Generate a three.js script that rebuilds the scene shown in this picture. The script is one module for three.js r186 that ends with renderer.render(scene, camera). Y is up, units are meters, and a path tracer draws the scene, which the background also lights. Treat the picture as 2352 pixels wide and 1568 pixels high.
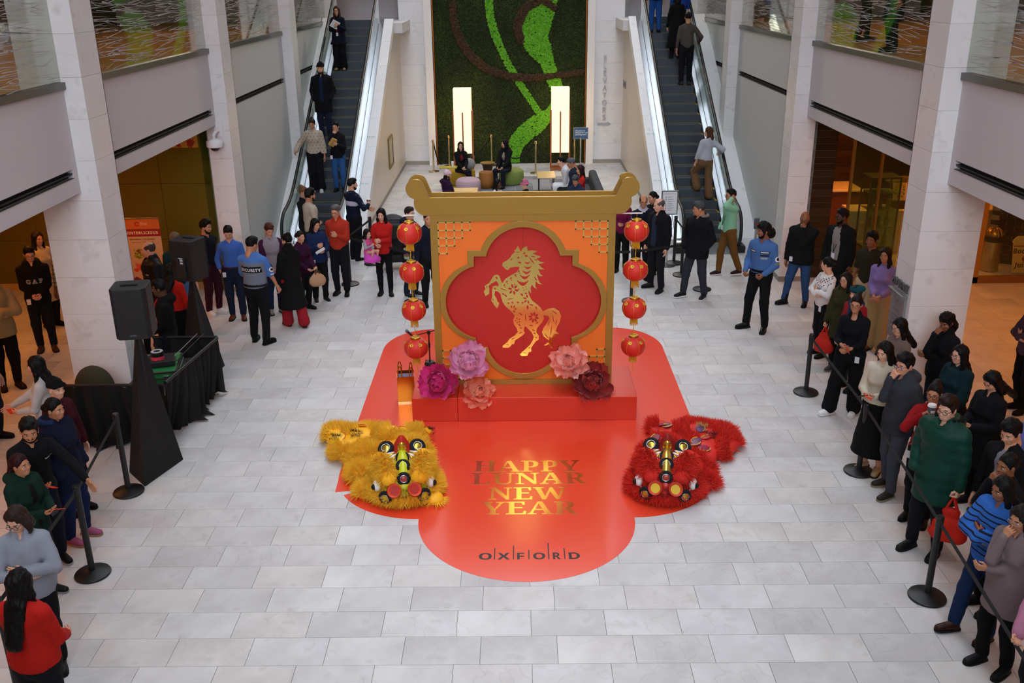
import * as THREE from 'three';
import { RoundedBoxGeometry } from 'three/addons/geometries/RoundedBoxGeometry.js';
import { mergeGeometries } from 'three/addons/utils/BufferGeometryUtils.js';
import { RectAreaLightUniformsLib } from 'three/addons/lights/RectAreaLightUniformsLib.js';
import { FontLoader } from 'three/addons/loaders/FontLoader.js';
import { TextGeometry } from 'three/addons/geometries/TextGeometry.js';

// ---------- camera, light, exposure ----------
RectAreaLightUniformsLib.init();
const scene = new THREE.Scene();
const renderer = new THREE.WebGLRenderer({ antialias: true });
renderer.toneMapping = THREE.LinearToneMapping;
renderer.toneMappingExposure = 0.9;
renderer.shadowMap.enabled = true;
scene.background = new THREE.Color(0x0b0c0e);
const camera = new THREE.PerspectiveCamera(39.235, 1.5, 0.1, 120);
camera.rotation.order = 'YXZ';
camera.position.set(-0.077, 5.63, 6.838);
camera.rotation.set(-0.363783, 0.006683, -0.011544);
const SKY_POWER = 2.9, WARM = 0xff8a26;
function area(name, w, h, x, y, z, power, color) {           // rectangle shining straight down
  const l = new THREE.RectAreaLight(color, power, w, h);
  l.name = name; l.position.set(x, y, z); l.rotation.x = -Math.PI / 2; scene.add(l); return l;
}
for (const z of [11, 4, -3, -10, -17, -23.2]) area('skylight_daylight', 7.6, z < -20 ? 4.4 : 6, -0.12, 13.36, z, SKY_POWER, 0xe9f1ff);
{                                                                 // tall windows behind the viewer and high in the back wall
  const f = new THREE.RectAreaLight(0xeef3ff, 6.5, 9, 6.4); f.name = 'front_window_daylight'; f.position.set(-0.12, 9.2, 15.8); scene.add(f);
  const b = new THREE.RectAreaLight(0xfff0d8, 10, 2.6, 3.4); b.name = 'back_window_daylight'; b.position.set(0.05, 11.1, -25.2); b.rotation.y = Math.PI; scene.add(b);
}

// ---------- helpers ----------
let seed = 7;
const rnd = () => { seed = (seed + 0x6d2b79f5) | 0; let t = Math.imul(seed ^ (seed >>> 15), 1 | seed); t = (t + Math.imul(t ^ (t >>> 7), 61 | t)) ^ t; return ((t ^ (t >>> 14)) >>> 0) / 4294967296; };
const rr = (a, b) => a + (b - a) * rnd();
const V = (x, y, z) => new THREE.Vector3(x, y, z);
const D = Math.PI / 180;
const names = new Map();
const numbered = (n) => { const k = names.get(n) ?? 0; names.set(n, k + 1); return k ? n + '_' + String(k).padStart(3, '0') : n; };
function shade(o) { o.castShadow = o.receiveShadow = true; return o; }
function tag(o, label, category, group, kind) { o.userData.label = label; o.userData.category = category; if (group) o.userData.group = group; if (kind) o.userData.kind = kind; return o; }
function thing(name, label, category, pos = [0, 0, 0], turn = 0, group, kind) {
  const g = new THREE.Group(); g.name = numbered(name); g.position.set(...pos); g.rotation.y = turn; scene.add(g); return tag(g, label, category, group, kind);
}
function part(parent, name, geo, mat) {
  const g = Array.isArray(geo) ? merge(geo) : geo;
  const m = shade(new THREE.Mesh(g, mat)); m.name = name; parent.add(m); return m;
}
function solo(name, geo, mat, label, category, group, kind) {
  const g = Array.isArray(geo) ? merge(geo) : geo;
  const m = shade(new THREE.Mesh(g, mat)); m.name = numbered(name); scene.add(m); return tag(m, label, category, group, kind);
}
function merge(list) {
  list = list.map((g) => (g.index ? g.toNonIndexed() : g));
  const keep = ['position', 'normal', 'uv'].filter((k) => list.every((g) => g.attributes[k]));
  if (list.every((g) => g.attributes.color)) keep.push('color');
  for (const g of list) for (const k of Object.keys(g.attributes)) if (!keep.includes(k)) g.deleteAttribute(k);
  return mergeGeometries(list);
}
// box between two corners, uv in metres
function bx(x0, x1, y0, y1, z0, z1, du = 0, dv = 0) {
  const g = new THREE.BoxGeometry(x1 - x0, y1 - y0, z1 - z0).translate((x0 + x1) / 2, (y0 + y1) / 2, (z0 + z1) / 2);
  return metric(g, du, dv);
}
function metric(g, du = 0, dv = 0, s = 1) {                      // uv in metres from position and the way a face points
  const p = g.attributes.position, n = g.attributes.normal, uv = new Float32Array(p.count * 2);
  for (let i = 0; i < p.count; i++) {
    const ax = Math.abs(n.getX(i)), ay = Math.abs(n.getY(i)), az = Math.abs(n.getZ(i));
    const [u, v] = ay >= ax && ay >= az ? [p.getX(i), p.getZ(i)] : ax > az ? [p.getZ(i), p.getY(i)] : [p.getX(i), p.getY(i)];
    uv[2 * i] = u * s + du; uv[2 * i + 1] = v * s + dv;
  }
  g.setAttribute('uv', new THREE.BufferAttribute(uv, 2)); return g;
}
const cyl = (r0, r1, h, x, y, z, n = 20) => new THREE.CylinderGeometry(r0, r1, h, n).translate(x, y + h / 2, z);
function rod(a, b, r, n = 8, r2 = r) {
  const d = b.clone().sub(a), g = new THREE.CylinderGeometry(r2, r, d.length(), n);
  g.applyQuaternion(new THREE.Quaternion().setFromUnitVectors(V(0, 1, 0), d.clone().normalize()));
  return g.translate((a.x + b.x) / 2, (a.y + b.y) / 2, (a.z + b.z) / 2);
}
const tube = (pts, r, seg = 40, n = 8, closed = false) => new THREE.TubeGeometry(new THREE.CatmullRomCurve3(pts.map((p) => (p.isVector3 ? p : V(...p))), closed), seg, r, n, closed);
const lathe = (pts, n = 24) => new THREE.LatheGeometry(pts.map((p) => new THREE.Vector2(...p)), n);
const rbox = (w, h, d, r = 0.01, x = 0, y = 0, z = 0, s = 2) => new RoundedBoxGeometry(w, h, d, s, r).translate(x, y, z);
function extr(pts, depth, bevel = 0, holes = [], seg = 12) {
  const s = pts.isShape ? pts : new THREE.Shape(pts.map((p) => new THREE.Vector2(...p)));
  for (const h of holes) s.holes.push(h.isPath || h.curves ? h : new THREE.Path(h.map((p) => new THREE.Vector2(...p))));
  return new THREE.ExtrudeGeometry(s, { depth, curveSegments: seg, bevelEnabled: bevel > 0, bevelSize: bevel, bevelThickness: bevel, bevelSegments: 2 });
}
// ---------- noise and textures ----------
function hash(x, y, z, s) { let h = Math.imul(x, 374761393) ^ Math.imul(y, 668265263) ^ Math.imul(z, 1440662683) ^ Math.imul(s, 1274126177); h = Math.imul(h ^ (h >>> 13), 1274126177); return ((h ^ (h >>> 16)) >>> 0) / 4294967296; }
const smooth = (t) => t * t * (3 - 2 * t), mix = (a, b, t) => a + (b - a) * t, clamp = (x, a = 0, b = 1) => Math.min(b, Math.max(a, x));
function vn(x, y, p, s = 0) {                                     // value noise with period p
  const xi = Math.floor(x), yi = Math.floor(y), fx = smooth(x - xi), fy = smooth(y - yi), w = (i) => ((i % p) + p) % p;
  const a = hash(w(xi), w(yi), 1, s), b = hash(w(xi + 1), w(yi), 1, s), c = hash(w(xi), w(yi + 1), 1, s), d = hash(w(xi + 1), w(yi + 1), 1, s);
  return mix(mix(a, b, fx), mix(c, d, fx), fy);
}
function fbm(u, v, f, oct, s = 0) { let a = 0, w = 0.5, t = 0; for (let o = 0; o < oct; o++) { a += w * vn(u * f, v * f, f, s + o); t += w; w *= 0.5; f *= 2; } return a / t; }
function v3(x, y, z, s = 0) {
  const xi = Math.floor(x), yi = Math.floor(y), zi = Math.floor(z), fx = smooth(x - xi), fy = smooth(y - yi), fz = smooth(z - zi);
  const q = (i, j, k) => hash(xi + i, yi + j, zi + k, s);
  return mix(mix(mix(q(0, 0, 0), q(1, 0, 0), fx), mix(q(0, 1, 0), q(1, 1, 0), fx), fy), mix(mix(q(0, 0, 1), q(1, 0, 1), fx), mix(q(0, 1, 1), q(1, 1, 1), fx), fy), fz);
}
function tex(n, fn, metres = 1, srgb = true) {
  const data = new Uint8Array(n * n * 4);
  for (let y = 0; y < n; y++) for (let x = 0; x < n; x++) { const c = fn(x / n, y / n), i = (y * n + x) * 4; data[i] = c[0]; data[i + 1] = c[1]; data[i + 2] = c[2]; data[i + 3] = 255; }
  const t = new THREE.DataTexture(data, n, n); t.wrapS = t.wrapT = THREE.RepeatWrapping; t.magFilter = THREE.LinearFilter; if (srgb) t.colorSpace = THREE.SRGBColorSpace;
  t.repeat.set(1 / metres, 1 / metres); t.needsUpdate = true; return t;
}
function canvasTex(w, h, draw) {
  const c = document.createElement('canvas'); c.width = w; c.height = h; draw(c.getContext('2d'), w, h);
  const t = new THREE.CanvasTexture(c); t.colorSpace = THREE.SRGBColorSpace; return t;
}
const M = (color, roughness = 0.6, metalness = 0, more = {}) => new THREE.MeshStandardMaterial({ color, roughness, metalness, ...more });
const MP = (o) => new THREE.MeshPhysicalMaterial(o);
const font = await new FontLoader().loadAsync('fonts/droid/droid_sans_bold.typeface.json');
const fontR = await new FontLoader().loadAsync('fonts/droid/droid_sans_regular.typeface.json');
const fontS = await new FontLoader().loadAsync('fonts/droid/droid_serif_bold.typeface.json');
function text(s, size, depth, f = font, seg = 3) {              // centred on x, standing on y = 0
  const g = new TextGeometry(s, { font: f, size, depth, curveSegments: seg, bevelEnabled: false });
  g.computeBoundingBox(); return g.translate(-(g.boundingBox.max.x + g.boundingBox.min.x) / 2, 0, 0);
}
// ---------- stone ----------
function stoneTex(n, base, spread, veins, s) {
  return tex(n, (u, v) => {
    const c = fbm(u, v, 3, 6, s), d = fbm(u + 0.13, v + 0.7, 12, 4, s + 20), r = fbm(u, v, 5, 4, s + 40) - 0.5;
    const vein = Math.pow(1 - Math.abs(Math.sin((u * 1 + v * 2 + r * veins[1]) * Math.PI * veins[2])), 14) * veins[0] * smooth(clamp(fbm(u, v, 4, 2, s + 60) * 2 - 0.6));
    const pit = d > 0.66 ? (d - 0.66) * 90 : 0, k = (c - 0.5) * spread + (d - 0.5) * spread * 0.5 - vein - pit;
    return base.map((b, i) => clamp(b + k * (1 + 0.08 * (i - 1)) + (i === 2 ? -1 : 1) * (c - 0.5) * spread * 0.06, 0, 255));
  }, 1);
}
const travTex = stoneTex(1024, [205, 203, 200], 46, [16, 2.2, 2], 3);
travTex.repeat.set(0.42, 0.42);
const marbleTex = stoneTex(512, [228, 227, 227], 13, [13, 1.4, 2], 11);
marbleTex.repeat.set(0.5, 0.5);
const tileMats = [[1, 1, 1], [0.93, 0.925, 0.92], [0.97, 0.975, 0.985], [0.985, 0.965, 0.94], [0.88, 0.875, 0.87]].map((c) => M(new THREE.Color().setRGB(...c), 0.42, 0, { map: travTex }));
const marble = M(0xffffff, 0.38, 0, { map: marbleTex }), marbleDull = M(0xf2eff0, 0.55, 0, { map: marbleTex });
const groutM = M(0x6d6a66, 0.9), plaster = M(0xcfcccd, 0.75), plasterGrey = M(0xc9cbca, 0.55), beigeWall = M(0xd9cfbf, 0.35);
const steel = M(0xc4c6c8, 0.24, 1), steelDark = M(0x77797a, 0.3, 1), blackM = M(0x0d0d0e, 0.5), slotM = M(0x171513, 0.6), rubber = M(0x101113, 0.42);
const glassM = MP({ color: 0xf4fbf8, roughness: 0.02, transmission: 1, thickness: 0, ior: 1.5 });
const glassGreen = MP({ color: 0xcfe6da, roughness: 0.03, transmission: 1, thickness: 0, ior: 1.5 });

// ---------- floor: tiles in courses, every second course shifted by a third ----------
const TW = 0.69, TH = 0.38175, X0 = -0.437;
{
  const floor = thing('floor', 'light grey travertine tile floor of the hall', 'floor', [0, 0, 0], 0, null, 'structure');
  part(floor, 'tile_bed', bx(-17, 17, -0.3, -0.012, -26, 17), groutM);
  const variants = [];
  for (let i = 0; i < 14; i++) variants.push(bx(0, TW - 0.004, -0.012, 0, 0, TH - 0.004, rr(0, 40), rr(0, 40)));
  const all = [], nose = (n) => Math.hypot(n[0] - camera.position.x, n[1] - camera.position.z);
  for (let j = -9; j < 67; j++) for (let i = -25; i < 26; i++) {
    const x = X0 + (i - (j & 1 ? 1 / 3 : 0)) * TW, z = -(j + 1) * TH;
    if (x < -17 || x > 16.3 || z < -25.6) continue;
    const seen = z < 0.6 && Math.abs(x + TW / 2 + 0.1) < 4.2 + (0.6 - z) * 0.16 && !(Math.abs(x + TW / 2) < 1.0 && z > -8.2 && z < -1.9) && z > -9;
    all.push({ x, z, seen, d: nose([x, z]) });
  }
  all.sort((a, b) => b.seen - a.seen || a.d - b.d);
  const rest = tileMats.map(() => []);
  all.forEach((t, k) => {
    const g = variants[Math.floor(rnd() * variants.length)], m = Math.floor(Math.pow(rnd(), 1.5) * tileMats.length);
    if (k < 300 && t.seen) part(floor, 'tile', g, tileMats[m]).position.set(t.x, 0, t.z);
    else rest[m].push(g.clone().translate(t.x, 0, t.z));
  });
  rest.forEach((l, k) => { if (l.length) part(floor, 'tile_field', l, tileMats[k]).userData.kind = 'stuff'; });
}

// ---------- columns clad in half-metre marble slabs ----------
const XL = -5.28, XR = 5.03, FL = -5.52, FR = 5.28;             // inner column faces, fascia planes
const colZ = { '-1': [1.1, -5.0, -10.78, -16.5, -22.2], '1': [1.1, -5.0, -11.12, -17.1, -23.0] };
const core = M(0x8d8b88, 0.9);
for (const s of [-1, 1]) for (const [k, z] of colZ[s].entries()) {
  const xi = s < 0 ? XL : XR, xo = xi + s * (k < 2 ? 0.76 : 0.42), x0 = Math.min(xi, xo), x1 = Math.max(xi, xo), zb = z - 0.6;
  const side = s < 0 ? 'left' : 'right', at = ['nearest the viewer', 'first in view', 'second in view', 'third in view', 'last in the row'][k];
  const c = thing('column', `white marble clad column, ${at} on the ${side} side`, 'column', [0, 0, 0], 0, null, 'structure');
  part(c, 'column_core', bx(x0 + 0.012, x1 - 0.012, 0, 12.9, zb + 0.012, z - 0.012), core);
  part(c, 'column_base', bx(x0 - 0.004, x1 + 0.004, 0, 0.1, zb - 0.004, z + 0.004), M(0x8b857c, 0.5));
  for (let y = 0.06; y < 6; y += 0.5) {
    const y0 = y === 0.06 ? 0.1 : y + 0.0015, y1 = y + 0.4985;
    part(c, 'marble_slab', bx(x0, x1, y0, y1, z - 0.012, z, rr(0, 9), rr(0, 9)), marble);
    part(c, 'marble_slab', bx(s < 0 ? xi - 0.012 : xi, s < 0 ? xi : xi + 0.012, y0, y1, zb, z - 0.013, rr(0, 9), rr(0, 9)), marble);
  }
  part(c, 'marble_upper', [bx(x0, x1, 6.06, 12.9, z - 0.012, z), bx(s < 0 ? xi - 0.012 : xi, s < 0 ? xi : xi + 0.012, 6.06, 12.9, zb, z - 0.013), bx(x0, x1, 0.1, 12.9, zb, zb + 0.012)], marbleDull);
}

// ---------- fascias with air slots, balcony glass with frosted strokes ----------
const fritM = M(0xb9bcbd, 0.75), shoeM = M(0x6f6d69, 0.34, 0.9);
const FB = 3.17, FT = 4.42;
for (const s of [-1, 1]) {
  const side = s < 0 ? 'left' : 'right', fx = s < 0 ? FL : FR, o = s;  // o points away from the hall
  const X = (a, b) => [Math.min(fx + o * a, fx + o * b), Math.max(fx + o * a, fx + o * b)];
  const Z = [9, ...colZ[s]];
  for (let k = 0; k < 5; k++) {
    const z1 = k === 0 ? 9 : colZ[s][k - 1] - 0.6, z0 = colZ[s][k], solid = k >= 3;
    const w = thing('wall_' + side, `${solid ? 'plain pale grey wall' : 'white fascia'} with a black air slot on the ${side}, bay ${k + 1} from the viewer`, 'wall', [0, 0, 0], 0, null, 'structure');
    const [a, b] = X(0, 0.3), yb = solid ? 0 : FB, mt = solid ? plasterGrey : plaster;
    part(w, 'lower_panel', bx(a, b, yb, 3.37, z0, z1), mt);
    part(w, 'upper_panel', bx(a, b, 3.48, FT, z0, z1), mt);
    part(w, 'slot_end', [bx(a, b, 3.37, 3.48, z0, z0 + 0.12), bx(a, b, 3.37, 3.48, z1 - 0.12, z1)], mt);
    const [c, d] = X(0.02, 0.3);
    part(w, 'air_slot', [bx(...X(0.07, 0.3), 3.37, 3.48, z0 + 0.12, z1 - 0.12), bx(...X(0.012, 0.1), 3.418, 3.432, z0 + 0.12, z1 - 0.12)], slotM);
    if (solid) part(w, 'baseboard', bx(...X(-0.012, 0.05), 0, 0.1, z0, z1), M(0x8b857c, 0.5));
    part(w, 'slot_blade', bx(...X(-0.004, 0.03), 3.37, 3.378, z0 + 0.12, z1 - 0.12), M(0x3a3733, 0.4));
    const rail = thing('window_' + (s < 0 ? 1 : 2) + (k + 1), `glass balcony front with frosted strokes over the ${side} fascia, bay ${k + 1}`, 'balustrade', [0, 0, 0], 0, null, 'structure');
    part(rail, 'metal_shoe', bx(...X(-0.035, 0.09), FT, FT + 0.085, z0, z1), shoeM);
    part(rail, 'handrail', bx(...X(-0.01, 0.06), 5.6, 5.65, z0, z1), shoeM);
    const n = Math.max(2, Math.round((z1 - z0) / 1.75)), L = (z1 - z0) / n;
    for (let i = 0; i < n; i++) part(rail, 'glass_pane', bx(...X(0.015, 0.027), FT + 0.085, 5.6, z0 + i * L + 0.006, z0 + (i + 1) * L - 0.006), glassM);
    const pos = [], N = Math.round((z1 - z0) * 55);
    for (let i = 0; i < N; i++) {                                 // long thin strokes, nearly level
      const y = FT + 0.1 + Math.pow(rnd(), 0.8) * 1.05, zc = rr(z0, z1), h = rr(0.2, 0.7), t = rr(0.003, 0.006), dy = rr(-0.05, 0.05), xx = fx + o * 0.012;
      const za = Math.max(z0 + 0.01, zc - h), zz = Math.min(z1 - 0.01, zc + h);
      pos.push(xx, y - dy, za, xx, y + dy - t, zz, xx, y + dy + t, zz);
    }
    const g = new THREE.BufferGeometry(); g.setAttribute('position', new THREE.Float32BufferAttribute(pos, 3)); g.computeVertexNormals();
    part(rail, 'frosted_strokes', g, fritM).userData.kind = 'stuff';
  }
}

// ---------- storeys at the sides: soffits, upper floors, outer walls, roof with skylight ----------
const upperFloorM = M(0xb4935c, 0.5), soffitM = M(0xd8d2c6, 0.8), brownWall = M(0x54422c, 0.7), outerM = M(0x8f8a83, 0.85);
for (const s of [-1, 1]) {
  const side = s < 0 ? 'left' : 'right', f = s < 0 ? FL - 0.3 : FR + 0.3, q = (a, b) => [Math.min(a, b), Math.max(a, b)];
  const st = (n, g, m, l, c) => solo(n, g, m, l, c, null, 'structure');
  st('ceiling', bx(...q(f, s * 16), 3.14, 3.3, -26, 16), soffitM, `soffit over the ${side} shop passage`, 'ceiling');
  st('floor', bx(...q(f, s * 16), 4.05, 4.35, -26, 16), upperFloorM, `upper storey floor on the ${side}`, 'floor');
  st('ceiling', bx(...q(f, s * 16), 7.4, 7.6, -26, 16), soffitM, `ceiling of the upper storey on the ${side}`, 'ceiling');
  st('wall_' + side, bx(...q(f, f + s * 0.25), 7.6, 13.6, -26, 16), plaster, `upper wall over the ${side} balcony`, 'wall');
  st('wall_' + side, bx(...q(s * 13, s * 13.3), 0, 7.4, -26, 16), brownWall, `brown outer wall of the ${side} passage`, 'wall');
}
solo('wall_front', bx(-16, 16, 0, 13.6, 16, 16.3), outerM, 'far wall behind the viewer', 'wall', null, 'structure');
solo('floor', bx(-5.8, 5.6, 4.05, 4.35, 6.6, 16), upperFloorM, 'upper landing the viewer stands on', 'floor', null, 'structure');
solo('wall_back', [bx(-16, 16, 5.2, 13.6, -25.6, -25.3), bx(-16, 16, 0, 5.2, -26.2, -25.9)], plaster, 'high back wall of the hall above the moss panel', 'wall', null, 'structure');
solo('ceiling', [bx(-16, -4.2, 13.4, 13.7, -26, 16.3), bx(3.96, 16, 13.4, 13.7, -26, 16.3), bx(-4.2, 3.96, 13.4, 13.7, 14.6, 16.3)], soffitM, 'roof around the skylight', 'ceiling', null, 'structure');
{
  const sk = thing('window_31', 'bright skylight over the middle of the hall', 'skylight', [0, 0, 0], 0, null, 'structure');
  const glow = M(0xffffff, 0.8, 0, { emissive: 0xe6efff, emissiveIntensity: 2.6 });
  for (let z = 14.5; z > -23; z -= 3.2) for (const x of [-4.1, -1.42, 1.26]) part(sk, 'skylight_pane', bx(x, x + 2.64, 13.42, 13.46, z - 3.2, z), glow);
  const win = thing('window_32', 'tall daylight windows in the wall behind the viewer', 'window', [0, 0, 0], 0, null, 'structure'), glow2 = M(0xffffff, 0.8, 0, { emissive: 0xeef3ff, emissiveIntensity: 4 }), glow3 = M(0xffffff, 0.8, 0, { emissive: 0xfff0d8, emissiveIntensity: 9 });
  for (let i = 0; i < 3; i++) for (let j = 0; j < 2; j++) part(win, 'window_pane', bx(-4.6 + i * 3, -1.64 + i * 3, 6.02 + j * 3.2, 9.16 + j * 3.2, 15.9, 15.95), glow2);
  const win2 = thing('window_33', 'high window in the back wall above the moss panel', 'window', [0, 0, 0], 0, null, 'structure');
  for (let j = 0; j < 2; j++) part(win2, 'window_pane', bx(-1.25, 1.35, 9.4 + j * 1.72, 11.08 + j * 1.72, -25.28, -25.25), glow3);
  for (let i = 0; i < 11; i++) part(sk, 'skylight_baffle', bx(-4.33 + i * 0.84, -4.29 + i * 0.84, 11.6, 13.32, -25.2, 14.5), M(0x9a9a98, 0.9));
  part(sk, 'skylight_bars', [-4.16, -1.46, 1.22, 3.92].map((x) => bx(x, x + 0.05, 13.36, 13.5, -25.5, 14.6)), steelDark);
}
// warm lamps in the soffits of the passages and of the upper storey
const lampGlow = M(0xffffff, 0.5, 0, { emissive: 0xffa850, emissiveIntensity: 3 });
for (const s of [-1, 1]) for (const [y, zs, p] of [[3.12, [2, -2, -5.5, -8.7], 6.5], [7.38, [-1, -7, -13, -19], 4]]) for (const z of zs) {
  const x = s * (y < 4 ? 8.2 : 8.8), l = thing('ceiling_light', `warm ceiling lamp over the ${s < 0 ? 'left' : 'right'} ${y < 4 ? 'passage' : 'upper storey'}, ${['first', 'second', 'third', 'fourth'][zs.indexOf(z)]} from the viewer`, 'lamp', [x, y, z], 0, 'warm passage lamps');
  part(l, 'lamp_panel', bx(-0.6, 0.6, 0, 0.015, -0.6, 0.6), lampGlow);
  area('passage_light', 1.2, 1.2, x, y - 0.01, z, p, WARM);
}
// ---------- escalators ----------
const t30 = Math.tan(30 * D), Z0 = -14;
const stepM = M(0x4a525a, 0.5, 0.35), yellowM = M(0xc9a520, 0.6), skirtM = M(0x16181b, 0.35, 0.4), deckM = M(0xc9ccd0, 0.2, 1);
function slope(x0, x1, z0, z1, lo, hi) {                          // bar lying along the incline
  const y = (z) => Math.max(0, t30 * (Z0 - z));
  const pts = [[-z0, y(z0) + lo], [-z1, y(z1) + lo], [-z1, y(z1) + hi], [-z0, y(z0) + hi]];
  return metric(extr(pts, x1 - x0).rotateY(Math.PI / 2).translate(x0, 0, 0));
}
function escalator(label, inner, outer, s, wallX, ledgeX, roomX) {
  // s = +1: right-hand one (inner side at smaller x)
  const e = thing('escalator', label, 'escalator');
  const lo = Math.min(inner, outer), hi = Math.max(inner, outer), a = lo + 0.13, b = hi - 0.13, zt = -21.75;
  const tread = merge([bx(a, b, -0.03, 0, -0.36, 0), bx(a, b, -0.2, -0.03, -0.035, -0.012)]), edge = bx(a, b, 0.0005, 0.002, -0.345, -0.325), sides = [bx(a + 0.005, a + 0.03, 0.0005, 0.002, -0.345, -0.02), bx(b - 0.03, b - 0.005, 0.0005, 0.002, -0.345, -0.02)];
  const cleat = []; for (let i = 0; i < 34; i++) { const x = mix(a + 0.03, b - 0.03, i / 33); cleat.push(bx(x - 0.004, x + 0.004, -0.19, 0.004, -0.02, 0)); }
  const ribs = merge(cleat), yel = merge([edge, ...sides]);
  for (let i = 0; i < 23; i++) {
    const st = part(e, 'step', tread, stepM); st.position.set(0, (i + 1) * 0.2 - 0.07, Z0 - i * 0.3464);
    part(st, 'cleats', ribs, stepM); part(st, 'yellow_edge', yel, yellowM);
  }
  part(e, 'comb_plate', [bx(a, b, 0.001, 0.012, Z0 - 0.05, -13.1)], M(0x9b9fa3, 0.35, 0.8));
  part(e, 'comb_edge', bx(a, b, 0.012, 0.016, Z0 - 0.02, Z0 + 0.03), yellowM);
  const prof = [[-21.9, 5.5], [-20, 4.41], [-17, 2.68], [-15, 1.525], [-14.3, 1.15], [-13.8, 1.0], [-13.4, 0.93], [-13.14, 0.74], [-13.08, 0.48], [-13.16, 0.22], [-13.4, 0.12]];
  for (const [x, side] of [[inner, -s], [outer, s]]) {
    part(e, 'handrail', tube(prof.map(([z, y]) => [x, y, z]), 0.036, 90, 8), rubber);
    // glass panes between deck and handrail
    const yTop = (z) => { for (let i = 0; i < prof.length - 1; i++) if (z >= prof[i][0] && z <= prof[i + 1][0]) return mix(prof[i][1], prof[i + 1][1], (z - prof[i][0]) / (prof[i + 1][0] - prof[i][0])); return 0.5; };
    for (let k = 0; k < 7; k++) {
      const za = -21.7 + k * 1.22 + 0.01, zb = k === 6 ? -13.2 : -21.7 + (k + 1) * 1.22 - 0.01, low = [], up = [];
      for (let i = 0; i <= 6; i++) { const z = mix(za, zb, i / 6); low.push([-z, Math.max(0.08, t30 * (Z0 - z) + 0.1)]); up.unshift([-z, yTop(z) - 0.02]); }
      part(e, 'glass_panel', extr([...low, ...up], 0.012).rotateY(Math.PI / 2).translate(x - 0.006, 0, 0), glassM);
    }
    const d = side, q = (u, v) => [Math.min(x + d * u, x + d * v), Math.max(x + d * u, x + d * v)];
    part(e, 'skirt', [slope(...q(-0.13, -0.115), zt, -14.05, -0.16, 0.09), bx(...q(-0.13, -0.115), 0, 0.09, -14.05, -13.25)], skirtM);
    part(e, 'inner_deck', [slope(...q(-0.115, -0.012), zt, -14.05, 0.0, 0.1), bx(...q(-0.115, -0.012), 0, 0.1, -14.05, -13.25)], deckM);
    part(e, 'outer_deck', [slope(...q(0.012, 0.14), zt, -14.05, -0.05, 0.085), bx(...q(0.012, 0.14), 0, 0.085, -14.05, -13.25)], deckM);
    part(e, 'newel_box', [rbox(0.3, 0.16, 0.36, 0.03, x, 0.081, -13.36)], blackM);
  }
  return e;
}
const escL = escalator('dark stepped escalator on the left, carrying people down into the hall', -3.92, -5.1, -1);
const escR = escalator('dark stepped escalator on the right, carrying people up out of the hall', 3.48, 4.7, 1);
// stringer walls and marble ledges beside the escalators
for (const [s, wx, lx, hx, ox, rx] of [[-1, -3.64, -3.52, -3.92, -5.1, FL], [1, 3.28, 3.13, 3.48, 4.7, FR]]) {
  const side = s < 0 ? 'left' : 'right';
  const w = thing('wall_' + side, `warm beige wall below the ${side} escalator`, 'wall', [0, 0, 0], 0, null, 'structure');
  const q = (a, b) => [Math.min(a, b), Math.max(a, b)];
  const pts = [[13.3, 0], [24.2, 0], [24.2, 4.3], [21.6, 4.3], [14, 0.0]];
  part(w, 'wall_face', metric(extr(pts, 0.1).rotateY(Math.PI / 2).translate(Math.min(wx, wx + s * 0.1), 0, 0)), beigeWall);
  part(w, 'baseboard', bx(...q(wx - s * 0.012, wx), 0, 0.1, -24, -14), M(0x8b857c, 0.5));
  for (let k = 0; k < 8; k++) {                                    // ledge slabs along the incline
    const za = -21.75 + k * 0.97, zb = Math.min(-14, za + 0.965);
    part(w, 'ledge_slab', slope(...q(lx, hx - s * 0.145), za, zb, -0.2, 0.08), marble);
  }
  part(w, 'ledge_foot', bx(...q(lx, hx - s * 0.145), 0, 0.3, -14.1, -13.25), marble);
  for (let k = 0; k < 5; k++) { const za = -21.75 + k * 1.57; part(w, 'outer_slab', slope(...q(ox + s * 0.145, rx), za, Math.min(-14, za + 1.565), -0.25, 0.12), marble); }
  part(w, 'outer_foot', bx(...q(ox + s * 0.145, rx), 0, 0.12, -14, -13.2), marbleDull);
  // clear stops on the ledge
  for (const z of [-15.1, -15.7, -17.2]) part(w, 'clear_stop', [0, 0.12].map((d) => rbox(0.1, 0.03, 0.05, 0.008, (lx + hx) / 2 - s * 0.1 + s * d, t30 * (Z0 - z) + 0.11, z)), glassM);
}
solo('floor', [bx(FL, -3.3, 4.15, 4.43, -26, -21.95), bx(3.0, FR, 4.15, 4.43, -26, -21.95)], marbleDull, 'upper landings of both escalators', 'floor', null, 'structure');
// ---------- back wall: marble slabs, pilasters, moss panel ----------
{
  for (const [x0, x1, p0, p1, side] of [[-3.64, -2.86, -2.86, -2.63, 'left'], [2.37, 3.28, 2.14, 2.37, 'right']]) {
  const bw = thing('wall_back', `white marble back wall ${side} of the moss panel`, 'wall', [0, 0, 0], 0, null, 'structure');
  for (let y = 0; y < 6.2; y += 0.62) part(bw, 'marble_slab', bx(x0, x1, y + 0.0015, y + 0.6185, -24.25, -24.05, rr(0, 9), rr(0, 9)), marble);
  part(bw, 'pilaster', bx(p0, p1, 0, 6.3, -24.25, -23.9), M(0xeae6e0, 0.45));
  part(bw, 'baseboard', bx(x0, x1, 0, 0.12, -24.05, -24.03), M(0x9a9488, 0.5));
  }
}
solo('wall_back', bx(-3.7, 3.4, 0, 6.3, -25.2, -24.26), core, 'backing wall behind the moss', 'wall', null, 'structure');
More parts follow.
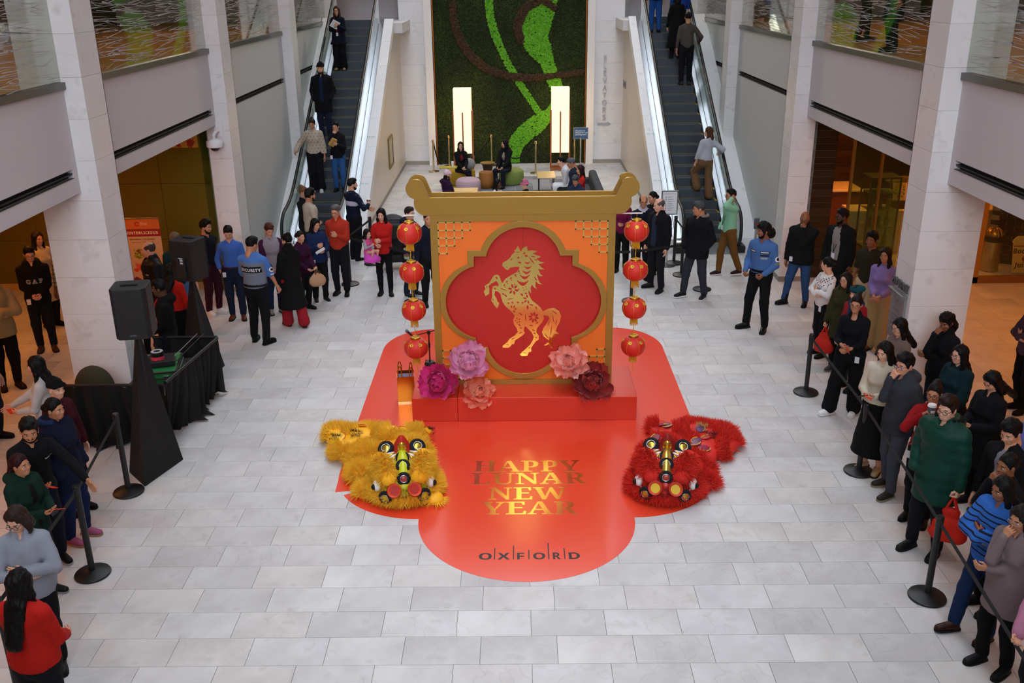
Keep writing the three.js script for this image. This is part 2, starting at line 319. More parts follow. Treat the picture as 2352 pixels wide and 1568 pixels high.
{
  const moss = thing('moss_panel', 'tall dark green moss wall with bright green and brown ribbons', 'moss wall', [0, 0, 0]);
  const MX0 = -2.58, MX1 = 2.09, MH = 6.2, mz = -24.1;
  part(moss, 'backing_board', bx(MX0 - 0.02, MX1 + 0.02, 0.02, MH, mz - 0.1, mz), M(0x18240c, 0.95));
  for (const x of [MX0 - 0.03, MX1]) part(moss, 'copper_trim', bx(x, x + 0.03, 0.02, MH, mz - 0.1, -23.92), M(0x9a5a25, 0.35, 0.8));
  // ribbons as centre lines [x, y, half width]
  const thin = [[-0.78, 6.2, 0.12], [-0.86, 5.2, 0.12], [-0.83, 4.5, 0.115], [-0.66, 3.9, 0.115], [-0.36, 3.2, 0.1], [0.05, 2.5, 0.1], [0.55, 1.75, 0.09], [0.72, 1.5, 0.1]];
  const fat = [[0.95, 6.2, 0.28], [1.05, 5.4, 0.27], [0.95, 4.9, 0.26], [0.62, 4.35, 0.42], [0.5, 3.95, 0.42], [0.65, 3.6, 0.36], [0.88, 3.2, 0.22], [1.05, 2.75, 0.2], [1.2, 2.35, 0.2], [1.24, 1.95, 0.18], [0.98, 1.6, 0.14], [0.66, 1.3, 0.26], [0.2, 0.95, 0.27], [-0.05, 0.65, 0.24], [-0.13, 0.3, 0.18], [-0.1, 0.05, 0.12]];
  const brown = [[-1.75, 6.2, 0.07], [-1.95, 5.3, 0.09], [-1.95, 4.4, 0.1], [-1.75, 3.8, 0.11], [-1.3, 3.2, 0.11], [-0.7, 2.85, 0.1], [0.2, 2.68, 0.1], [1.0, 2.72, 0.08], [2.05, 2.84, 0.07]];
  const brown2 = [[1.1, 4.75, 0.09], [0.75, 4.95, 0.1], [0.25, 4.7, 0.12], [0.0, 4.2, 0.12], [0.1, 3.8, 0.1]];
  const dens = (l) => { const c = new THREE.CatmullRomCurve3(l.map((p) => V(...p))); return c.getPoints(160); };
  const dl = [thin, fat, brown, brown2].map(dens);
  const inside = (x, y, l) => { for (const p of l) { const dx = x - p.x, dy = y - p.y; if (dx * dx + dy * dy < p.z * p.z) return true; } return false; };
  const tuft = new THREE.ConeGeometry(0.017, 0.05, 5, 1, true), ball = new THREE.IcosahedronGeometry(0.021, 0), clump = new THREE.IcosahedronGeometry(0.03, 0);
  const sets = { dark: [], bright: [], brown: [] };
  for (let i = 0; i < 60000; i++) {
    const x = rr(MX0 + 0.01, MX1 - 0.01), y = rr(0.03, MH);
    const kind = inside(x, y, dl[2]) || inside(x, y, dl[3]) ? 'brown' : inside(x, y, dl[0]) || inside(x, y, dl[1]) ? 'bright' : 'dark';
    sets[kind].push([x, y]);
  }
  const put = (name, geo, mat, list, out, col) => {
    const m = shade(new THREE.InstancedMesh(geo, mat, list.length)); m.name = name; m.userData.kind = 'stuff'; moss.add(m);
    const o = new THREE.Object3D(), c = new THREE.Color();
    list.forEach(([x, y], i) => { o.position.set(x, y, mz + rr(out[0], out[1])); o.rotation.set(rr(0.6, 2.4), rr(-1, 1), rr(-1.2, 1.2)); o.scale.setScalar(rr(0.7, 1.5)); o.updateMatrix(); m.setMatrixAt(i, o.matrix); const k = fbm(x / 5 + 0.5, y / 6.5, 8, 3, 5); col(c, k, rnd()); m.setColorAt(i, c); });
  };
  const mossM = M(0xffffff, 0.95);
  put('dark_moss', tuft, mossM, sets.dark, [0, 0.03], (c, k, r) => c.setRGB(mix(0.012, 0.036, r) * (0.6 + k), mix(0.022, 0.06, r) * (0.6 + k), mix(0.003, 0.008, r)));
  put('bright_moss', ball, mossM, [...sets.bright, ...sets.bright.map(([x, y]) => [x + rr(-0.01, 0.01), y + rr(-0.01, 0.01)])], [0.03, 0.055], (c, k, r) => c.setRGB(mix(0.06, 0.16, r), mix(0.25, 0.47, r), mix(0.005, 0.02, r)));
  put('brown_moss', clump, mossM, [...sets.brown, ...sets.brown], [0.02, 0.08], (c, k, r) => c.setRGB(mix(0.025, 0.07, r), mix(0.016, 0.03, r), mix(0.004, 0.009, r)));
}
// outline of the paper-cut horse
const HORSE = [[520,160],[510,138],[530,130],[557,80],[580,130],[585,148],[598,160],[610,125],[640,105],[670,88],[678,130],[685,150],[720,142],[805,150],[775,172],[740,185],[850,222],[820,238],[790,245],[840,285],[897,295],[850,312],[815,310],[850,350],[898,380],[850,382],[815,375],[840,430],[875,465],[835,465],[800,440],[815,500],[835,545],[870,570],[820,562],[785,530],[780,590],[802,628],[755,600],[740,570],[720,610],[728,685],[700,650],[690,640],[700,700],[735,770],[800,820],[850,865],[880,915],[900,905],[950,880],[1020,870],[1090,910],[1118,980],[1100,1060],[1070,1110],[1050,1170],[1075,1195],[1110,1200],[1080,1218],[1045,1205],[1050,1260],[1010,1310],[1000,1360],[1012,1402],[975,1385],[955,1345],[925,1362],[895,1358],[930,1340],[960,1300],[930,1270],[890,1240],[870,1185],[895,1120],[940,1060],[970,1000],[940,970],[885,965],[895,1010],[870,1060],[825,1110],[800,1150],[800,1190],[832,1230],[830,1280],[790,1310],[760,1350],[730,1395],[735,1440],[700,1450],[680,1500],[600,1500],[582,1478],[620,1440],[665,1400],[720,1345],[750,1290],[765,1250],[740,1190],[690,1140],[660,1110],[640,1115],[635,1170],[648,1195],[620,1225],[565,1260],[520,1290],[505,1340],[480,1340],[455,1370],[435,1388],[355,1385],[360,1355],[420,1310],[450,1265],[510,1230],[555,1180],[540,1130],[505,1080],[495,1020],[515,965],[460,900],[400,850],[360,790],[345,740],[335,690],[295,650],[262,650],[255,700],[285,750],[290,780],[315,800],[310,830],[288,875],[250,830],[235,800],[212,770],[225,720],[225,640],[235,590],[270,578],[300,590],[310,560],[280,520],[215,555],[180,585],[190,620],[188,680],[140,712],[118,655],[140,620],[130,585],[150,568],[190,545],[230,480],[250,450],[290,438],[320,455],[345,530],[355,550],[400,490],[470,450],[530,420],[570,375],[575,345],[530,345],[475,352],[455,358],[435,385],[405,380],[390,360],[358,330],[365,290],[410,270],[455,235],[480,195]];
// ---------- red vinyl mat with gold lettering ----------
const matRed = MP({ color: 0xea4428, roughness: 0.3, clearcoat: 0.5, clearcoatRoughness: 0.16 });
const foil = M(0xe6cc86, 0.2, 1), foilHorse = M(0xe2bd6a, 0.1, 1), goldPaint = M(0xb08a3e, 0.38, 0.55), inkM = M(0x1d1a20, 0.5);
{
  const mat = thing('floor_mat', 'glossy red vinyl floor mat with rounded lobes and gold lettering', 'mat');
  const s = new THREE.Shape();                                    // x, -z
  s.moveTo(-1.2, 2.42); s.absarc(0, 2.42, 1.2, Math.PI, 2 * Math.PI, false);
  s.lineTo(1.205, 2.42); s.absarc(1.205, 3.48, 1.06, -Math.PI / 2, 0, false); s.lineTo(2.265, 7.62);
  s.bezierCurveTo(2.265, 8.15, 1.95, 8.58, 1.45, 8.58); s.lineTo(-1.45, 8.58); s.bezierCurveTo(-1.95, 8.58, -2.265, 8.15, -2.265, 7.62);
  s.lineTo(-2.265, 3.48); s.lineTo(-2.25, 3.28); s.lineTo(-2.24, 3.03); s.lineTo(-1.86, 3.1); s.lineTo(-2.13, 2.96); s.absarc(-1.205, 3.48, 1.06, Math.PI * 1.17, Math.PI * 1.5, false);
  part(mat, 'vinyl_sheet', metric(new THREE.ExtrudeGeometry(s, { depth: 0.002, bevelEnabled: false, curveSegments: 48 }).rotateX(-Math.PI / 2)), matRed);
  const word = (str, x0, x1, z0, z1, m, f, name) => {
    const g = text(str, 1, 0.0006, f, 5); g.computeBoundingBox(); const b = g.boundingBox;
    g.translate(-b.min.x, -b.min.y, 0).scale((x1 - x0) / (b.max.x - b.min.x), (z1 - z0) / (b.max.y - b.min.y), 1).rotateX(-Math.PI / 2).translate(x0, 0.002, z1);
    return part(mat, name, g, m);
  };
  const ls = [['HAPPY', -0.637, 0.67, -3.773, -3.492], ['LUNAR', -0.651, 0.723, -3.46, -3.182], ['NEW', -0.438, 0.481, -3.109, -2.828], ['YEAR', -0.513, 0.577, -2.779, -2.502]];
  for (const l of ls) word(...l, foil, fontS, 'gold_lettering');
  const ox = [['O', -0.504, -0.37], ['X', -0.312, -0.18], ['F', -0.108, -0.03], ['O', 0.06, 0.185], ['R', 0.265, 0.345], ['D', 0.43, 0.546]];
  for (const [c, a, b] of ox) word(c, a, b, -1.735, -1.613, inkM, font, 'black_letter');
  part(mat, 'black_bars', [[-0.341, -1.825], [-0.144, -1.872], [0.016, -1.787], [0.222, -1.917], [0.388, -1.815]].map(([x, z]) => bx(x - 0.006, x + 0.006, 0.002, 0.0026, z, -1.615)), inkM);
}
// ---------- platform and photo wall ----------
const redPaint = M(0xd63c26, 0.42), redDeep = M(0xc4271a, 0.62), orangeM = M(0xf2761f, 0.5);
{
  const p = thing('platform', 'low red platform under the horse photo wall', 'platform');
  for (const [a, b] of [[-1.515, -0.9], [-0.897, 1.515]]) part(p, 'platform_box', rbox(b - a, 0.347, 1.08, 0.008, (a + b) / 2, 0.1755, -5.46), redPaint);
}
const arc3 = (a, m, b, n = 24) => {                               // arc through three points
  const ax = a[0], ay = a[1], dd = 2 * (ax * (m[1] - b[1]) + m[0] * (b[1] - ay) + b[0] * (ay - m[1]));
  const A = ax * ax + ay * ay, B = m[0] ** 2 + m[1] ** 2, C = b[0] ** 2 + b[1] ** 2;
  const cx = (A * (m[1] - b[1]) + B * (b[1] - ay) + C * (ay - m[1])) / dd, cy = (A * (b[0] - m[0]) + B * (ax - b[0]) + C * (m[0] - ax)) / dd, r = Math.hypot(ax - cx, ay - cy);
  let t0 = Math.atan2(ay - cy, ax - cx), t1 = Math.atan2(b[1] - cy, b[0] - cx); const tm = Math.atan2(m[1] - cy, m[0] - cx), pi2 = 2 * Math.PI, ccw = ((tm - t0 + pi2) % pi2) < ((t1 - t0 + pi2) % pi2);
  if (ccw && t1 < t0) t1 += pi2; if (!ccw && t1 > t0) t1 -= pi2;
  return Array.from({ length: n + 1 }, (_, i) => { const t = mix(t0, t1, i / n); return [cx + r * Math.cos(t), cy + r * Math.sin(t)]; });
};
const CYQ = 1.546;
function quatrefoil(o) {                                          // o widens the outline
  const k = o / 0.078, x1 = 0.488 + 0.068 * k, y1 = 0.642 + 0.077 * k, x2 = 0.65 + 0.078 * k, y2 = 0.51 + 0.02 * k, top = 1.032 + 0.078 * k, w = 1.04 + 0.078 * k, P = [];
  const c = (x, y) => [x, CYQ + y];
  P.push(...arc3(c(x1, y1), c(0, top), c(-x1, y1)), c(-x2, y1), c(-x2, y2), ...arc3(c(-x2, y2), c(-w, 0.02), c(-x2, -y2)).slice(1), c(-x2, -y1), c(-x1, -y1), ...arc3(c(-x1, -y1), c(0, -top), c(x1, -y1)).slice(1), c(x2, -y1), c(x2, -y2), ...arc3(c(x2, -y2), c(w, 0.02), c(x2, y2)).slice(1), c(x2, y1));
  return P;
}
{
  const w = thing('photo_wall', 'gold framed orange and red photo wall with a rearing gold horse', 'photo wall', [0, 0, 0]);
  const zf = -5.355, Y0 = 0.351, Y1 = 2.748;
  part(w, 'carcass', [bx(-1.21, 1.21, Y0, Y1, -5.68, -5.5), bx(-1.21, -1.19, Y0, Y1, -5.5, -5.39), bx(1.19, 1.21, Y0, Y1, -5.5, -5.39)], goldPaint);
  part(w, 'orange_panel', extr([[-1.19, Y0], [1.19, Y0], [1.19, Y1], [-1.19, Y1]], 0.018, 0, [quatrefoil(0.03)], 24).translate(0, 0, zf - 0.042), orangeM);
  part(w, 'red_recess', bx(-1.15, 1.15, 0.4, 2.7, -5.5, -5.487), redDeep);
  part(w, 'recess_rim', extr(quatrefoil(0.012), 0.13, 0, [quatrefoil(0)], 24).translate(0, 0, -5.49), redDeep);
  part(w, 'quatrefoil_frame', extr(quatrefoil(0.08), 0.022, 0.003, [quatrefoil(0.003)], 24).translate(0, 0, zf - 0.025), goldPaint);
  part(w, 'frame_side', bx(-1.21, -1.115, Y0, Y1, zf - 0.03, zf), goldPaint); part(w, 'frame_side', bx(1.115, 1.21, Y0, Y1, zf - 0.03, zf), goldPaint);
  for (const [a, b] of [[-1.115, -0.001], [0.001, 1.115]]) { part(w, 'frame_head', bx(a, b, 2.66, Y1, zf - 0.03, zf), goldPaint); part(w, 'frame_sill', bx(a, b, Y0, 0.425, zf - 0.03, zf), goldPaint); }
  part(w, 'panel_seam', bx(-0.0015, 0.0015, 0.5, 2.6, -5.487, -5.4862), M(0x7a160f, 0.8));
  // upswept roof beam: front and back cheeks with a sunken top between them
  const r = new THREE.Shape(); const R = [[1.19, 2.975], [1.287, 3.165]];
  r.moveTo(-1.2, 2.975); r.lineTo(1.2, 2.975); r.lineTo(1.285, 3.15); r.absarc(1.375, 3.09, 0.125, 2.5, -1.35, true); r.lineTo(1.4, 2.95); r.absarc(1.24, 2.905, 0.163, 0.28, -1.45, true); r.lineTo(1.2, Y1); r.lineTo(-1.2, Y1); r.lineTo(-1.26, 2.743); r.absarc(-1.24, 2.905, 0.163, Math.PI + 1.45, Math.PI - 0.28, true); r.lineTo(-1.4, 2.968); r.absarc(-1.375, 3.09, 0.125, Math.PI + 1.35, Math.PI - 2.5, true); r.lineTo(-1.2, 2.975);
  const cheek = new THREE.ExtrudeGeometry(r, { depth: 0.02, bevelEnabled: true, bevelSize: 0.004, bevelThickness: 0.003, bevelSegments: 1, curveSegments: 28 });
  part(w, 'roof_cheek', cheek.clone().translate(0, 0.002, zf - 0.02), goldPaint); part(w, 'roof_cheek', cheek.clone().translate(0, 0.002, -5.69), goldPaint);
  part(w, 'roof_deck', [bx(-1.3, 1.3, 2.76, 2.79, -5.67, zf - 0.02), bx(-1.37, -1.34, 2.79, 3.0, -5.67, zf - 0.02), bx(1.34, 1.37, 2.79, 3.0, -5.67, zf - 0.02)], goldPaint);
  // lattice brackets in the four corners
  const bar = (x0, y0, x1, y1) => bx(Math.min(x0, x1) - 0.008, Math.max(x0, x1) + 0.008, Math.min(y0, y1) - 0.008, Math.max(y0, y1) + 0.008, zf - 0.03, zf - 0.008);
  const latticeM = M(0xe6c66e, 0.3, 0.55);
  for (const [sx, x, y, sy] of [[1, -1.107, 2.648, -1], [-1, 1.107, 2.648, -1], [1, -1.107, 0.437, 1], [-1, 1.107, 0.437, 1]]) {
    const u = 0.1045, B = [];
    for (let i = 0; i <= 4; i++) { const n = i === 0 ? 4 : 5 - i; B.push(bar(x, y + sy * i * u, x + sx * n * u, y + sy * i * u)); B.push(bar(x + sx * i * u, y, x + sx * i * u, y + sy * n * u)); }
    part(w, 'corner_lattice', B, latticeM);
  }
  // paper-cut horse in mirror gold, drawn on a grid of its own
  const gx = (px, py) => [-0.106 + (px - 520) * 0.00105 - (py - 160) * 9e-6, 2.213 - (py - 160) * 0.001112];
  const H = HORSE.map(([a, b]) => gx(a, b)), holes = [];
  const hole = (pts) => holes.push(pts.map(([a, b]) => gx(a, b)));
  const petal = (x, y, ang, l, wd) => { const c = Math.cos(ang), s = Math.sin(ang), q = (a, b) => [x + a * c - b * s, y + a * s + b * c]; hole([q(0, 0), q(l * 0.3, wd * 0.8), q(l * 0.65, wd), q(l, 0), q(l * 0.65, -wd), q(l * 0.3, -wd * 0.8)]); };
  const dot = (x, y, rad) => hole(Array.from({ length: 8 }, (_, i) => [x + rad * Math.cos(i * Math.PI / 4), y + rad * Math.sin(i * Math.PI / 4)]));
  const flower = (x, y, n, l, a0 = 0) => { for (let i = 0; i < n; i++) petal(x + 14 * Math.cos(a0 + i * 2 * Math.PI / n), y + 14 * Math.sin(a0 + i * 2 * Math.PI / n), a0 + i * 2 * Math.PI / n, l, l * 0.24); };
  const moon = (x, y, w2, h) => { const P = []; for (let i = 0; i <= 10; i++) { const t = i / 10; P.push([x - w2 + 2 * w2 * t, y + h * Math.sin(t * Math.PI)]); } for (let i = 9; i > 0; i--) { const t = i / 10; P.push([x - w2 + 2 * w2 * t, y + h * 0.4 * Math.sin(t * Math.PI) - (i % 2) * h * 0.15]); } hole(P); };
  moon(678, 285, 40, 26); moon(682, 340, 48, 36); moon(668, 395, 56, 44); moon(645, 450, 64, 54); moon(620, 520, 76, 66);
  for (const [x, y, a, l, q] of [[690, 215, 0.9, 130, 7], [772, 285, 0.6, 60, 7], [790, 365, 0.7, 62, 7], [762, 400, 0.9, 70, 7], [765, 470, 1.0, 70, 7], [738, 540, 1.5, 80, 7], [715, 215, 0.15, 70, 6], [760, 250, 0.35, 55, 6], [640, 205, 0.2, 44, 14], [620, 190, -0.6, 40, 10], [530, 160, 0.05, 52, 5], [545, 230, 0.05, 34, 12], [400, 345, 0.3, 30, 4], [455, 270, -0.7, 46, 6]]) petal(x, y, a, l, q);
  flower(497, 630, 6, 58, 0.25); flower(683, 755, 6, 48, 0.3); flower(645, 620, 4, 20, 0.4);
  for (const [x, y] of [[516, 568], [445, 598], [565, 628], [448, 672], [518, 690]]) dot(x, y, 8);
  for (const [x, y, a] of [[380, 585, -0.9], [410, 540, -0.8], [462, 495, -0.7], [520, 455, -0.7], [565, 410, -0.9]]) { petal(x - 8, y + 4, a, 34, 9); dot(x + 14, y + 14, 7); }
  for (const [x, y, a, l, q] of [[355, 670, 0.9, 40, 10], [385, 690, 0.9, 44, 10], [590, 680, 0.8, 50, 12], [640, 680, 0, 40, 9], [325, 612, 0.35, 95, 5], [410, 755, -0.1, 90, 6], [420, 800, 0.3, 30, 10], [470, 790, 0.5, 36, 11], [540, 790, 0.4, 36, 11], [600, 800, 0.1, 36, 10], [270, 470, 0.7, 40, 10], [245, 605, 0.6, 40, 10], [150, 575, 1.2, 40, 5], [228, 740, 1.2, 40, 5], [555, 285, 0.3, 50, 11]]) petal(x, y, a, l, q);
  flower(490, 880, 6, 40); flower(760, 990, 8, 60, 0.2); flower(555, 1030, 5, 28, 0.6);
  for (const [x, y, a, l, q] of [[680, 830, 1.5, 60, 14], [700, 820, 0.3, 60, 8], [780, 850, 0.9, 40, 9], [570, 930, 0.6, 60, 9], [650, 940, 1.5, 110, 6], [700, 1090, 0.2, 60, 8], [790, 1080, -0.8, 50, 8], [560, 1075, 0.7, 44, 9], [575, 1120, 0.4, 44, 8], [735, 1150, 0.4, 50, 8], [755, 1195, 0.3, 40, 7], [780, 1250, 0.4, 34, 7], [570, 1200, -0.4, 50, 6], [470, 1280, -0.5, 50, 6], [400, 1340, 0.2, 40, 4], [690, 1400, -0.6, 40, 6], [620, 1455, 0.1, 50, 4], [920, 890, -0.3, 60, 5], [990, 900, 0.6, 100, 6], [1000, 960, 1.3, 120, 6], [980, 1000, 1.9, 120, 6], [1060, 1010, 1.7, 90, 6], [950, 1090, 2.1, 90, 6], [1000, 1090, 1.7, 150, 6], [905, 1200, 1.0, 90, 6], [960, 1230, 1.2, 80, 6]]) petal(x, y, a, l, q);
  const hs = new THREE.Shape(H.map((p) => new THREE.Vector2(...p)));
  const inH = (x, y) => { let c = false; for (let i = 0, j = H.length - 1; i < H.length; j = i++) if ((H[i][1] > y) !== (H[j][1] > y) && x < ((H[j][0] - H[i][0]) * (y - H[i][1])) / (H[j][1] - H[i][1]) + H[i][0]) c = !c; return c; };
  const kept = [];
  for (const h of holes) {
    if (!h.every(([x, y]) => inH(x, y) && inH(x + 0.004, y) && inH(x - 0.004, y) && inH(x, y + 0.004) && inH(x, y - 0.004))) continue;
    const bb = [Math.min(...h.map((p) => p[0])), Math.max(...h.map((p) => p[0])), Math.min(...h.map((p) => p[1])), Math.max(...h.map((p) => p[1]))];
    if (kept.some((k) => bb[0] < k[1] && bb[1] > k[0] && bb[2] < k[3] && bb[3] > k[2] && overlap(h, k.h))) continue;
    bb.h = h; kept.push(bb); hs.holes.push(new THREE.Path(h.map((p) => new THREE.Vector2(...p))));
  }
  part(w, 'gold_horse', new THREE.ExtrudeGeometry(hs, { depth: 0.006, bevelEnabled: false }).translate(0, 0, -5.4862), foilHorse);
}
function overlap(a, b) {
  const inP = (P, x, y) => { let c = false; for (let i = 0, j = P.length - 1; i < P.length; j = i++) if ((P[i][1] > y) !== (P[j][1] > y) && x < ((P[j][0] - P[i][0]) * (y - P[i][1])) / (P[j][1] - P[i][1]) + P[i][0]) c = !c; return c; };
  const cr = (p, q, r) => (q[0] - p[0]) * (r[1] - p[1]) - (q[1] - p[1]) * (r[0] - p[0]);
  for (let i = 0; i < a.length; i++) for (let j = 0; j < b.length; j++) { const p = a[i], q = a[(i + 1) % a.length], r = b[j], s = b[(j + 1) % b.length]; if (cr(p, q, r) * cr(p, q, s) < 0 && cr(r, s, p) * cr(r, s, q) < 0) return true; }
  return inP(b, ...a[0]) || inP(a, ...b[0]);
}
// ---------- lanterns ----------
const lanternM = MP({ color: 0xec3322, roughness: 0.55, transmission: 0.25, thickness: 0, side: THREE.DoubleSide }), goldTrim = M(0xd8a833, 0.3, 0.85), tasselM = M(0xe0a51c, 0.7), emblemM = M(0xe8bf3c, 0.35, 0.6);
{
  const prof = []; for (let i = 0; i <= 44; i++) { const t = -1.22 + (2.44 * i) / 44, rib = 1 - 0.018 * Math.abs(Math.cos(i * Math.PI / 2)); prof.push([0.166 * Math.cos(t) ** 0.8 * rib, 0.135 * Math.sin(t) / Math.sin(1.22)]); }
  const shell = lathe(prof, 40), strands = [];
  for (let i = 0; i < 40; i++) { const a = (i / 40) * Math.PI * 2, l = rr(0.075, 0.1); strands.push(rod(V(0.048 * Math.cos(a), -0.145, 0.048 * Math.sin(a)), V(0.052 * Math.cos(a), -0.145 - l, 0.052 * Math.sin(a)), 0.003, 4)); }
  const tassel = merge(strands), ring = merge([new THREE.TorusGeometry(0.056, 0.009, 8, 28).rotateX(Math.PI / 2).translate(0, 0.15, 0), cyl(0.056, 0.06, 0.022, 0, 0.128, 0, 28), new THREE.TorusGeometry(0.056, 0.006, 6, 28).rotateX(Math.PI / 2).translate(0, -0.14, 0)]);
  const tail = merge([rod(V(0, -0.24, 0), V(0, -0.3, 0), 0.003, 5), rod(V(0, -0.29, 0), V(0, -0.37, 0), 0.008, 6, 0.003)]);
  const seam = (a) => tube(Array.from({ length: 13 }, (_, i) => { const t = -1.1 + (2.2 * i) / 12; return V(0.1675 * Math.cos(t) ** 0.8 * Math.cos(a), 0.135 * Math.sin(t) / Math.sin(1.22), 0.1675 * Math.cos(t) ** 0.8 * Math.sin(a)); }), 0.0022, 24, 5);
  const seams = merge([0, 1, 2, 3, 4, 5].map((k) => seam(k * Math.PI / 3 + 0.4)));
  const emb = (a) => { const t = 0.62, r = 0.17 * Math.cos(t) ** 0.8, g = []; for (let k = 0; k < 6; k++) g.push(new THREE.SphereGeometry(0.0115, 8, 6).scale(1, 1, 0.3).translate(0.017 * Math.cos(k * Math.PI / 3), 0.017 * Math.sin(k * Math.PI / 3), 0)); g.push(new THREE.TorusGeometry(0.02, 0.004, 6, 16)); return merge(g).rotateX(-0.75).translate(0, 0.135 * Math.sin(t) / Math.sin(1.22), r).rotateY(a); };
  const embs = [0.1, 1.25, 2.4, 3.5, 4.6, 5.5];
  const order = ['top', 'second', 'third', 'lowest'];
  for (const s of [-1, 1]) {
    const rodZ = -5.42, arm = solo('hanging_rod', rod(V(s * 1.19, 2.735, rodZ), V(s * 1.56, 2.735, rodZ), 0.009, 8), M(0xe8e6e2, 0.4), `thin white rod holding the ${s < 0 ? 'left' : 'right'} string of lanterns`, 'rod');
    [2.5, 1.965, 1.43, 0.885].forEach((y, k) => {
      const l = thing('lantern', `round red paper lantern, ${order[k]} on the ${s < 0 ? 'left' : 'right'} string beside the photo wall`, 'lantern', [s * 1.49 + 0.004 * k, y, rodZ], s * 0.3 + k * 0.55 + (s > 0 ? 0.4 : 0), 'red paper lanterns');
      part(l, 'paper_shade', shell, lanternM); part(l, 'gold_rings', ring, goldTrim); part(l, 'tassel', tassel, tasselM); part(l, 'tail_cord', tail, tasselM);
      const sm = part(l, 'gold_seams', seams, emblemM); sm.userData.label = 'gold dotted seams';
      for (const a of embs) part(l, 'gold_emblem', emb(a), emblemM);
      part(l, 'hanging_cord', rod(V(0, 0.14, 0), V(0, k ? 0.3 : 0.232, 0), 0.0022, 4), tasselM);
    });
  }
}
// ---------- large paper peonies ----------
function petalGeo(len, wid, curl, ruff, sd) {
  const nu = 9, nv = 8, pos = [], idx = [];
  for (let j = 0; j <= nv; j++) for (let i = 0; i <= nu; i++) {
    const v = j / nv, u = (i / nu) * 2 - 1, w = wid * Math.pow(Math.sin(Math.PI * (0.08 + 0.8 * v)), 0.7), edge = v * v;
    const y0 = len * v * Math.cos(curl * v), up = len * v * Math.sin(curl * v);
    const rf = ruff * edge * (Math.sin(u * 9 + sd * 7) + 0.6 * Math.sin(u * 17 + sd * 3)) + 0.35 * wid * u * u * (0.4 + v);
    pos.push(u * w, up + rf, y0 * (1 - 0.12 * u * u * v) + 0.5 * ruff * edge * Math.sin(u * 23 + sd));
  }
  for (let j = 0; j < nv; j++) for (let i = 0; i < nu; i++) { const a = j * (nu + 1) + i; idx.push(a, a + 1, a + nu + 1, a + 1, a + nu + 2, a + nu + 1); }
  const g = new THREE.BufferGeometry(); g.setAttribute('position', new THREE.Float32BufferAttribute(pos, 3)); g.setIndex(idx); g.computeVertexNormals(); return g;
}
function peony(label, pos, R, look, colors, centre, loose) {
  const f = thing('paper_peony', label, 'paper flower', pos, 0, 'giant paper peonies');
  f.lookAt(V(...pos).add(V(...look))); f.rotateX(Math.PI / 2);
  const mats = colors.map((c) => MP({ color: c, roughness: 0.8, transmission: 0.35, thickness: 0, side: THREE.DoubleSide }));
  const rings = [[11, 1.0, 0.1, 0.36], [10, 0.86, 0.45, 0.34], [9, 0.7, 0.85, 0.32], [8, 0.52, 1.2, 0.3], [7, 0.36, 1.45, 0.26]];
  rings.forEach(([n, l, tilt, wd], k) => {
    const geos = [0, 1, 2].map(() => petalGeo(R * l * rr(0.92, 1.08), R * wd * (0.6 + 0.4 * l), (loose ? 0.25 : 0.5) + 0.12 * k, R * 0.055, rr(0, 9)));
    for (let i = 0; i < n; i++) {
      const m = part(f, 'petal', geos[i % 3], mats[(i + k) % mats.length]);
      m.rotation.order = 'YXZ'; m.rotation.y = ((i + rr(-0.25, 0.25)) / n) * 2 * Math.PI + k * 0.4; m.rotation.x = -tilt * (loose && k < 2 ? 0.6 : 1) + rr(-0.12, 0.12) + (k === 0 ? rr(0, 0.25) : 0); m.position.y = 0.012 * k * R;
    }
  });
  const st = []; for (let i = 0; i < 70; i++) { const a = rr(0, 6.28), q = rr(0.02, 0.16) * R, h = R * rr(0.2, 0.34); st.push(rod(V(q * 0.5 * Math.cos(a), 0, q * 0.5 * Math.sin(a)), V(q * Math.cos(a), h, q * Math.sin(a)), 0.002, 4), new THREE.IcosahedronGeometry(0.0055, 0).translate(q * Math.cos(a), h, q * Math.sin(a))); }
  part(f, 'stamens', st, M(centre, 0.7));
}
peony('large mauve pink paper peony, upper of the three left of the horse', [-0.76, 0.72, -5.16], 0.33, [0.15, 0.75, 0.75], [0xf3a6cc, 0xf8bedb, 0xe895c0], 0xf0dfd0);
peony('large magenta paper peony at the left edge of the platform', [-1.13, 0.46, -5.1], 0.33, [-0.2, 0.6, 0.75], [0xe01a7c, 0xe82c8c, 0xcc1470], 0x8c6bb0);
peony('peach orange paper peony, lowest of the three on the left', [-0.62, 0.36, -5.02], 0.26, [0.2, 0.7, 0.7], [0xfa9c7a, 0xffb294, 0xf58a62], 0xe0602a, true);
peony('pale coral paper peony, upper of the two right of the horse', [0.62, 0.72, -5.16], 0.29, [-0.15, 0.8, 0.6], [0xffae9e, 0xffc2b4, 0xfa9c8a], 0xf2a088, true);
peony('dark red paper peony with a black centre on the right of the platform', [0.9, 0.45, -5.08], 0.33, [0.1, 0.65, 0.75], [0xa8241f, 0xb82c24, 0x961a18], 0x241522);
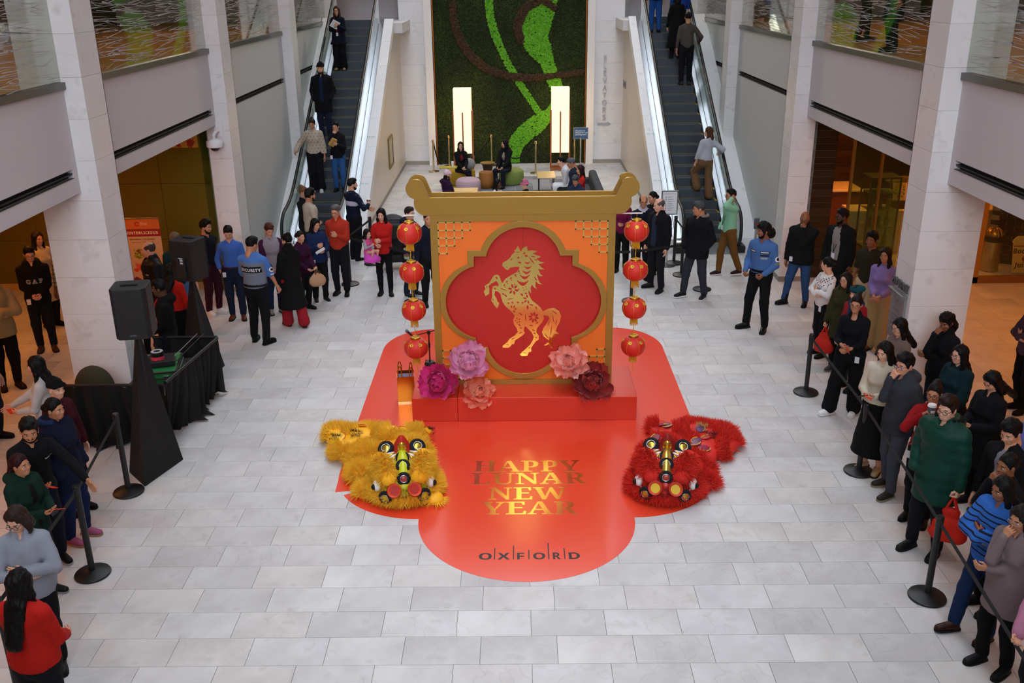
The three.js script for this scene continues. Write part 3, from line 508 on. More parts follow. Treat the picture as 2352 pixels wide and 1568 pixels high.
// ---------- gold bag and microphone stand ----------
{
  const b = thing('gold_bag', 'open shiny gold gift bag standing left of the platform', 'bag', [-1.67, 0.003, -5.62], 0.12);
  const goldBag = M(0xc98a2c, 0.2, 0.95), W = 0.12, Dp = 0.09, h = 0.4;
  part(b, 'front_panel', bx(-W, W, 0, h, Dp - 0.002, Dp), goldBag); part(b, 'back_panel', bx(-W, W, 0, h + 0.03, -Dp, -Dp + 0.002), goldBag);
  part(b, 'side_panel', [extr([[-Dp, 0], [Dp, 0], [Dp, h], [0, h - 0.06], [-Dp, h]], 0.002).rotateY(Math.PI / 2).translate(-W, 0, 0)], goldBag);
  part(b, 'side_panel', [extr([[-Dp, 0], [Dp, 0], [Dp, h], [0, h - 0.06], [-Dp, h]], 0.002).rotateY(Math.PI / 2).translate(W - 0.002, 0, 0)], goldBag);
  part(b, 'base_panel', bx(-W, W, 0, 0.003, -Dp, Dp), goldBag); part(b, 'lilac_lining', bx(-W + 0.004, W - 0.004, 0.15, h - 0.02, -Dp + 0.003, -Dp + 0.006), M(0xa9a3c8, 0.6));
  part(b, 'bright_hem', bx(-W - 0.001, W + 0.001, 0, 0.018, Dp, Dp + 0.002), M(0xf0dc9a, 0.2, 1));
  for (const z of [Dp, -Dp]) part(b, 'strap_handle', tube([[-W * 0.85, h - 0.02, z], [-W * 0.8, h + 0.12, z], [-W * 0.6, h + 0.17, z], [-W * 0.45, h + 0.1, z], [-W * 0.4, h - 0.02, z]], 0.009, 24, 6), goldBag);
  for (const z of [Dp, -Dp]) part(b, 'strap_handle', tube([[W * 0.85, h - 0.02, z], [W * 0.8, h + 0.1, z], [W * 0.65, h + 0.15, z], [W * 0.5, h + 0.08, z], [W * 0.45, h - 0.02, z]], 0.009, 24, 6), goldBag);
}
{
  const m = thing('microphone_stand', 'short black microphone stand with boom behind the platform', 'microphone stand', [-1.45, 0.002, -6.98]);
  part(m, 'stand_base', [cyl(0.07, 0.09, 0.05, 0, 0, 0, 16), ...[0, 2.1, 4.2].map((a) => rod(V(0, 0.04, 0), V(0.16 * Math.cos(a), 0.012, 0.16 * Math.sin(a)), 0.01, 6))], blackM);
  part(m, 'upright', [rod(V(0, 0.04, 0), V(0, 0.53, 0), 0.011, 8), cyl(0.018, 0.018, 0.08, 0, 0.28, 0, 10)], blackM);
  part(m, 'boom_arm', [rod(V(0.2, 0.59, 0), V(-0.24, 0.47, 0), 0.008, 8), rbox(0.05, 0.06, 0.04, 0.01, 0, 0.53, 0)], blackM);
  const mic = part(m, 'microphone', rod(V(-0.22, 0.44, 0), V(-0.32, 0.54, 0), 0.014, 12, 0.02), blackM);
  part(mic, 'microphone_grille', new THREE.SphereGeometry(0.027, 14, 10).translate(-0.335, 0.555, 0), M(0x6f757b, 0.5, 0.7));
}
// ---------- shop fronts at the sides ----------
const oliveM = MP({ color: 0x6b5f1c, roughness: 0.22, clearcoat: 0.4, clearcoatRoughness: 0.15 }), kickM = M(0xc7a46a, 0.6);
{
  const w = thing('wall_left', 'glossy olive gold panelled shop wall behind the left passage', 'wall', [0, 0, 0], 0, null, 'structure');
  for (let x = -13; x < -6.3; x += 1.25) for (const [a, b] of [[0.14, 1.0], [1.006, 2.07], [2.076, 3.14]]) part(w, 'wall_panel', bx(x, Math.min(x + 1.244, -5.74), a, b, -11.08, -11.0), oliveM);
  part(w, 'kick_board', bx(-13, -5.7, 0, 0.14, -11.08, -10.96), kickM);
  solo('wall_left', bx(-13.2, -5.7, 0, 3.14, -11.4, -11.09), brownWall, 'wall behind the olive panels', 'wall', null, 'structure');
  const f = thing('glass_fin', 'upright greenish glass fin beside the second left column', 'glass panel', [0, 0, 0]);
  part(f, 'glass_sheet', bx(-5.88, -5.745, 0.002, 3.13, -10.94, -10.86), glassGreen); part(f, 'edge_strip', bx(-5.745, -5.73, 0.002, 3.13, -10.94, -10.86), M(0x6c8279, 0.4));
  const mural = thing('leaf_picture', 'gold picture with red maple leaves high on the olive wall', 'picture', [-6.3, 2.74, -10.985]);
  part(mural, 'gold_board', bx(-0.34, 0.34, 0, 0.36, -0.012, 0), M(0xc9a23b, 0.45, 0.4));
  const leaf = (x, y, r, a) => extr(Array.from({ length: 22 }, (_, i) => { const t = (i / 22) * 2 * Math.PI, q = r * (i % 2 ? 0.45 : 0.75 + 0.25 * Math.cos(t * 2.5)); return [x + q * Math.cos(t + a), y + q * Math.sin(t + a)]; }), 0.003);
  for (const a of [[-0.2, 0.1, 0.13, 0], [0.02, 0.22, 0.12, 1], [0.2, 0.08, 0.13, 2], [0.22, 0.28, 0.07, 0.5], [-0.02, 0.05, 0.08, 3]]) part(mural, 'red_leaf', leaf(...a), M(0xa3241a, 0.6));
}
{
  const bn = thing('roll_up_banner', 'tall orange and red restaurant banner reading WINTERLICIOUS', 'banner', [-6.86, 0, -10.0], 0.05);
  const print = canvasTex(512, 1280, (c, w, h) => {
    c.fillStyle = '#dcb58c'; c.fillRect(0, 0, w, h); c.fillStyle = '#d9702c'; c.fillRect(0, 0, w, 150); c.fillStyle = '#a11f1c'; c.fillRect(0, 150, w, 110);
    c.fillStyle = '#fff0d8'; c.textAlign = 'center'; c.font = 'bold 58px sans-serif'; c.fillText('WINTERLICIOUS', w / 2, 226);
    c.font = 'italic 56px serif'; c.fillText('live', w / 2 + 42, 92); c.strokeStyle = '#b3261e'; c.lineWidth = 14; c.beginPath(); c.arc(w / 2 - 42, 76, 26, 0.6, 6.0); c.stroke();
    c.fillStyle = '#3d2318'; c.font = 'bold 28px sans-serif'; c.fillText('$54 LUNCH | $75 DINNER', w / 2, 312); c.font = '24px sans-serif'; c.fillText('JANUARY 30 - FEBRUARY 12', w / 2, 356);
    const blob = (x, y, r, col) => { c.fillStyle = col; c.beginPath(); c.arc(x, y, r, 0, 7); c.fill(); };
    for (let i = 0; i < 60; i++) blob(190 + rr(-60, 60), 520 + rr(-70, 60), rr(8, 22), ['#9aa52c', '#7d8a24', '#8a4a30', '#b9c24a'][i % 4]);
    for (let i = 0; i < 20; i++) blob(150 + rr(-45, 45), 720 + rr(-45, 45), rr(10, 26), ['#d5442f', '#e2684a'][i % 2]); for (let i = 0; i < 12; i++) blob(330 + rr(-40, 60), 470 + rr(-30, 30), rr(8, 18), ['#d5442f', '#caa62d'][i % 2]);
  });
  part(bn, 'printed_sheet', new THREE.BoxGeometry(0.68, 1.6, 0.004).translate(0, 0.84, 0), M(0xffffff, 0.5, 0, { map: print }));
  part(bn, 'base_bar', rbox(0.72, 0.05, 0.2, 0.015, 0, 0.026, 0), steel); part(bn, 'top_bar', rbox(0.7, 0.025, 0.025, 0.006, 0, 1.65, 0), steel);
}
{
  const p = thing('tiled_pier', 'dark brown tiled pier with pale joints beside the second right column', 'pier', [0, 0, 0]);
  part(p, 'pier_core', bx(5.5, 5.97, 0.002, 3.13, -11.66, -11.366), M(0x9c8f78, 0.8));
  const dk = [0x2a1d12, 0x33241a, 0x241910].map((c) => M(c, 0.25)), gy = [0x7d868a, 0x6f787d].map((c) => M(c, 0.25));
  const tg = bx(0, 0.4, 0, 0.119, -0.014, 0), sg = bx(0, 0.066, 0, 0.119, -0.014, 0), sd = bx(-0.014, 0, 0, 0.119, -0.14, 0);
  for (let i = 0; i < 25; i++) { const y = 0.004 + i * 0.125; part(p, 'brown_tile', tg, dk[i % 3]).position.set(5.575, y, -11.352); part(p, 'grey_tile', sg, gy[i % 2]).position.set(5.503, y, -11.352); part(p, 'brown_tile', sd, dk[(i + 1) % 3]).position.set(5.985, y, -11.37); }
  // juice bar behind the pier
  solo('wall_right', bx(5.6, 13.2, 0, 3.14, -17.2, -17), brownWall, 'brown back wall of the juice bar', 'wall', null, 'structure');
  const tw = thing('tiled_wall', 'dark brown tiled wall inside the juice bar, above the wooden counter', 'wall', [0, 0, 0], 0, null, 'structure');
  part(tw, 'wall_core', bx(6.3, 7.6, 0, 3.12, -15.4, -15.016), M(0x9c8f78, 0.8));
  const big = bx(0, 0.42, 0, 0.12, -0.014, 0);
  for (let j = 8; j < 25; j++) for (let i = 0; i < 3; i++) part(tw, 'brown_tile', big, dk[(i + j) % 3]).position.set(6.31 + i * 0.43 - (j % 2) * 0.0, j * 0.125, -15);
  const wc = thing('wooden_counter', 'wooden counter with a cream top inside the juice bar', 'counter', [0, 0, 0]);
  part(wc, 'counter_body', bx(6.3, 7.5, 0.002, 1.12, -14.9, -14.1), M(0x7a4320, 0.5)); part(wc, 'counter_top', rbox(1.3, 0.06, 0.95, 0.02, 6.9, 1.15, -14.5), M(0xe8d3a8, 0.35));
  const fc = thing('white_counter', 'cream service counter of the juice bar carrying the till', 'counter', [0, 0, 0]);
  part(fc, 'counter_front', bx(7.0, 10.2, 0.002, 0.9, -13.5, -13.1), M(0xe2cfa8, 0.5)); part(fc, 'counter_top', rbox(3.3, 0.05, 0.6, 0.015, 8.6, 0.926, -13.3), M(0xead9b4, 0.3));
  const reg = thing('till', 'brown till with a slanted menu card on the cream counter', 'till', [8.0, 0.952, -13.25]);
  part(reg, 'till_body', rbox(0.34, 0.18, 0.3, 0.02, 0, 0.09, 0), M(0x4a2f1c, 0.5));
  const card = canvasTex(128, 160, (c) => { c.fillStyle = '#e6b891'; c.fillRect(0, 0, 128, 160); c.strokeStyle = '#5b2f22'; c.lineWidth = 3; for (const y of [22, 84]) { c.beginPath(); c.moveTo(24, y); c.lineTo(104, y); c.stroke(); } c.fillStyle = '#5b2f22'; for (const [x, y] of [[30, 36], [64, 36], [98, 36], [30, 60], [64, 60], [98, 60], [30, 100], [64, 100], [98, 100], [44, 124], [84, 124]]) { c.beginPath(); c.moveTo(x - 8, y - 4); c.lineTo(x + 8, y - 4); c.lineTo(x + 5, y + 9); c.lineTo(x - 5, y + 9); c.fill(); } });
  part(reg, 'menu_card', new THREE.BoxGeometry(0.3, 0.36, 0.01).rotateX(-0.25).translate(0, 0.36, 0.08), M(0xffffff, 0.5, 0, { map: card }));
  const keys = thing('card_reader', 'small black card reader on the cream counter', 'card reader', [7.72, 0.952, -13.12]); part(keys, 'reader_body', rbox(0.09, 0.03, 0.16, 0.01, 0, 0.015, 0), blackM); part(keys, 'reader_screen', bx(-0.03, 0.03, 0.0305, 0.032, -0.06, -0.01), M(0x3a4a50, 0.3));
  const cs = thing('glass_case', 'glass display case with lit shelves inside the juice bar', 'display case', [7.35, 0, -12.55]);
  part(cs, 'case_frame', [[-0.3, -0.25], [0.3, -0.25], [-0.3, 0.25], [0.3, 0.25]].map(([x, z]) => bx(x - 0.015, x + 0.015, 0.002, 1.75, z - 0.015, z + 0.015)), steelDark);
  for (const y of [0.35, 0.75, 1.1, 1.45]) part(cs, 'shelf', bx(-0.28, 0.28, y, y + 0.015, -0.23, 0.23), M(0xb9b27a, 0.3)); part(cs, 'front_glass', bx(-0.29, 0.29, 0.3, 1.72, 0.252, 0.258), glassGreen); part(cs, 'case_base', bx(-0.3, 0.3, 0.002, 0.3, -0.25, 0.25), M(0x5a4326, 0.5)); part(cs, 'case_top', bx(-0.31, 0.31, 1.75, 1.79, -0.26, 0.26), steelDark);
  let n = 0; for (const y of [0.365, 0.765, 1.115]) for (const x of [-0.18, 0, 0.18]) { const j = solo('jar', [cyl(0.05, 0.055, 0.16, 7.35 + x, y + 0.001, -12.5, 12), cyl(0.04, 0.04, 0.03, 7.35 + x, y + 0.161, -12.5, 12)], M([0x9a5a2a, 0x6c7a2c, 0xc9a54a][n++ % 3], 0.4), `jar on the ${['bottom', 'middle', 'upper'][Math.floor((n - 1) / 3)]} shelf of the glass case, ${['left', 'centre', 'right'][(n - 1) % 3]}`, 'jar', 'jars in the glass case'); }
  const bk = thing('back_counter', 'cream worktop with bowls along the rear of the juice bar', 'counter', [0, 0, 0]);
  part(bk, 'worktop', bx(8.6, 11, 1.05, 1.1, -15.6, -14.9), M(0xe0c796, 0.4)); part(bk, 'cupboard', bx(8.65, 11, 0.002, 1.05, -15.6, -14.95), M(0x5c3820, 0.5));
  for (let i = 0; i < 4; i++) solo('bowl', lathe([[0.02, 0], [0.07, 0.01], [0.12, 0.12], [0.11, 0.12], [0.06, 0.02], [0, 0.015]], 18).translate(8.9 + i * 0.33, 1.101, -15.2), M(0xa07a45, 0.35), `metal bowl, ${['first', 'second', 'third', 'fourth'][i]} from the left on the rear worktop`, 'bowl', 'bowls on the rear worktop');
  const ov = thing('menu_board', 'dark menu board on the rear wall of the juice bar', 'board', [9.4, 1.9, -16.98]); part(ov, 'board_panel', rbox(2.2, 0.8, 0.04, 0.01, 0, 0.4, 0.02), M(0x1a1410, 0.4)); for (const x of [-0.7, 0, 0.7]) part(ov, 'menu_sheet', bx(x - 0.28, x + 0.28, 0.1, 0.7, 0.041, 0.046), M(0xb98a4e, 0.5));
  // glass doors
  for (const [i, x] of [6.42, 6.98].entries()) {
    const d = thing('door_' + (i + 1), `tinted glass door panel ${i ? 'nearer the till' : 'beside the tiled pier'} of the juice bar`, 'door', [0, 0, 0], 0, null, 'structure');
    part(d, 'door_glass', bx(x, x + 0.5, 0.05, 3.1, -11.62, -11.605), glassGreen); part(d, 'door_post', bx(x - 0.04, x, 0, 3.13, -11.66, -11.58), M(0x8a7440, 0.35, 0.6));
    part(d, 'door_rail', bx(x, x + 0.5, 0, 0.05, -11.63, -11.6), steelDark);
  }
  area('passage_light', 2.4, 1.2, 8.2, 3.1, -13.2, 6, WARM);
  const lp = thing('ceiling_light', 'warm ceiling lamp over the juice bar counter', 'lamp', [8.2, 3.12, -13.2]); part(lp, 'lamp_panel', bx(-1.2, 1.2, 0, 0.015, -0.6, 0.6), lampGlow);
  // outer window front with cup picture and bin
  const wf = thing('window_51', 'shop window with a low wooden base right of the first right column', 'window', [0, 0, 0], 0, null, 'structure');
  part(wf, 'wooden_base', bx(8.7, 13, 0, 0.12, -11.0, -10.88), M(0x8a5a24, 0.5)); part(wf, 'window_glass', bx(8.8, 13, 0.12, 3.13, -10.95, -10.94), glassM); part(wf, 'wooden_post', bx(8.66, 8.8, 0, 3.13, -11.02, -10.88), M(0xa8782c, 0.45)); part(wf, 'side_wall', bx(8.8, 9.4, 0, 3.13, -12.6, -12.5), M(0xb0603a, 0.7));
  const tw2 = thing('tiled_wall', 'dark brown brick tile wall behind the litter bin', 'wall', [9.62, 0, -12.4], -0.62, null, 'structure');
  part(tw2, 'wall_core', bx(0, 1.5, 0, 3.1, -0.2, -0.014), M(0x9c8f78, 0.8));
  const bt = bx(0, 0.29, 0, 0.092, -0.014, 0); for (let j = 0; j < 16; j++) for (let i = 0; i < 4; i++) part(tw2, 'brown_tile', bt, dk[(i * 2 + j) % 3]).position.set(0.01 + i * 0.3 + (j % 2) * 0.15, 0.004 + j * 0.098, 0);
  const bin = thing('litter_bin', 'steel litter bin with a ribbed domed top behind the window', 'bin', [9.42, 0.002, -11.75]);
  part(bin, 'bin_body', lathe([[0, 0], [0.17, 0], [0.175, 0.02], [0.17, 0.7], [0.165, 0.72]], 28), M(0xb9a878, 0.3, 0.8)); part(bin, 'bin_band', lathe([[0.165, 0.6], [0.185, 0.61], [0.185, 0.7], [0.165, 0.72]], 28), blackM);
  const dome = part(bin, 'bin_dome', new THREE.SphereGeometry(0.165, 24, 12, 0, 6.3, 0, 1.57).translate(0, 0.72, 0), M(0xb08a3e, 0.25, 0.9)); part(dome, 'dome_ribs', Array.from({ length: 12 }, (_, i) => new THREE.TorusGeometry(0.167, 0.008, 6, 14, 1.45).translate(0, 0, 0).rotateY(i * Math.PI / 6).translate(0, 0.72, 0)), M(0xd8b46a, 0.2, 0.9));
  const cup = thing('cup_picture', 'cream cut-out of a juice cup with brown lettering in the window', 'sign', [9.75, 0.13, -11.1]);
  part(cup, 'cup_shape', extr([[-0.2, 0.02], [0.2, 0.02], [0.27, 0.62], [-0.27, 0.62]], 0.02, 0.004), M(0xd2b56a, 0.5)); part(cup, 'cup_lid', extr([[-0.29, 0.62], [0.29, 0.62], [0.27, 0.68], [0.2, 0.74], [-0.2, 0.74], [-0.27, 0.68]], 0.026, 0.004), M(0xc9b777, 0.5));
  part(cup, 'straw', bx(0.02, 0.1, 0.7, 0.95, 0, 0.02), M(0xa8683a, 0.5)); part(cup, 'red_band', bx(-0.26, 0.26, 0.54, 0.56, 0.024, 0.03), M(0x8a2418, 0.5));
  part(cup, 'cup_lettering', text('Booster', 0.1, 0.004).translate(0, 0.4, 0.026), M(0x3a1c10, 0.6)); part(cup, 'cup_lettering', text('Juice', 0.1, 0.004).translate(-0.03, 0.12, 0.026), M(0x3a1c10, 0.6)); part(cup, 'berry_mark', new THREE.TorusGeometry(0.045, 0.02, 6, 12).translate(0, 0.3, 0.026), M(0x9a3020, 0.6));
}
// passage shops beyond the second columns are closed off
for (const [a, b, s] of [[-13.2, -5.8, 'left'], [5.6, 13.2, 'right']]) solo('wall_' + s, bx(a, b, 0, 3.14, -17.6, -17.4), brownWall, `rear wall closing the ${s} passage`, 'wall', null, 'structure');
// ---------- signs ----------
{
  const lm = M(0xb9bcc0, 0.3, 0.8), e = thing('elevator_sign', 'upright metal letters reading ELEVATORS with an arrow on the right marble', 'sign', [2.71, 0, -24.04]);
  'ELEVATORS'.split('').forEach((c, i) => part(e, 'metal_letter', text(c, 0.165, 0.03, fontR).translate(0, 3.16 - i * 0.225, 0), lm));
  part(e, 'metal_arrow', extr([[-0.21, 1.2], [0.1, 1.2], [0.1, 1.16], [0.22, 1.235], [0.1, 1.31], [0.1, 1.27], [-0.21, 1.27]], 0.02), lm);
  const f = thing('framed_notice', 'narrow gold framed notice on the beige wall under the left escalator', 'notice', [-3.635, 0.62, -20.4], Math.PI / 2);
  part(f, 'frame', extr([[-0.45, 0], [0.45, 0], [0.45, 0.85], [-0.45, 0.85]], 0.03, 0, [[[-0.38, 0.07], [0.38, 0.07], [0.38, 0.78], [-0.38, 0.78]]]), M(0x8a7440, 0.4, 0.7)); part(f, 'notice_sheet', bx(-0.38, 0.38, 0.07, 0.78, 0.002, 0.012), M(0xb6b0a2, 0.4));
  const rs = thing('room_sign', 'small grey sign high on the right beige wall by the lift lobby', 'sign', [3.275, 2.5, -23.5], -Math.PI / 2); part(rs, 'sign_plate', rbox(0.5, 0.2, 0.02, 0.004, 0, 0, 0.011), M(0x8d8d8a, 0.4, 0.5)); part(rs, 'sign_letters', text('DOORS', 0.09, 0.002).translate(0, -0.045, 0.021), M(0x555553, 0.5));
  const nt = thing('wall_notice', 'white washroom notice on the grey wall right of the escalator', 'notice', [5.272, 1.52, -12.3], -Math.PI / 2);
  part(nt, 'notice_plate', rbox(0.42, 0.27, 0.012, 0.004, 0, 0.135, 0.007), M(0xe6e5e2, 0.5)); part(nt, 'notice_letters', text('WASHROOM', 0.05, 0.001).translate(0, 0.17, 0.0135), M(0x4a4a4a, 0.6)); part(nt, 'notice_arrow', text('<-', 0.05, 0.001).translate(0, 0.07, 0.0135), M(0x4a4a4a, 0.6));
  const bay = thing('address_sign', 'raised metal letters reading 20 BAY above a grey plaque on the column', 'sign', [5.025, 0, -5.34], -Math.PI / 2);
  part(bay, 'metal_letters', text('20 BAY', 0.115, 0.025, fontS).translate(0, 1.7, 0), M(0x77787a, 0.35, 0.8)); part(bay, 'ledge', rbox(0.5, 0.05, 0.07, 0.008, 0, 1.64, 0.035), M(0x8f9091, 0.4, 0.6)); part(bay, 'plaque', rbox(0.46, 0.62, 0.02, 0.005, 0, 1.3, 0.012), M(0xa3a4a6, 0.35, 0.5));
  for (const [y, w] of [[1.52, 0.05], [1.4, 0.24], [1.32, 0.28], [1.26, 0.24], [1.18, 0.28], [1.1, 0.2]]) part(bay, 'engraved_line', bx(-w / 2, w / 2, y, y + 0.014, 0.022, 0.024), M(0x6b6c6e, 0.5));
  const bs = thing('direction_sign', 'blue direction sign on a steel post before the moss wall', 'sign', [1.93, 0, -23.25]);
  part(bs, 'post_base', lathe([[0, 0], [0.17, 0.003], [0.17, 0.018], [0.03, 0.035], [0, 0.035]], 24), steel); part(bs, 'post', cyl(0.025, 0.025, 0.9, 0, 0.03, 0, 14), steel);
  const sm = canvasTex(256, 200, (c) => { c.fillStyle = '#3f5f86'; c.fillRect(0, 0, 256, 200); c.fillStyle = '#e9eef5'; c.font = 'bold 32px sans-serif'; ['Elevators to', 'Mezzanine and', 'parking levels'].forEach((t, i) => c.fillText(t, 26, 62 + i * 36)); c.fillStyle = '#223247'; c.fillRect(28, 156, 80, 16); });
  part(bs, 'sign_frame', rbox(0.46, 0.36, 0.03, 0.006, 0, 1.065, 0), M(0x8b9298, 0.35, 0.7)); part(bs, 'sign_face', new THREE.PlaneGeometry(0.42, 0.32).translate(0, 1.065, 0.016), M(0xffffff, 0.5, 0, { map: sm }));
  const es = thing('safety_sign', 'silver framed escalator safety sign on a stand by the right escalator', 'sign', [3.02, 0, -12.3]);
  const st = canvasTex(256, 380, (c) => { c.fillStyle = '#dfe3e6'; c.fillRect(0, 0, 256, 380); c.fillStyle = '#6d7478'; c.font = '24px sans-serif'; c.textAlign = 'center'; c.fillText('YOUR RIDE SAFETY', 128, 42); for (let i = 0; i < 7; i++) { c.fillStyle = i < 4 ? '#2b2f33' : '#c05050'; if (i < 4) { c.beginPath(); c.arc(60, 84 + i * 38, 5, 0, 7); c.fill(); c.fillRect(53, 90 + i * 38, 14, 14); } else { c.beginPath(); c.arc(60, 92 + i * 38, 10, 0, 7); c.fill(); } c.fillStyle = '#6d7478'; c.fillRect(90, 84 + i * 38, 90 + (i % 3) * 20, 5); c.fillRect(90, 95 + i * 38, 60 + (i % 2) * 30, 4); } });
  part(es, 'sign_post', cyl(0.02, 0.02, 1.1, 0, 0.03, -0.02, 12), steel); part(es, 'sign_foot', lathe([[0, 0], [0.18, 0.003], [0.18, 0.016], [0.03, 0.03], [0, 0.03]], 24), steelDark); part(es, 'sign_frame', rbox(0.34, 0.5, 0.03, 0.006, 0, 1.32, 0), steel); part(es, 'sign_face', new THREE.PlaneGeometry(0.29, 0.45).translate(0, 1.32, 0.016), M(0xffffff, 0.5, 0, { map: st }));
  const sp = thing('stop_post', 'grey escalator stop switch post beside the right handrail', 'switch post', [4.98, 0, -12.95]); part(sp, 'post', rbox(0.05, 0.6, 0.05, 0.01, 0, 0.301, 0), steel); part(sp, 'switch_box', rbox(0.11, 0.24, 0.06, 0.02, 0, 0.71, 0.01), M(0x5b6065, 0.4, 0.5)); part(sp, 'red_button', new THREE.CylinderGeometry(0.022, 0.022, 0.02, 14).rotateX(1.57).translate(0, 0.7, 0.045), M(0xc02018, 0.4));
  for (const [x, z] of [[4.7, -13.62], [-5.1, -13.62]]) { const ws = solo('yellow_notice', rbox(0.006, 0.07, 0.12, 0.002, x - 0.02, 0.34, z), M(0xe6d33a, 0.5), `small yellow caution sticker on the ${x > 0 ? 'right' : 'left'} escalator glass`, 'sticker'); }
}
{
  const c = thing('security_camera', 'white dome security camera on the second left column', 'camera', [-5.52, 2.82, -10.775]);
  part(c, 'wall_plate', rbox(0.17, 0.26, 0.02, 0.01, 0.04, 0.28, 0.012), M(0xe2e2e4, 0.4)); part(c, 'bracket_arm', tube([[0.04, 0.24, 0.02], [0.03, 0.26, 0.12], [0, 0.2, 0.2], [0, 0.12, 0.2]], 0.03, 20, 12), M(0xdcdde0, 0.4));
  part(c, 'camera_body', lathe([[0, 0.14], [0.06, 0.14], [0.14, 0.1], [0.145, 0.0], [0.13, -0.01], [0, -0.01]], 28).translate(0, 0, 0.2), M(0xe6e6e8, 0.35)); part(c, 'dark_dome', new THREE.SphereGeometry(0.085, 20, 12).scale(1, 0.9, 1).translate(0, -0.01, 0.2), M(0x241d18, 0.1));
}
// ---------- belt and rope barriers ----------
const postM = M(0x121314, 0.45), beltM = M(0x0e0e10, 0.8);
const prior = (h) => [lathe([[0, 0], [0.172, 0], [0.178, 0.012], [0.17, 0.026], [0.08, 0.045], [0.045, 0.06], [0, 0.06]], 36), h];
function stanchion(x, z, h, label) {
  const s = thing('belt_stanchion', label, 'stanchion', [x, 0.0015, z], 0, 'black belt stanchions');
  part(s, 'weighted_base', prior(h)[0], rubber); part(s, 'post', cyl(0.032, 0.032, h - 0.1, 0, 0.05, 0, 20), postM);
  const hd = part(s, 'belt_head', [cyl(0.036, 0.036, 0.1, 0, h - 0.1, 0, 20), rbox(0.03, 0.07, 0.09, 0.008, 0, h - 0.055, 0)], postM); part(hd, 'head_cap', cyl(0.03, 0.034, 0.012, 0, h, 0, 20), M(0x3c3d3f, 0.3, 0.6)); return s;
}
function belt(a, b, ha, hb, label) {
  const A = V(a[0], ha - 0.055, a[1]), B = V(b[0], hb - 0.055, b[1]), d = B.clone().sub(A), n = d.clone().normalize(); A.addScaledVector(n, 0.045); B.addScaledVector(n, -0.045);
  const L = A.distanceTo(B), g = new THREE.BoxGeometry(0.003, 0.048, L).applyQuaternion(new THREE.Quaternion().setFromUnitVectors(V(0, 0, 1), n)).translate((A.x + B.x) / 2, (A.y + B.y) / 2, (A.z + B.z) / 2);
  solo('barrier_belt', g, beltM, label, 'belt', 'black barrier belts');
}
const SR = [[4.05, -5.77], [4.02, -3.42], [3.84, -0.92], [3.62, 1.7]], SLf = [[-4.68, -3.07], [-4.42, -1.41], [-4.28, 0.4]];
['farthest of the right row, beside the white sneakers', 'middle of the right row, before the grey coat', 'nearest of the right row, beside the red bag', 'just out of view at the lower right'].forEach((t, i) => stanchion(...SR[i], 0.89, 'black belt stanchion ' + t));
['standing at the tip of the black speaker skirt', 'held by the man in the black sweatshirt', 'hidden behind the red jacket at the lower left'].forEach((t, i) => stanchion(...SLf[i], 1.012, 'tall black belt stanchion ' + t));
for (let i = 0; i < 3; i++) belt(SR[i], SR[i + 1], 0.89, 0.89, `black barrier belt of the right row, ${['farthest', 'middle', 'nearest'][i]} stretch`);
for (let i = 0; i < 2; i++) belt(SLf[i], SLf[i + 1], 1.012, 1.012, `black barrier belt of the left row, ${['farther', 'nearer'][i]} stretch`);
const SB = [[3.21, -11.59], [3.19, -12.44], [3.45, -10.64], [2.02, -9.97], [-2.01, -10.04], [-3.37, -11.19], [-3.13, -12.62]];
['in front of the right escalator sign', 'behind the others at the foot of the right escalator', 'behind the man in the fur hooded parka', 'behind the right string of lanterns', 'behind the left string of lanterns', 'behind the man in the red sweater', 'beside the stroller'].forEach((t, i) => stanchion(...SB[i], 1.0, 'black belt stanchion ' + t));
for (const [a, b, t] of [[1, 0, 'by the safety sign'], [0, 2, 'behind the fur hooded parka'], [2, 3, 'behind the bald man'], [3, 4, 'behind the photo wall'], [4, 5, 'behind the left lanterns'], [5, 6, 'before the stroller']]) belt(SB[a], SB[b], 1, 1, `black barrier belt ${t}`);
{
  const brass = M(0xcab98e, 0.22, 0.95), P = [[-2.64, -22.84], [-2.21, -23.72], [-0.86, -23.75], [0.51, -22.39], [1.75, -23.4]];
  const where = ['leftmost, before the white pilaster', 'second from the left, behind the seated woman', 'third from the left, behind the seated person', 'second from the right, standing free', 'rightmost, by the blue sign'];
  P.forEach(([x, z], i) => { const s = thing('rope_stanchion', `polished brass rope post, ${where[i]}`, 'stanchion', [x, 0.0015, z], 0, 'brass rope posts'); part(s, 'post_base', lathe([[0, 0], [0.165, 0], [0.17, 0.02], [0.05, 0.04], [0.025, 0.06], [0, 0.06]], 28), brass); part(s, 'post', cyl(0.025, 0.025, 0.86, 0, 0.05, 0, 16), brass); part(s, 'finial', [cyl(0.036, 0.036, 0.06, 0, 0.9, 0, 16), cyl(0.026, 0.034, 0.02, 0, 0.96, 0, 16)], brass); });
  [[0, 1], [1, 2], [2, 3], [3, 4]].forEach(([a, b], i) => { const A = V(P[a][0], 0.9, P[a][1]), B = V(P[b][0], 0.9, P[b][1]), pts = []; for (let k = 0; k <= 10; k++) { const t = k / 10, p = A.clone().lerp(B, 0.03 + 0.94 * t); p.y -= (i === 0 ? 0.75 : 0.55) * (1 - (2 * t - 1) ** 2); pts.push(p); } const r = thing('velvet_rope', `black velvet rope, ${['first', 'second', 'third', 'fourth'][i]} from the left before the moss wall`, 'rope', [0, 0, 0], 0, 'black velvet ropes'); part(r, 'rope', tube(pts, 0.02, 40, 8), M(0x0e0d0d, 0.9)); part(r, 'rope_hook', tube([pts[0], A], 0.012, 4, 8), brass); part(r, 'rope_hook', tube([pts[10], B], 0.012, 4, 8), brass); });
}
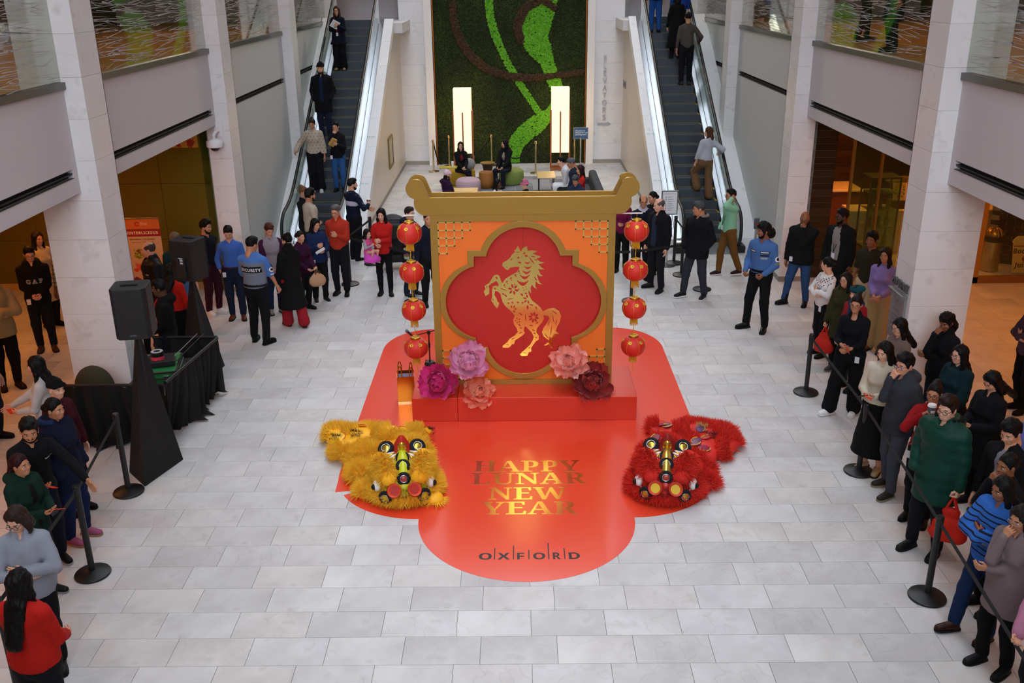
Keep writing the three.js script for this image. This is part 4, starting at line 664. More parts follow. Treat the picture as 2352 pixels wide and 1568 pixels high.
// ---------- lounge before the moss wall ----------
const woodO = M(0x9a5320, 0.5), shadeM = M(0xfff2dc, 0.7, 0, { emissive: 0xffdca6, emissiveIntensity: 1.15 });
for (const [x, t] of [[-1.7, 'left'], [1.275, 'right']]) {
  const l = thing('floor_lamp', `tall glowing paper floor lamp in a wooden frame on the ${t}`, 'floor lamp', [x, 0.001, -22.95], 0, 'tall paper floor lamps');
  part(l, 'lamp_shade', rbox(0.54, 1.94, 0.4, 0.008, 0, 1.53, 0), shadeM);
  for (const [a, b] of [[-1, -1], [1, -1], [-1, 1], [1, 1]]) part(l, 'leg', bx(a * 0.285 - 0.018, a * 0.285 + 0.018, 0, 1.85, b * 0.2 - 0.018, b * 0.2 + 0.018), woodO);
  part(l, 'front_slat', bx(-0.02, 0.02, 0, 1.8, 0.203, 0.225), woodO); part(l, 'bottom_rail', [bx(-0.285, 0.285, 0.02, 0.1, 0.19, 0.21), bx(-0.285, 0.285, 0.02, 0.1, -0.21, -0.19)], woodO);
  for (const s of [1, -1]) { const a = new THREE.RectAreaLight(0xffc98a, 3.6, 0.52, 1.9); a.name = 'floor_lamp_light'; a.position.set(x, 1.53, -22.95 + s * 0.24); if (s > 0) a.rotation.y = Math.PI; scene.add(a); }
}
const seatR = (r, h, k = 0.06) => lathe([[0, 0], [r - 0.03, 0], [r, 0.03], [r + 0.01, h * 0.5], [r, h - k], [r - k, h], [0, h + 0.008]], 40);
solo('ottoman', seatR(0.36, 0.42).translate(-0.23, 0.011, -20.85), M(0x75853c, 0.85), 'round olive green ottoman under the person in the black puffer', 'ottoman');
solo('ottoman', seatR(0.4, 0.42).translate(-1.68, 0.011, -20.9), M(0xa8861c, 0.85), 'round mustard yellow ottoman under the seated woman', 'ottoman');
solo('ottoman', seatR(0.34, 0.4).translate(-1.42, 0.011, -19.6), M(0xb79aa3, 0.85), 'round dusty pink ottoman nearest the photo wall', 'ottoman');
{
  const t = thing('side_table', 'small yellow side table holding a paper cup', 'table', [-2.0, 0.011, -20.25]); part(t, 'table_top', rbox(0.5, 0.025, 0.34, 0.011, 0, 0.6, 0), M(0xa89a1a, 0.5)); part(t, 'table_leg', bx(-0.02, 0.02, 0, 0.59, 0.1, 0.14), M(0xa89a1a, 0.5)); part(t, 'table_foot', rbox(0.4, 0.02, 0.3, 0.008, 0, 0.011, 0), M(0xa89a1a, 0.5));
  const c = thing('paper_cup', 'white paper cup on the yellow side table', 'cup', [-1.88, 0.625, -20.25]); part(c, 'cup_body', cyl(0.042, 0.032, 0.13, 0, 0, 0, 16), M(0xe9e6e0, 0.6)); part(c, 'cup_lid', cyl(0.04, 0.045, 0.02, 0, 0.13, 0, 16), M(0xf4f2ee, 0.5));
  const s = thing('stump_stool', 'round log stool of pale wood beside the pink ottoman', 'stool', [-0.93, 0.011, -20.3]); part(s, 'log_side', lathe([[0, 0], [0.2, 0], [0.21, 0.2], [0.215, 0.43], [0.2, 0.45]], 28), M(0xa0692c, 0.6)); part(s, 'log_top', cyl(0.2, 0.2, 0.008, 0, 0.444, 0, 28), M(0x8a4e22, 0.6));
  const s2 = thing('stump_stool', 'dark topped log stool behind, between the two ottomans', 'stool', [-0.93, 0.011, -21.6]); part(s2, 'log_side', lathe([[0, 0], [0.14, 0], [0.12, 0.2], [0.16, 0.4], [0.2, 0.45]], 28), M(0x3a2a1c, 0.6)); part(s2, 'log_top', cyl(0.22, 0.21, 0.03, 0, 0.45, 0, 28), M(0x8a6a2c, 0.55));
  for (const [x, z, w, d, lab] of [[0.74, -19.5, 0.5, 0.9, 'square pale wood coffee table left of the dark sofa'], [-1.45, -17.6, 0.75, 0.45, 'pale wood coffee table beside the person in the purple puffer']]) { const c2 = thing('coffee_table', lab, 'table', [x, 0.011, z]); part(c2, 'table_top', rbox(w, 0.03, d, 0.012, 0, 0.5, 0), M(0xd2b072, 0.4)); for (const [a, b] of [[-1, -1], [1, -1], [-1, 1], [1, 1]]) part(c2, 'leg', rod(V(a * (w / 2 - 0.05), 0, b * (d / 2 - 0.05)), V(a * (w / 2 - 0.05), 0.49, b * (d / 2 - 0.05)), 0.011, 8), blackM); }
  const sofa = thing('sofa', 'dark grey sofa seen end on, full of people, right of the coffee table', 'sofa', [1.68, 0.011, -16.9]); const sm = M(0x33373d, 0.85); part(sofa, 'seat_cushion', rbox(0.75, 0.26, 3.6, 0.06, -0.15, 0.29, 0), sm); part(sofa, 'backrest', rbox(0.2, 0.62, 3.6, 0.07, 0.27, 0.48, 0), sm); part(sofa, 'armrest', rbox(0.8, 0.5, 0.16, 0.06, -0.08, 0.32, 1.88), sm); part(sofa, 'armrest', rbox(0.8, 0.5, 0.16, 0.06, -0.08, 0.32, -1.88), sm); part(sofa, 'plinth', bx(-0.45, 0.3, 0, 0.17, -1.75, 1.75), blackM);
  const rug = thing('rug', 'grey carpet squares under the lounge seats', 'rug', [0, 0, 0]); const gs = [0x7b7d80, 0x5f6266, 0x8d8f91, 0x6a6d70].map((c) => M(c, 0.95)), sq = bx(0, 0.495, 0.0005, 0.01, 0, 0.495); for (let i = 0; i < 8; i++) for (let j = 0; j < 7; j++) part(rug, 'carpet_square', sq, gs[(i * 3 + j * 5 + ((i * j) % 3)) % 4]).position.set(-2.1 + i * 0.5, 0, -21.9 + j * 0.5);
  const bg = thing('tote_bag', 'crumpled grey bag beside the seated woman on the yellow ottoman', 'bag', [-1.42, 0.44, -20.75]); part(bg, 'bag_body', new THREE.SphereGeometry(0.16, 14, 10).scale(1, 1.05, 0.7).translate(0, 0.165, 0), M(0x8c8a86, 0.8)); part(bg, 'bag_handle', tube([[0.02, 0.3, 0], [0.06, 0.42, 0], [0.13, 0.4, 0], [0.13, 0.24, 0]], 0.008, 16, 6), M(0x77756f, 0.7));
}
// ---------- stroller behind the woman with the toddler ----------
{
  const s = thing('stroller', 'black pushchair with a puffy bag, behind the woman in red', 'stroller', [-2.62, 0, -12.3], 0.1); const k = M(0x14161a, 0.75);
  for (const [x, z] of [[-0.27, 0.35], [0.27, 0.35], [-0.25, -0.4], [0.25, -0.4]]) part(s, 'wheel', new THREE.TorusGeometry(0.12, 0.03, 8, 24).rotateY(Math.PI / 2).translate(x, 0.151, z), rubber);
  for (const x of [-0.26, 0.26]) part(s, 'frame_tube', [rod(V(x, 0.15, 0.35), V(x, 1.02, 0.22), 0.014, 8), rod(V(x, 0.15, -0.4), V(x, 0.75, 0.25), 0.014, 8)], steel);
  part(s, 'handle_bar', tube([[-0.26, 1.0, 0.22], [-0.25, 1.08, 0.3], [0.25, 1.08, 0.3], [0.26, 1.0, 0.22]], 0.018, 24, 8), blackM); part(s, 'seat_pod', rbox(0.46, 0.5, 0.4, 0.1, 0, 0.55, -0.05), k); part(s, 'organiser', rbox(0.5, 0.3, 0.16, 0.05, 0, 0.85, 0.27), k);
  part(s, 'hood', new THREE.SphereGeometry(0.3, 20, 12, 0, 6.3, 0, 1.6).scale(0.95, 0.75, 0.9).translate(0, 0.9, -0.05), M(0x171b26, 0.7)); part(s, 'basket', rbox(0.42, 0.16, 0.5, 0.04, 0, 0.26, 0), k);
  const b = solo('puffer_bundle', new THREE.SphereGeometry(0.2, 18, 14).scale(0.75, 1.15, 0.9).translate(-2.27, 0.86, -12.2), M(0x0f1014, 0.45), 'shiny black puffer bundle hanging on the side of the stroller', 'jacket');
}
// ---------- sound desk behind a black drape ----------
const drapeM = M(0x0c0c0d, 0.92, 0, { side: THREE.DoubleSide });
function drape(path, top, flare, sd, closed) {
  const c = new THREE.CatmullRomCurve3(path.map(([x, z]) => V(x, 0, z)), false, 'catmullrom', 0.15), L = c.getLength(), nu = Math.round(L * 46), nv = 22, pos = [], idx = [];
  for (let j = 0; j <= nv; j++) for (let i = 0; i <= nu; i++) {
    const u = i / nu, v = j / nv, p = c.getPointAt(u), t = c.getTangentAt(u), n = V(-t.z, 0, t.x), s = u * L;
    const fold = (0.012 + 0.055 * v) * (Math.sin(s * 34 + sd + 2 * Math.sin(s * 5)) + 0.5 * Math.sin(s * 61 + v * 2 + sd)) + flare * Math.pow(v, 1.6) * (0.75 + 0.55 * Math.sin(s * 4.2 + sd) * Math.sin(s * 2.3));
    const y = top * (1 - v) + 0.006 + (v > 0.93 ? 0.03 * Math.abs(Math.sin(s * 19)) : 0), push = v > 0.93 ? (v - 0.93) * 1.6 * (0.6 + 0.6 * Math.sin(s * 7 + sd)) : 0;
    pos.push(p.x + n.x * (fold + push), y + (j === 0 ? 0.02 * Math.sin(s * 40) : 0), p.z + n.z * (fold + push));
  }
  for (let j = 0; j < nv; j++) for (let i = 0; i < nu; i++) { const a = j * (nu + 1) + i, b = a + nu + 1; idx.push(a, b, a + 1, a + 1, b, b + 1); }
  const g = new THREE.BufferGeometry(); g.setAttribute('position', new THREE.Float32BufferAttribute(pos, 3)); g.setIndex(idx); g.computeVertexNormals(); return g;
}
{
  const d = thing('drape_screen', 'black cloth drape hung around the sound desk', 'drape'); 
  part(d, 'cloth', drape([[-4.3, -5.75], [-4.36, -5.5], [-4.45, -4.8], [-4.52, -4.2]].reverse(), 0.92, -0.26, 1), drapeM); part(d, 'cloth', drape([[-4.52, -4.16], [-5.1, -4.14], [-5.9, -4.16]].reverse(), 0.9, -0.22, 4), drapeM); part(d, 'cloth', drape([[-5.24, -5.82], [-4.8, -5.82], [-4.32, -5.8]].reverse(), 0.92, 0.02, 2), drapeM);
  part(d, 'rail', [rod(V(-4.31, 0.925, -5.76), V(-4.5, 0.925, -4.18), 0.022, 8), rod(V(-4.52, 0.905, -4.16), V(-5.9, 0.905, -4.16), 0.022, 8), rod(V(-5.24, 0.925, -5.82), V(-4.32, 0.925, -5.8), 0.022, 8)], blackM);
  const tb = thing('sound_table', 'folding table hidden behind the black drape', 'table', [-4.88, 0, -4.95]); part(tb, 'table_top', rbox(0.62, 0.03, 1.3, 0.008, 0, 0.68, 0), M(0x26262a, 0.6)); for (const [x, z] of [[-0.25, -0.55], [0.25, -0.55], [-0.25, 0.55], [0.25, 0.55]]) part(tb, 'leg', rod(V(x, 0, z), V(x, 0.67, z), 0.015, 8), steelDark);
  const fc = thing('flight_case', 'green flight case with aluminium edges on the sound table', 'case', [-4.86, 0.696, -5.0], 0.2); const green = M(0x1f7a3e, 0.5); part(fc, 'case_body', bx(-0.25, 0.25, 0.001, 0.16, -0.36, 0.36), green); part(fc, 'aluminium_edges', [bx(-0.255, 0.255, 0.15, 0.17, 0.335, 0.365), bx(-0.255, 0.255, 0.15, 0.17, -0.365, -0.335), bx(-0.258, -0.23, 0.15, 0.17, -0.36, 0.36), bx(0.23, 0.258, 0.15, 0.17, -0.36, 0.36), bx(-0.258, 0.258, 0.07, 0.09, -0.366, 0.366)], steel); for (const x of [-0.12, 0.12]) part(fc, 'latch', rbox(0.07, 0.05, 0.02, 0.006, x, 0.1, 0.37), steel);
  const am = thing('black_unit', 'flat black sound unit lying on the green flight case', 'equipment', [-4.83, 0.868, -4.98], 0.3); part(am, 'unit_body', rbox(0.36, 0.075, 0.3, 0.01, 0, 0.038, 0), blackM); part(am, 'unit_knobs', [-0.1, -0.03, 0.04].map((x) => cyl(0.012, 0.012, 0.012, x, 0.075, 0.1, 10)), steel);
  const rp = thing('tape_roll', 'roll of tape on a black drum with a pink band, on the sound unit', 'tape', [-4.86, 0.945, -4.95]); part(rp, 'pink_band', cyl(0.083, 0.083, 0.045, 0, 0, 0, 28), M(0xe83a5a, 0.6)); part(rp, 'black_roll', cyl(0.085, 0.085, 0.06, 0, 0.045, 0, 28), blackM); part(rp, 'white_core', [new THREE.TorusGeometry(0.06, 0.018, 8, 28).scale(1, 1, 0.3).rotateX(Math.PI / 2).translate(0, 0.106, 0)], M(0xb6b6ba, 0.4));
  for (const [i, dx] of [0, 0.09].entries()) solo('drum_stick', rod(V(-4.72 + dx, 0.9, -4.98), V(-4.46 + dx, 1.12, -5.42), 0.007, 6, 0.004), M(i ? 0x3a3533 : 0x8f8a84, 0.5), `long ${i ? 'dark' : 'pale'} stick leaning on the sound table`, 'stick');
  solo('cable_coil', [0, 1, 2].map((k) => new THREE.TorusGeometry(0.09 + 0.012 * k, 0.008, 6, 30).rotateX(1.57).translate(-4.78, 0.705 + 0.012 * k, -4.5)), M(0x1a1a1c, 0.6), 'coil of black cable at the front of the sound table', 'cable');
  const hp = solo('olive_bag', new THREE.SphereGeometry(0.3, 24, 16).scale(0.85, 1, 0.5).translate(-5.52, 0.752, -4.45), M(0x2f2c17, 0.85), 'dark olive padded bag rising behind the near drape', 'bag');
  const st = solo('bag_stool', rbox(0.6, 0.44, 0.4, 0.02, -5.52, 0.2215, -4.48), blackM, 'black crate under the olive bag behind the drape', 'crate');
}
function speaker(label, x, y, z, turn, tilt) {
  const s = thing('loudspeaker', label, 'loudspeaker', [x, y, z], turn); const k = M(0x131314, 0.6);
  part(s, 'cabinet', extr([[-0.19, -0.14], [-0.15, -0.19], [0.15, -0.19], [0.19, -0.14], [0.19, 0.14], [0.175, 0.17], [-0.175, 0.17], [-0.19, 0.14]], 0.58, 0.008).rotateX(-Math.PI / 2).scale(1, 1, -1).scale(1, 1, -1), k);
  part(s, 'front_grille', rbox(0.36, 0.55, 0.02, 0.008, 0, 0.29, 0.185), M(0x0b0b0c, 0.8)); part(s, 'top_handle', [rbox(0.18, 0.02, 0.03, 0.008, 0, 0.6, 0.03), rbox(0.02, 0.02, 0.03, 0.005, -0.09, 0.595, 0.03)], k); part(s, 'handle_recess', bx(-0.1, 0.1, 0.589, 0.5905, -0.06, 0.06), blackM);
  part(s, 'rear_panel', rbox(0.16, 0.3, 0.012, 0.004, 0, 0.2, -0.2), M(0x1d1e20, 0.5)); part(s, 'rear_labels', [bx(-0.05, 0.0, 0.3, 0.33, -0.208, -0.206), bx(-0.05, 0.0, 0.26, 0.285, -0.208, -0.206), bx(-0.05, 0.02, 0.34, 0.35, -0.208, -0.206)], M(0xb8c8d2, 0.5)); part(s, 'rear_handles', [bx(0.09, 0.13, 0.22, 0.3, -0.2, -0.196), bx(0.14, 0.17, 0.22, 0.3, -0.196, -0.192)], blackM); part(s, 'badge', bx(-0.035, 0.035, 0.03, 0.05, 0.196, 0.198), M(0x9a9cb0, 0.4));
  return s;
}
function scrim(label, apex, pts) {
  const g = new THREE.BufferGeometry(), A = V(...apex), P = pts.map(([x, z]) => V(x, 0.004, z)), pos = [], top = P.map((p) => A.clone().add(p.clone().sub(A).setY(0).normalize().multiplyScalar(0.045)));
  for (let i = 0; i < 3; i++) { const a = P[i], b = P[(i + 1) % 3], c = top[i], d = top[(i + 1) % 3]; const N = 10; for (let k = 0; k < N; k++) { const f = (t) => { const l = a.clone().lerp(c, t), r = b.clone().lerp(d, t), m = l.clone().lerp(r, 0.5), inn = A.clone().setY(m.y).sub(m).multiplyScalar(0.22 * Math.sin(Math.PI * t)); return [l, m.add(inn), r]; }; const p = f(k / N), q = f((k + 1) / N); for (const [u, v, w, z] of [[p[0], p[1], q[1], q[0]], [p[1], p[2], q[2], q[1]]]) pos.push(...u, ...v, ...w, ...u, ...w, ...z); } }
  g.setAttribute('position', new THREE.Float32BufferAttribute(pos, 3)); g.computeVertexNormals();
  const s = thing('speaker_stand', label, 'speaker stand'); part(s, 'black_skirt', g, M(0x0e0e0f, 0.85, 0, { side: THREE.DoubleSide })); part(s, 'pole', rod(V(apex[0], 0.9, apex[2]), V(apex[0], apex[1] + 0.06, apex[2]), 0.018, 10), blackM);
}
scrim('tripod stand under a black stretch skirt, in front of the near loudspeaker', [-4.47, 1.77, -3.52], [[-4.536, -3.195], [-4.86, -3.56], [-4.3, -3.88]]);
speaker('black loudspeaker facing the viewer on the near skirted stand', -4.47, 1.83, -3.52, 0.16);
scrim('tripod stand under a black stretch skirt, beyond the sound desk', [-4.88, 1.48, -6.68], [[-4.72, -6.35], [-4.66, -7.0], [-5.25, -6.75]]);
speaker('black loudspeaker showing its rear panel beyond the sound desk', -4.88, 1.54, -6.68, Math.PI - 0.35);
// ---------- smooth shapes: capsules and ellipsoids blended on a grid, skinned by surface nets ----------
class Field {
  constructor(cell) { this.c = cell; this.p = []; this.s = []; this.cut = []; this.disp = null; }
  cap(a, b, ra, rb = ra, k = 0.03, ax = null, f = 1) { this.p.push({ a, b, ra, rb, k, ax, f }); return this; }
  ell(c, r, k = 0.02) { this.p.push({ c, r, k }); return this; }
  sub(o) { this.s.push(o); return this; }
  mesh() {
    const h = this.c, lo = [9, 9, 9], hi = [-9, -9, -9];
    for (const p of this.p) {
      p.m = p.c ? 0 : Math.max(p.ra, p.rb);
      p.lo = [0, 1, 2].map((i) => (p.c ? p.c.getComponent(i) - p.r[i] : Math.min(p.a.getComponent(i), p.b.getComponent(i)) - p.m) - p.k);
      p.hi = [0, 1, 2].map((i) => (p.c ? p.c.getComponent(i) + p.r[i] : Math.max(p.a.getComponent(i), p.b.getComponent(i)) + p.m) + p.k);
      for (let i = 0; i < 3; i++) { lo[i] = Math.min(lo[i], p.lo[i]); hi[i] = Math.max(hi[i], p.hi[i]); }
    }
    const n = [0, 1, 2].map((i) => Math.ceil((hi[i] - lo[i]) / h) + 5), o = lo.map((v) => v - 2 * h), sx = 1, sy = n[0], sz = n[0] * n[1], F = new Float32Array(n[0] * n[1] * n[2]).fill(0.5);
    const run = (p, sub) => {
      const L = sub ? [0, 1, 2].map((i) => (p.c ? p.c.getComponent(i) - p.r[i] : Math.min(p.a.getComponent(i), p.b.getComponent(i)) - Math.max(p.ra, p.rb))) : p.lo, H = sub ? [0, 1, 2].map((i) => (p.c ? p.c.getComponent(i) + p.r[i] : Math.max(p.a.getComponent(i), p.b.getComponent(i)) + Math.max(p.ra, p.rb))) : p.hi;
      const i0 = [0, 1, 2].map((i) => Math.max(0, Math.floor((L[i] - o[i]) / h) - 2)), i1 = [0, 1, 2].map((i) => Math.min(n[i] - 1, Math.ceil((H[i] - o[i]) / h) + 2));
      const k = p.k || 0.02; let ax, ay, az, bx_, by, bz, bb, mn;
      if (p.c) mn = Math.min(...p.r); else { ax = p.a.x; ay = p.a.y; az = p.a.z; bx_ = p.b.x - ax; by = p.b.y - ay; bz = p.b.z - az; bb = bx_ * bx_ + by * by + bz * bz + 1e-9; }
      for (let z = i0[2]; z <= i1[2]; z++) for (let y = i0[1]; y <= i1[1]; y++) for (let x = i0[0]; x <= i1[0]; x++) {
        const px = o[0] + x * h, py = o[1] + y * h, pz = o[2] + z * h, id = x + y * sy + z * sz; let d;
        if (p.c) { const u = (px - p.c.x) / p.r[0], v = (py - p.c.y) / p.r[1], w = (pz - p.c.z) / p.r[2]; d = (Math.sqrt(u * u + v * v + w * w) - 1) * mn; }
        else {
          let qx = px - ax, qy = py - ay, qz = pz - az; const t = Math.min(1, Math.max(0, (qx * bx_ + qy * by + qz * bz) / bb)); qx -= t * bx_; qy -= t * by; qz -= t * bz;
          if (p.ax) { const s = (qx * p.ax.x + qy * p.ax.y + qz * p.ax.z) * (p.f - 1); qx += p.ax.x * s; qy += p.ax.y * s; qz += p.ax.z * s; }
          d = Math.sqrt(qx * qx + qy * qy + qz * qz) - (p.ra + (p.rb - p.ra) * t);
        }
        const f = F[id];
        if (sub) { if (-d > f) F[id] = -d; } else if (f > 0.49) F[id] = d; else { const q = Math.min(1, Math.max(0, 0.5 + (0.5 * (d - f)) / k)); F[id] = d + (f - d) * q - k * q * (1 - q); }
      }
    };
    for (const p of this.p) run(p, false);
    if (this.disp) for (let z = 0, id = 0; z < n[2]; z++) for (let y = 0; y < n[1]; y++) for (let x = 0; x < n[0]; x++, id++) if (Math.abs(F[id]) < 0.06) F[id] += this.disp(o[0] + x * h, o[1] + y * h, o[2] + z * h);
    for (const s of this.s) run(s, true);
    for (const [nx, ny, nz, w] of this.cut) for (let z = 0, id = 0; z < n[2]; z++) for (let y = 0; y < n[1]; y++) for (let x = 0; x < n[0]; x++, id++) { const d = (o[0] + x * h) * nx + (o[1] + y * h) * ny + (o[2] + z * h) * nz - w; if (d > F[id]) F[id] = d; }
    const at = new Int32Array(F.length).fill(-1), pos = [], idx = [];
    for (let z = 0; z < n[2] - 1; z++) for (let y = 0; y < n[1] - 1; y++) for (let x = 0; x < n[0] - 1; x++) {
      const id = x + y * sy + z * sz; let m = 0, cx = 0, cy = 0, cz = 0, e = 0;
      const v = [F[id], F[id + 1], F[id + sy], F[id + 1 + sy], F[id + sz], F[id + 1 + sz], F[id + sy + sz], F[id + 1 + sy + sz]];
      for (let i = 0; i < 8; i++) if (v[i] < 0) m |= 1 << i;
      if (m === 0 || m === 255) continue;
      for (let i = 0; i < 8; i++) for (const b of [1, 2, 4]) { const j = i | b; if (j === i || (v[i] < 0) === (v[j] < 0)) continue; const t = v[i] / (v[i] - v[j]); cx += (i & 1) + (b === 1 ? t : 0); cy += ((i >> 1) & 1) + (b === 2 ? t : 0); cz += ((i >> 2) & 1) + (b === 4 ? t : 0); e++; }
      at[id] = pos.length / 3; pos.push(o[0] + h * (x + cx / e), o[1] + h * (y + cy / e), o[2] + h * (z + cz / e));
    }
    const S = [sx, sy, sz];
    for (let z = 1; z < n[2] - 1; z++) for (let y = 1; y < n[1] - 1; y++) for (let x = 1; x < n[0] - 1; x++) {
      const id = x + y * sy + z * sz, a = F[id] < 0;
      for (let d = 0; d < 3; d++) { if (a === F[id + S[d]] < 0) continue; const u = S[(d + 1) % 3], w = S[(d + 2) % 3], q = [at[id], at[id - u], at[id - u - w], at[id - w]]; if (q.includes(-1)) continue; if (a) idx.push(q[0], q[1], q[2], q[0], q[2], q[3]); else idx.push(q[0], q[2], q[1], q[0], q[3], q[2]); }
    }
    const g = new THREE.BufferGeometry(); g.setAttribute('position', new THREE.Float32BufferAttribute(pos, 3)); g.setIndex(idx); g.computeVertexNormals(); return g;
  }
}
const cached = new Map(), once = (k, f) => { if (!cached.has(k)) cached.set(k, f()); return cached.get(k); };
function joinI(list) {                                            // merge of indexed geometries, normals kept
  for (const g of list) for (const k of Object.keys(g.attributes)) if (k !== 'position' && k !== 'normal') g.deleteAttribute(k);
  return mergeGeometries(list);
}
// ---------- head, hair, hands, shoes ----------
function headGeo(f, q) {
  return once('head' + f + q, () => {
    const F = new Field(q), j = f ? 0.92 : 1;
    F.ell(V(0, 0.028, -0.018), [0.074, 0.097, 0.093]).ell(V(0, -0.03, 0.03), [0.058 * j, 0.083, 0.06], 0.03).ell(V(0, -0.08, 0.036), [0.038 * j, 0.034, 0.043], 0.03);
    F.cap(V(-0.034, 0.024, 0.074), V(0.034, 0.024, 0.074), f ? 0.008 : 0.011, undefined, 0.02).cap(V(0, 0.012, 0.084), V(0, -0.024, 0.104), 0.007, f ? 0.011 : 0.013, 0.012).cap(V(-0.016, -0.028, 0.088), V(0.016, -0.028, 0.088), 0.009, undefined, 0.01);
    F.ell(V(0.04, -0.026, 0.064), [0.02, 0.018, 0.018], 0.02).ell(V(-0.04, -0.026, 0.064), [0.02, 0.018, 0.018], 0.02);
    F.cap(V(-0.017, -0.06, 0.082), V(0.017, -0.06, 0.082), 0.008, undefined, 0.01);
    for (const s of [-1, 1]) { F.ell(V(s * 0.076, -0.008, -0.008), [0.011, 0.031, 0.02], 0.008); F.sub({ c: V(s * 0.031, 0.003, 0.096), r: [0.019, 0.011, 0.016] }); }
    F.cap(V(0, -0.05, -0.025), V(0, -0.17, -0.035), f ? 0.046 : 0.055, f ? 0.05 : 0.06, 0.03);
    return F.mesh();
  });
}
const eyeGeo = [-1, 1].map((s) => { const g = []; { const w = new THREE.SphereGeometry(0.0125, 8, 6).scale(1.1, 0.62, 1).translate(s * 0.031, 0.003, 0.0735), i = new THREE.SphereGeometry(0.0075, 8, 6).scale(1, 0.8, 1).translate(s * 0.031, 0.003, 0.0805); for (const [q, c] of [[w, 0.75], [i, 0.015]]) { q.setAttribute('color', new THREE.Float32BufferAttribute(new Array(q.attributes.position.count * 3).fill(c), 3)); g.push(q); } } return merge(g); });
const browGeo = [-1, 1].map((s) => rbox(0.034, 0.007, 0.008, 0.003, 0, 0, 0, 1).rotateZ(-s * 0.12).rotateY(s * 0.3).translate(s * 0.033, 0.026, 0.084));
const lipGeo = merge([new THREE.CapsuleGeometry(0.0045, 0.03, 3, 6).rotateZ(1.57).scale(1, 1, 0.8).translate(0, -0.057, 0.088), new THREE.CapsuleGeometry(0.005, 0.024, 3, 6).rotateZ(1.57).scale(1, 1, 0.8).translate(0, -0.064, 0.087)]);
const smileGeo = merge([lipGeo.clone().scale(1.25, 1, 1), bx(-0.014, 0.014, -0.0635, -0.0575, 0.088, 0.0935)]);
const specGeo = once('specs', () => { const g = []; for (const s of [-1, 1]) { g.push(new THREE.TorusGeometry(0.023, 0.0026, 5, 16).scale(1.1, 0.85, 1).translate(s * 0.031, 0, 0.099)); g.push(rod(V(s * 0.055, 0.006, 0.097), V(s * 0.079, 0.004, 0), 0.0026, 4)); } g.push(rod(V(-0.008, 0.004, 0.1), V(0.008, 0.004, 0.1), 0.0026, 4)); return merge(g); });
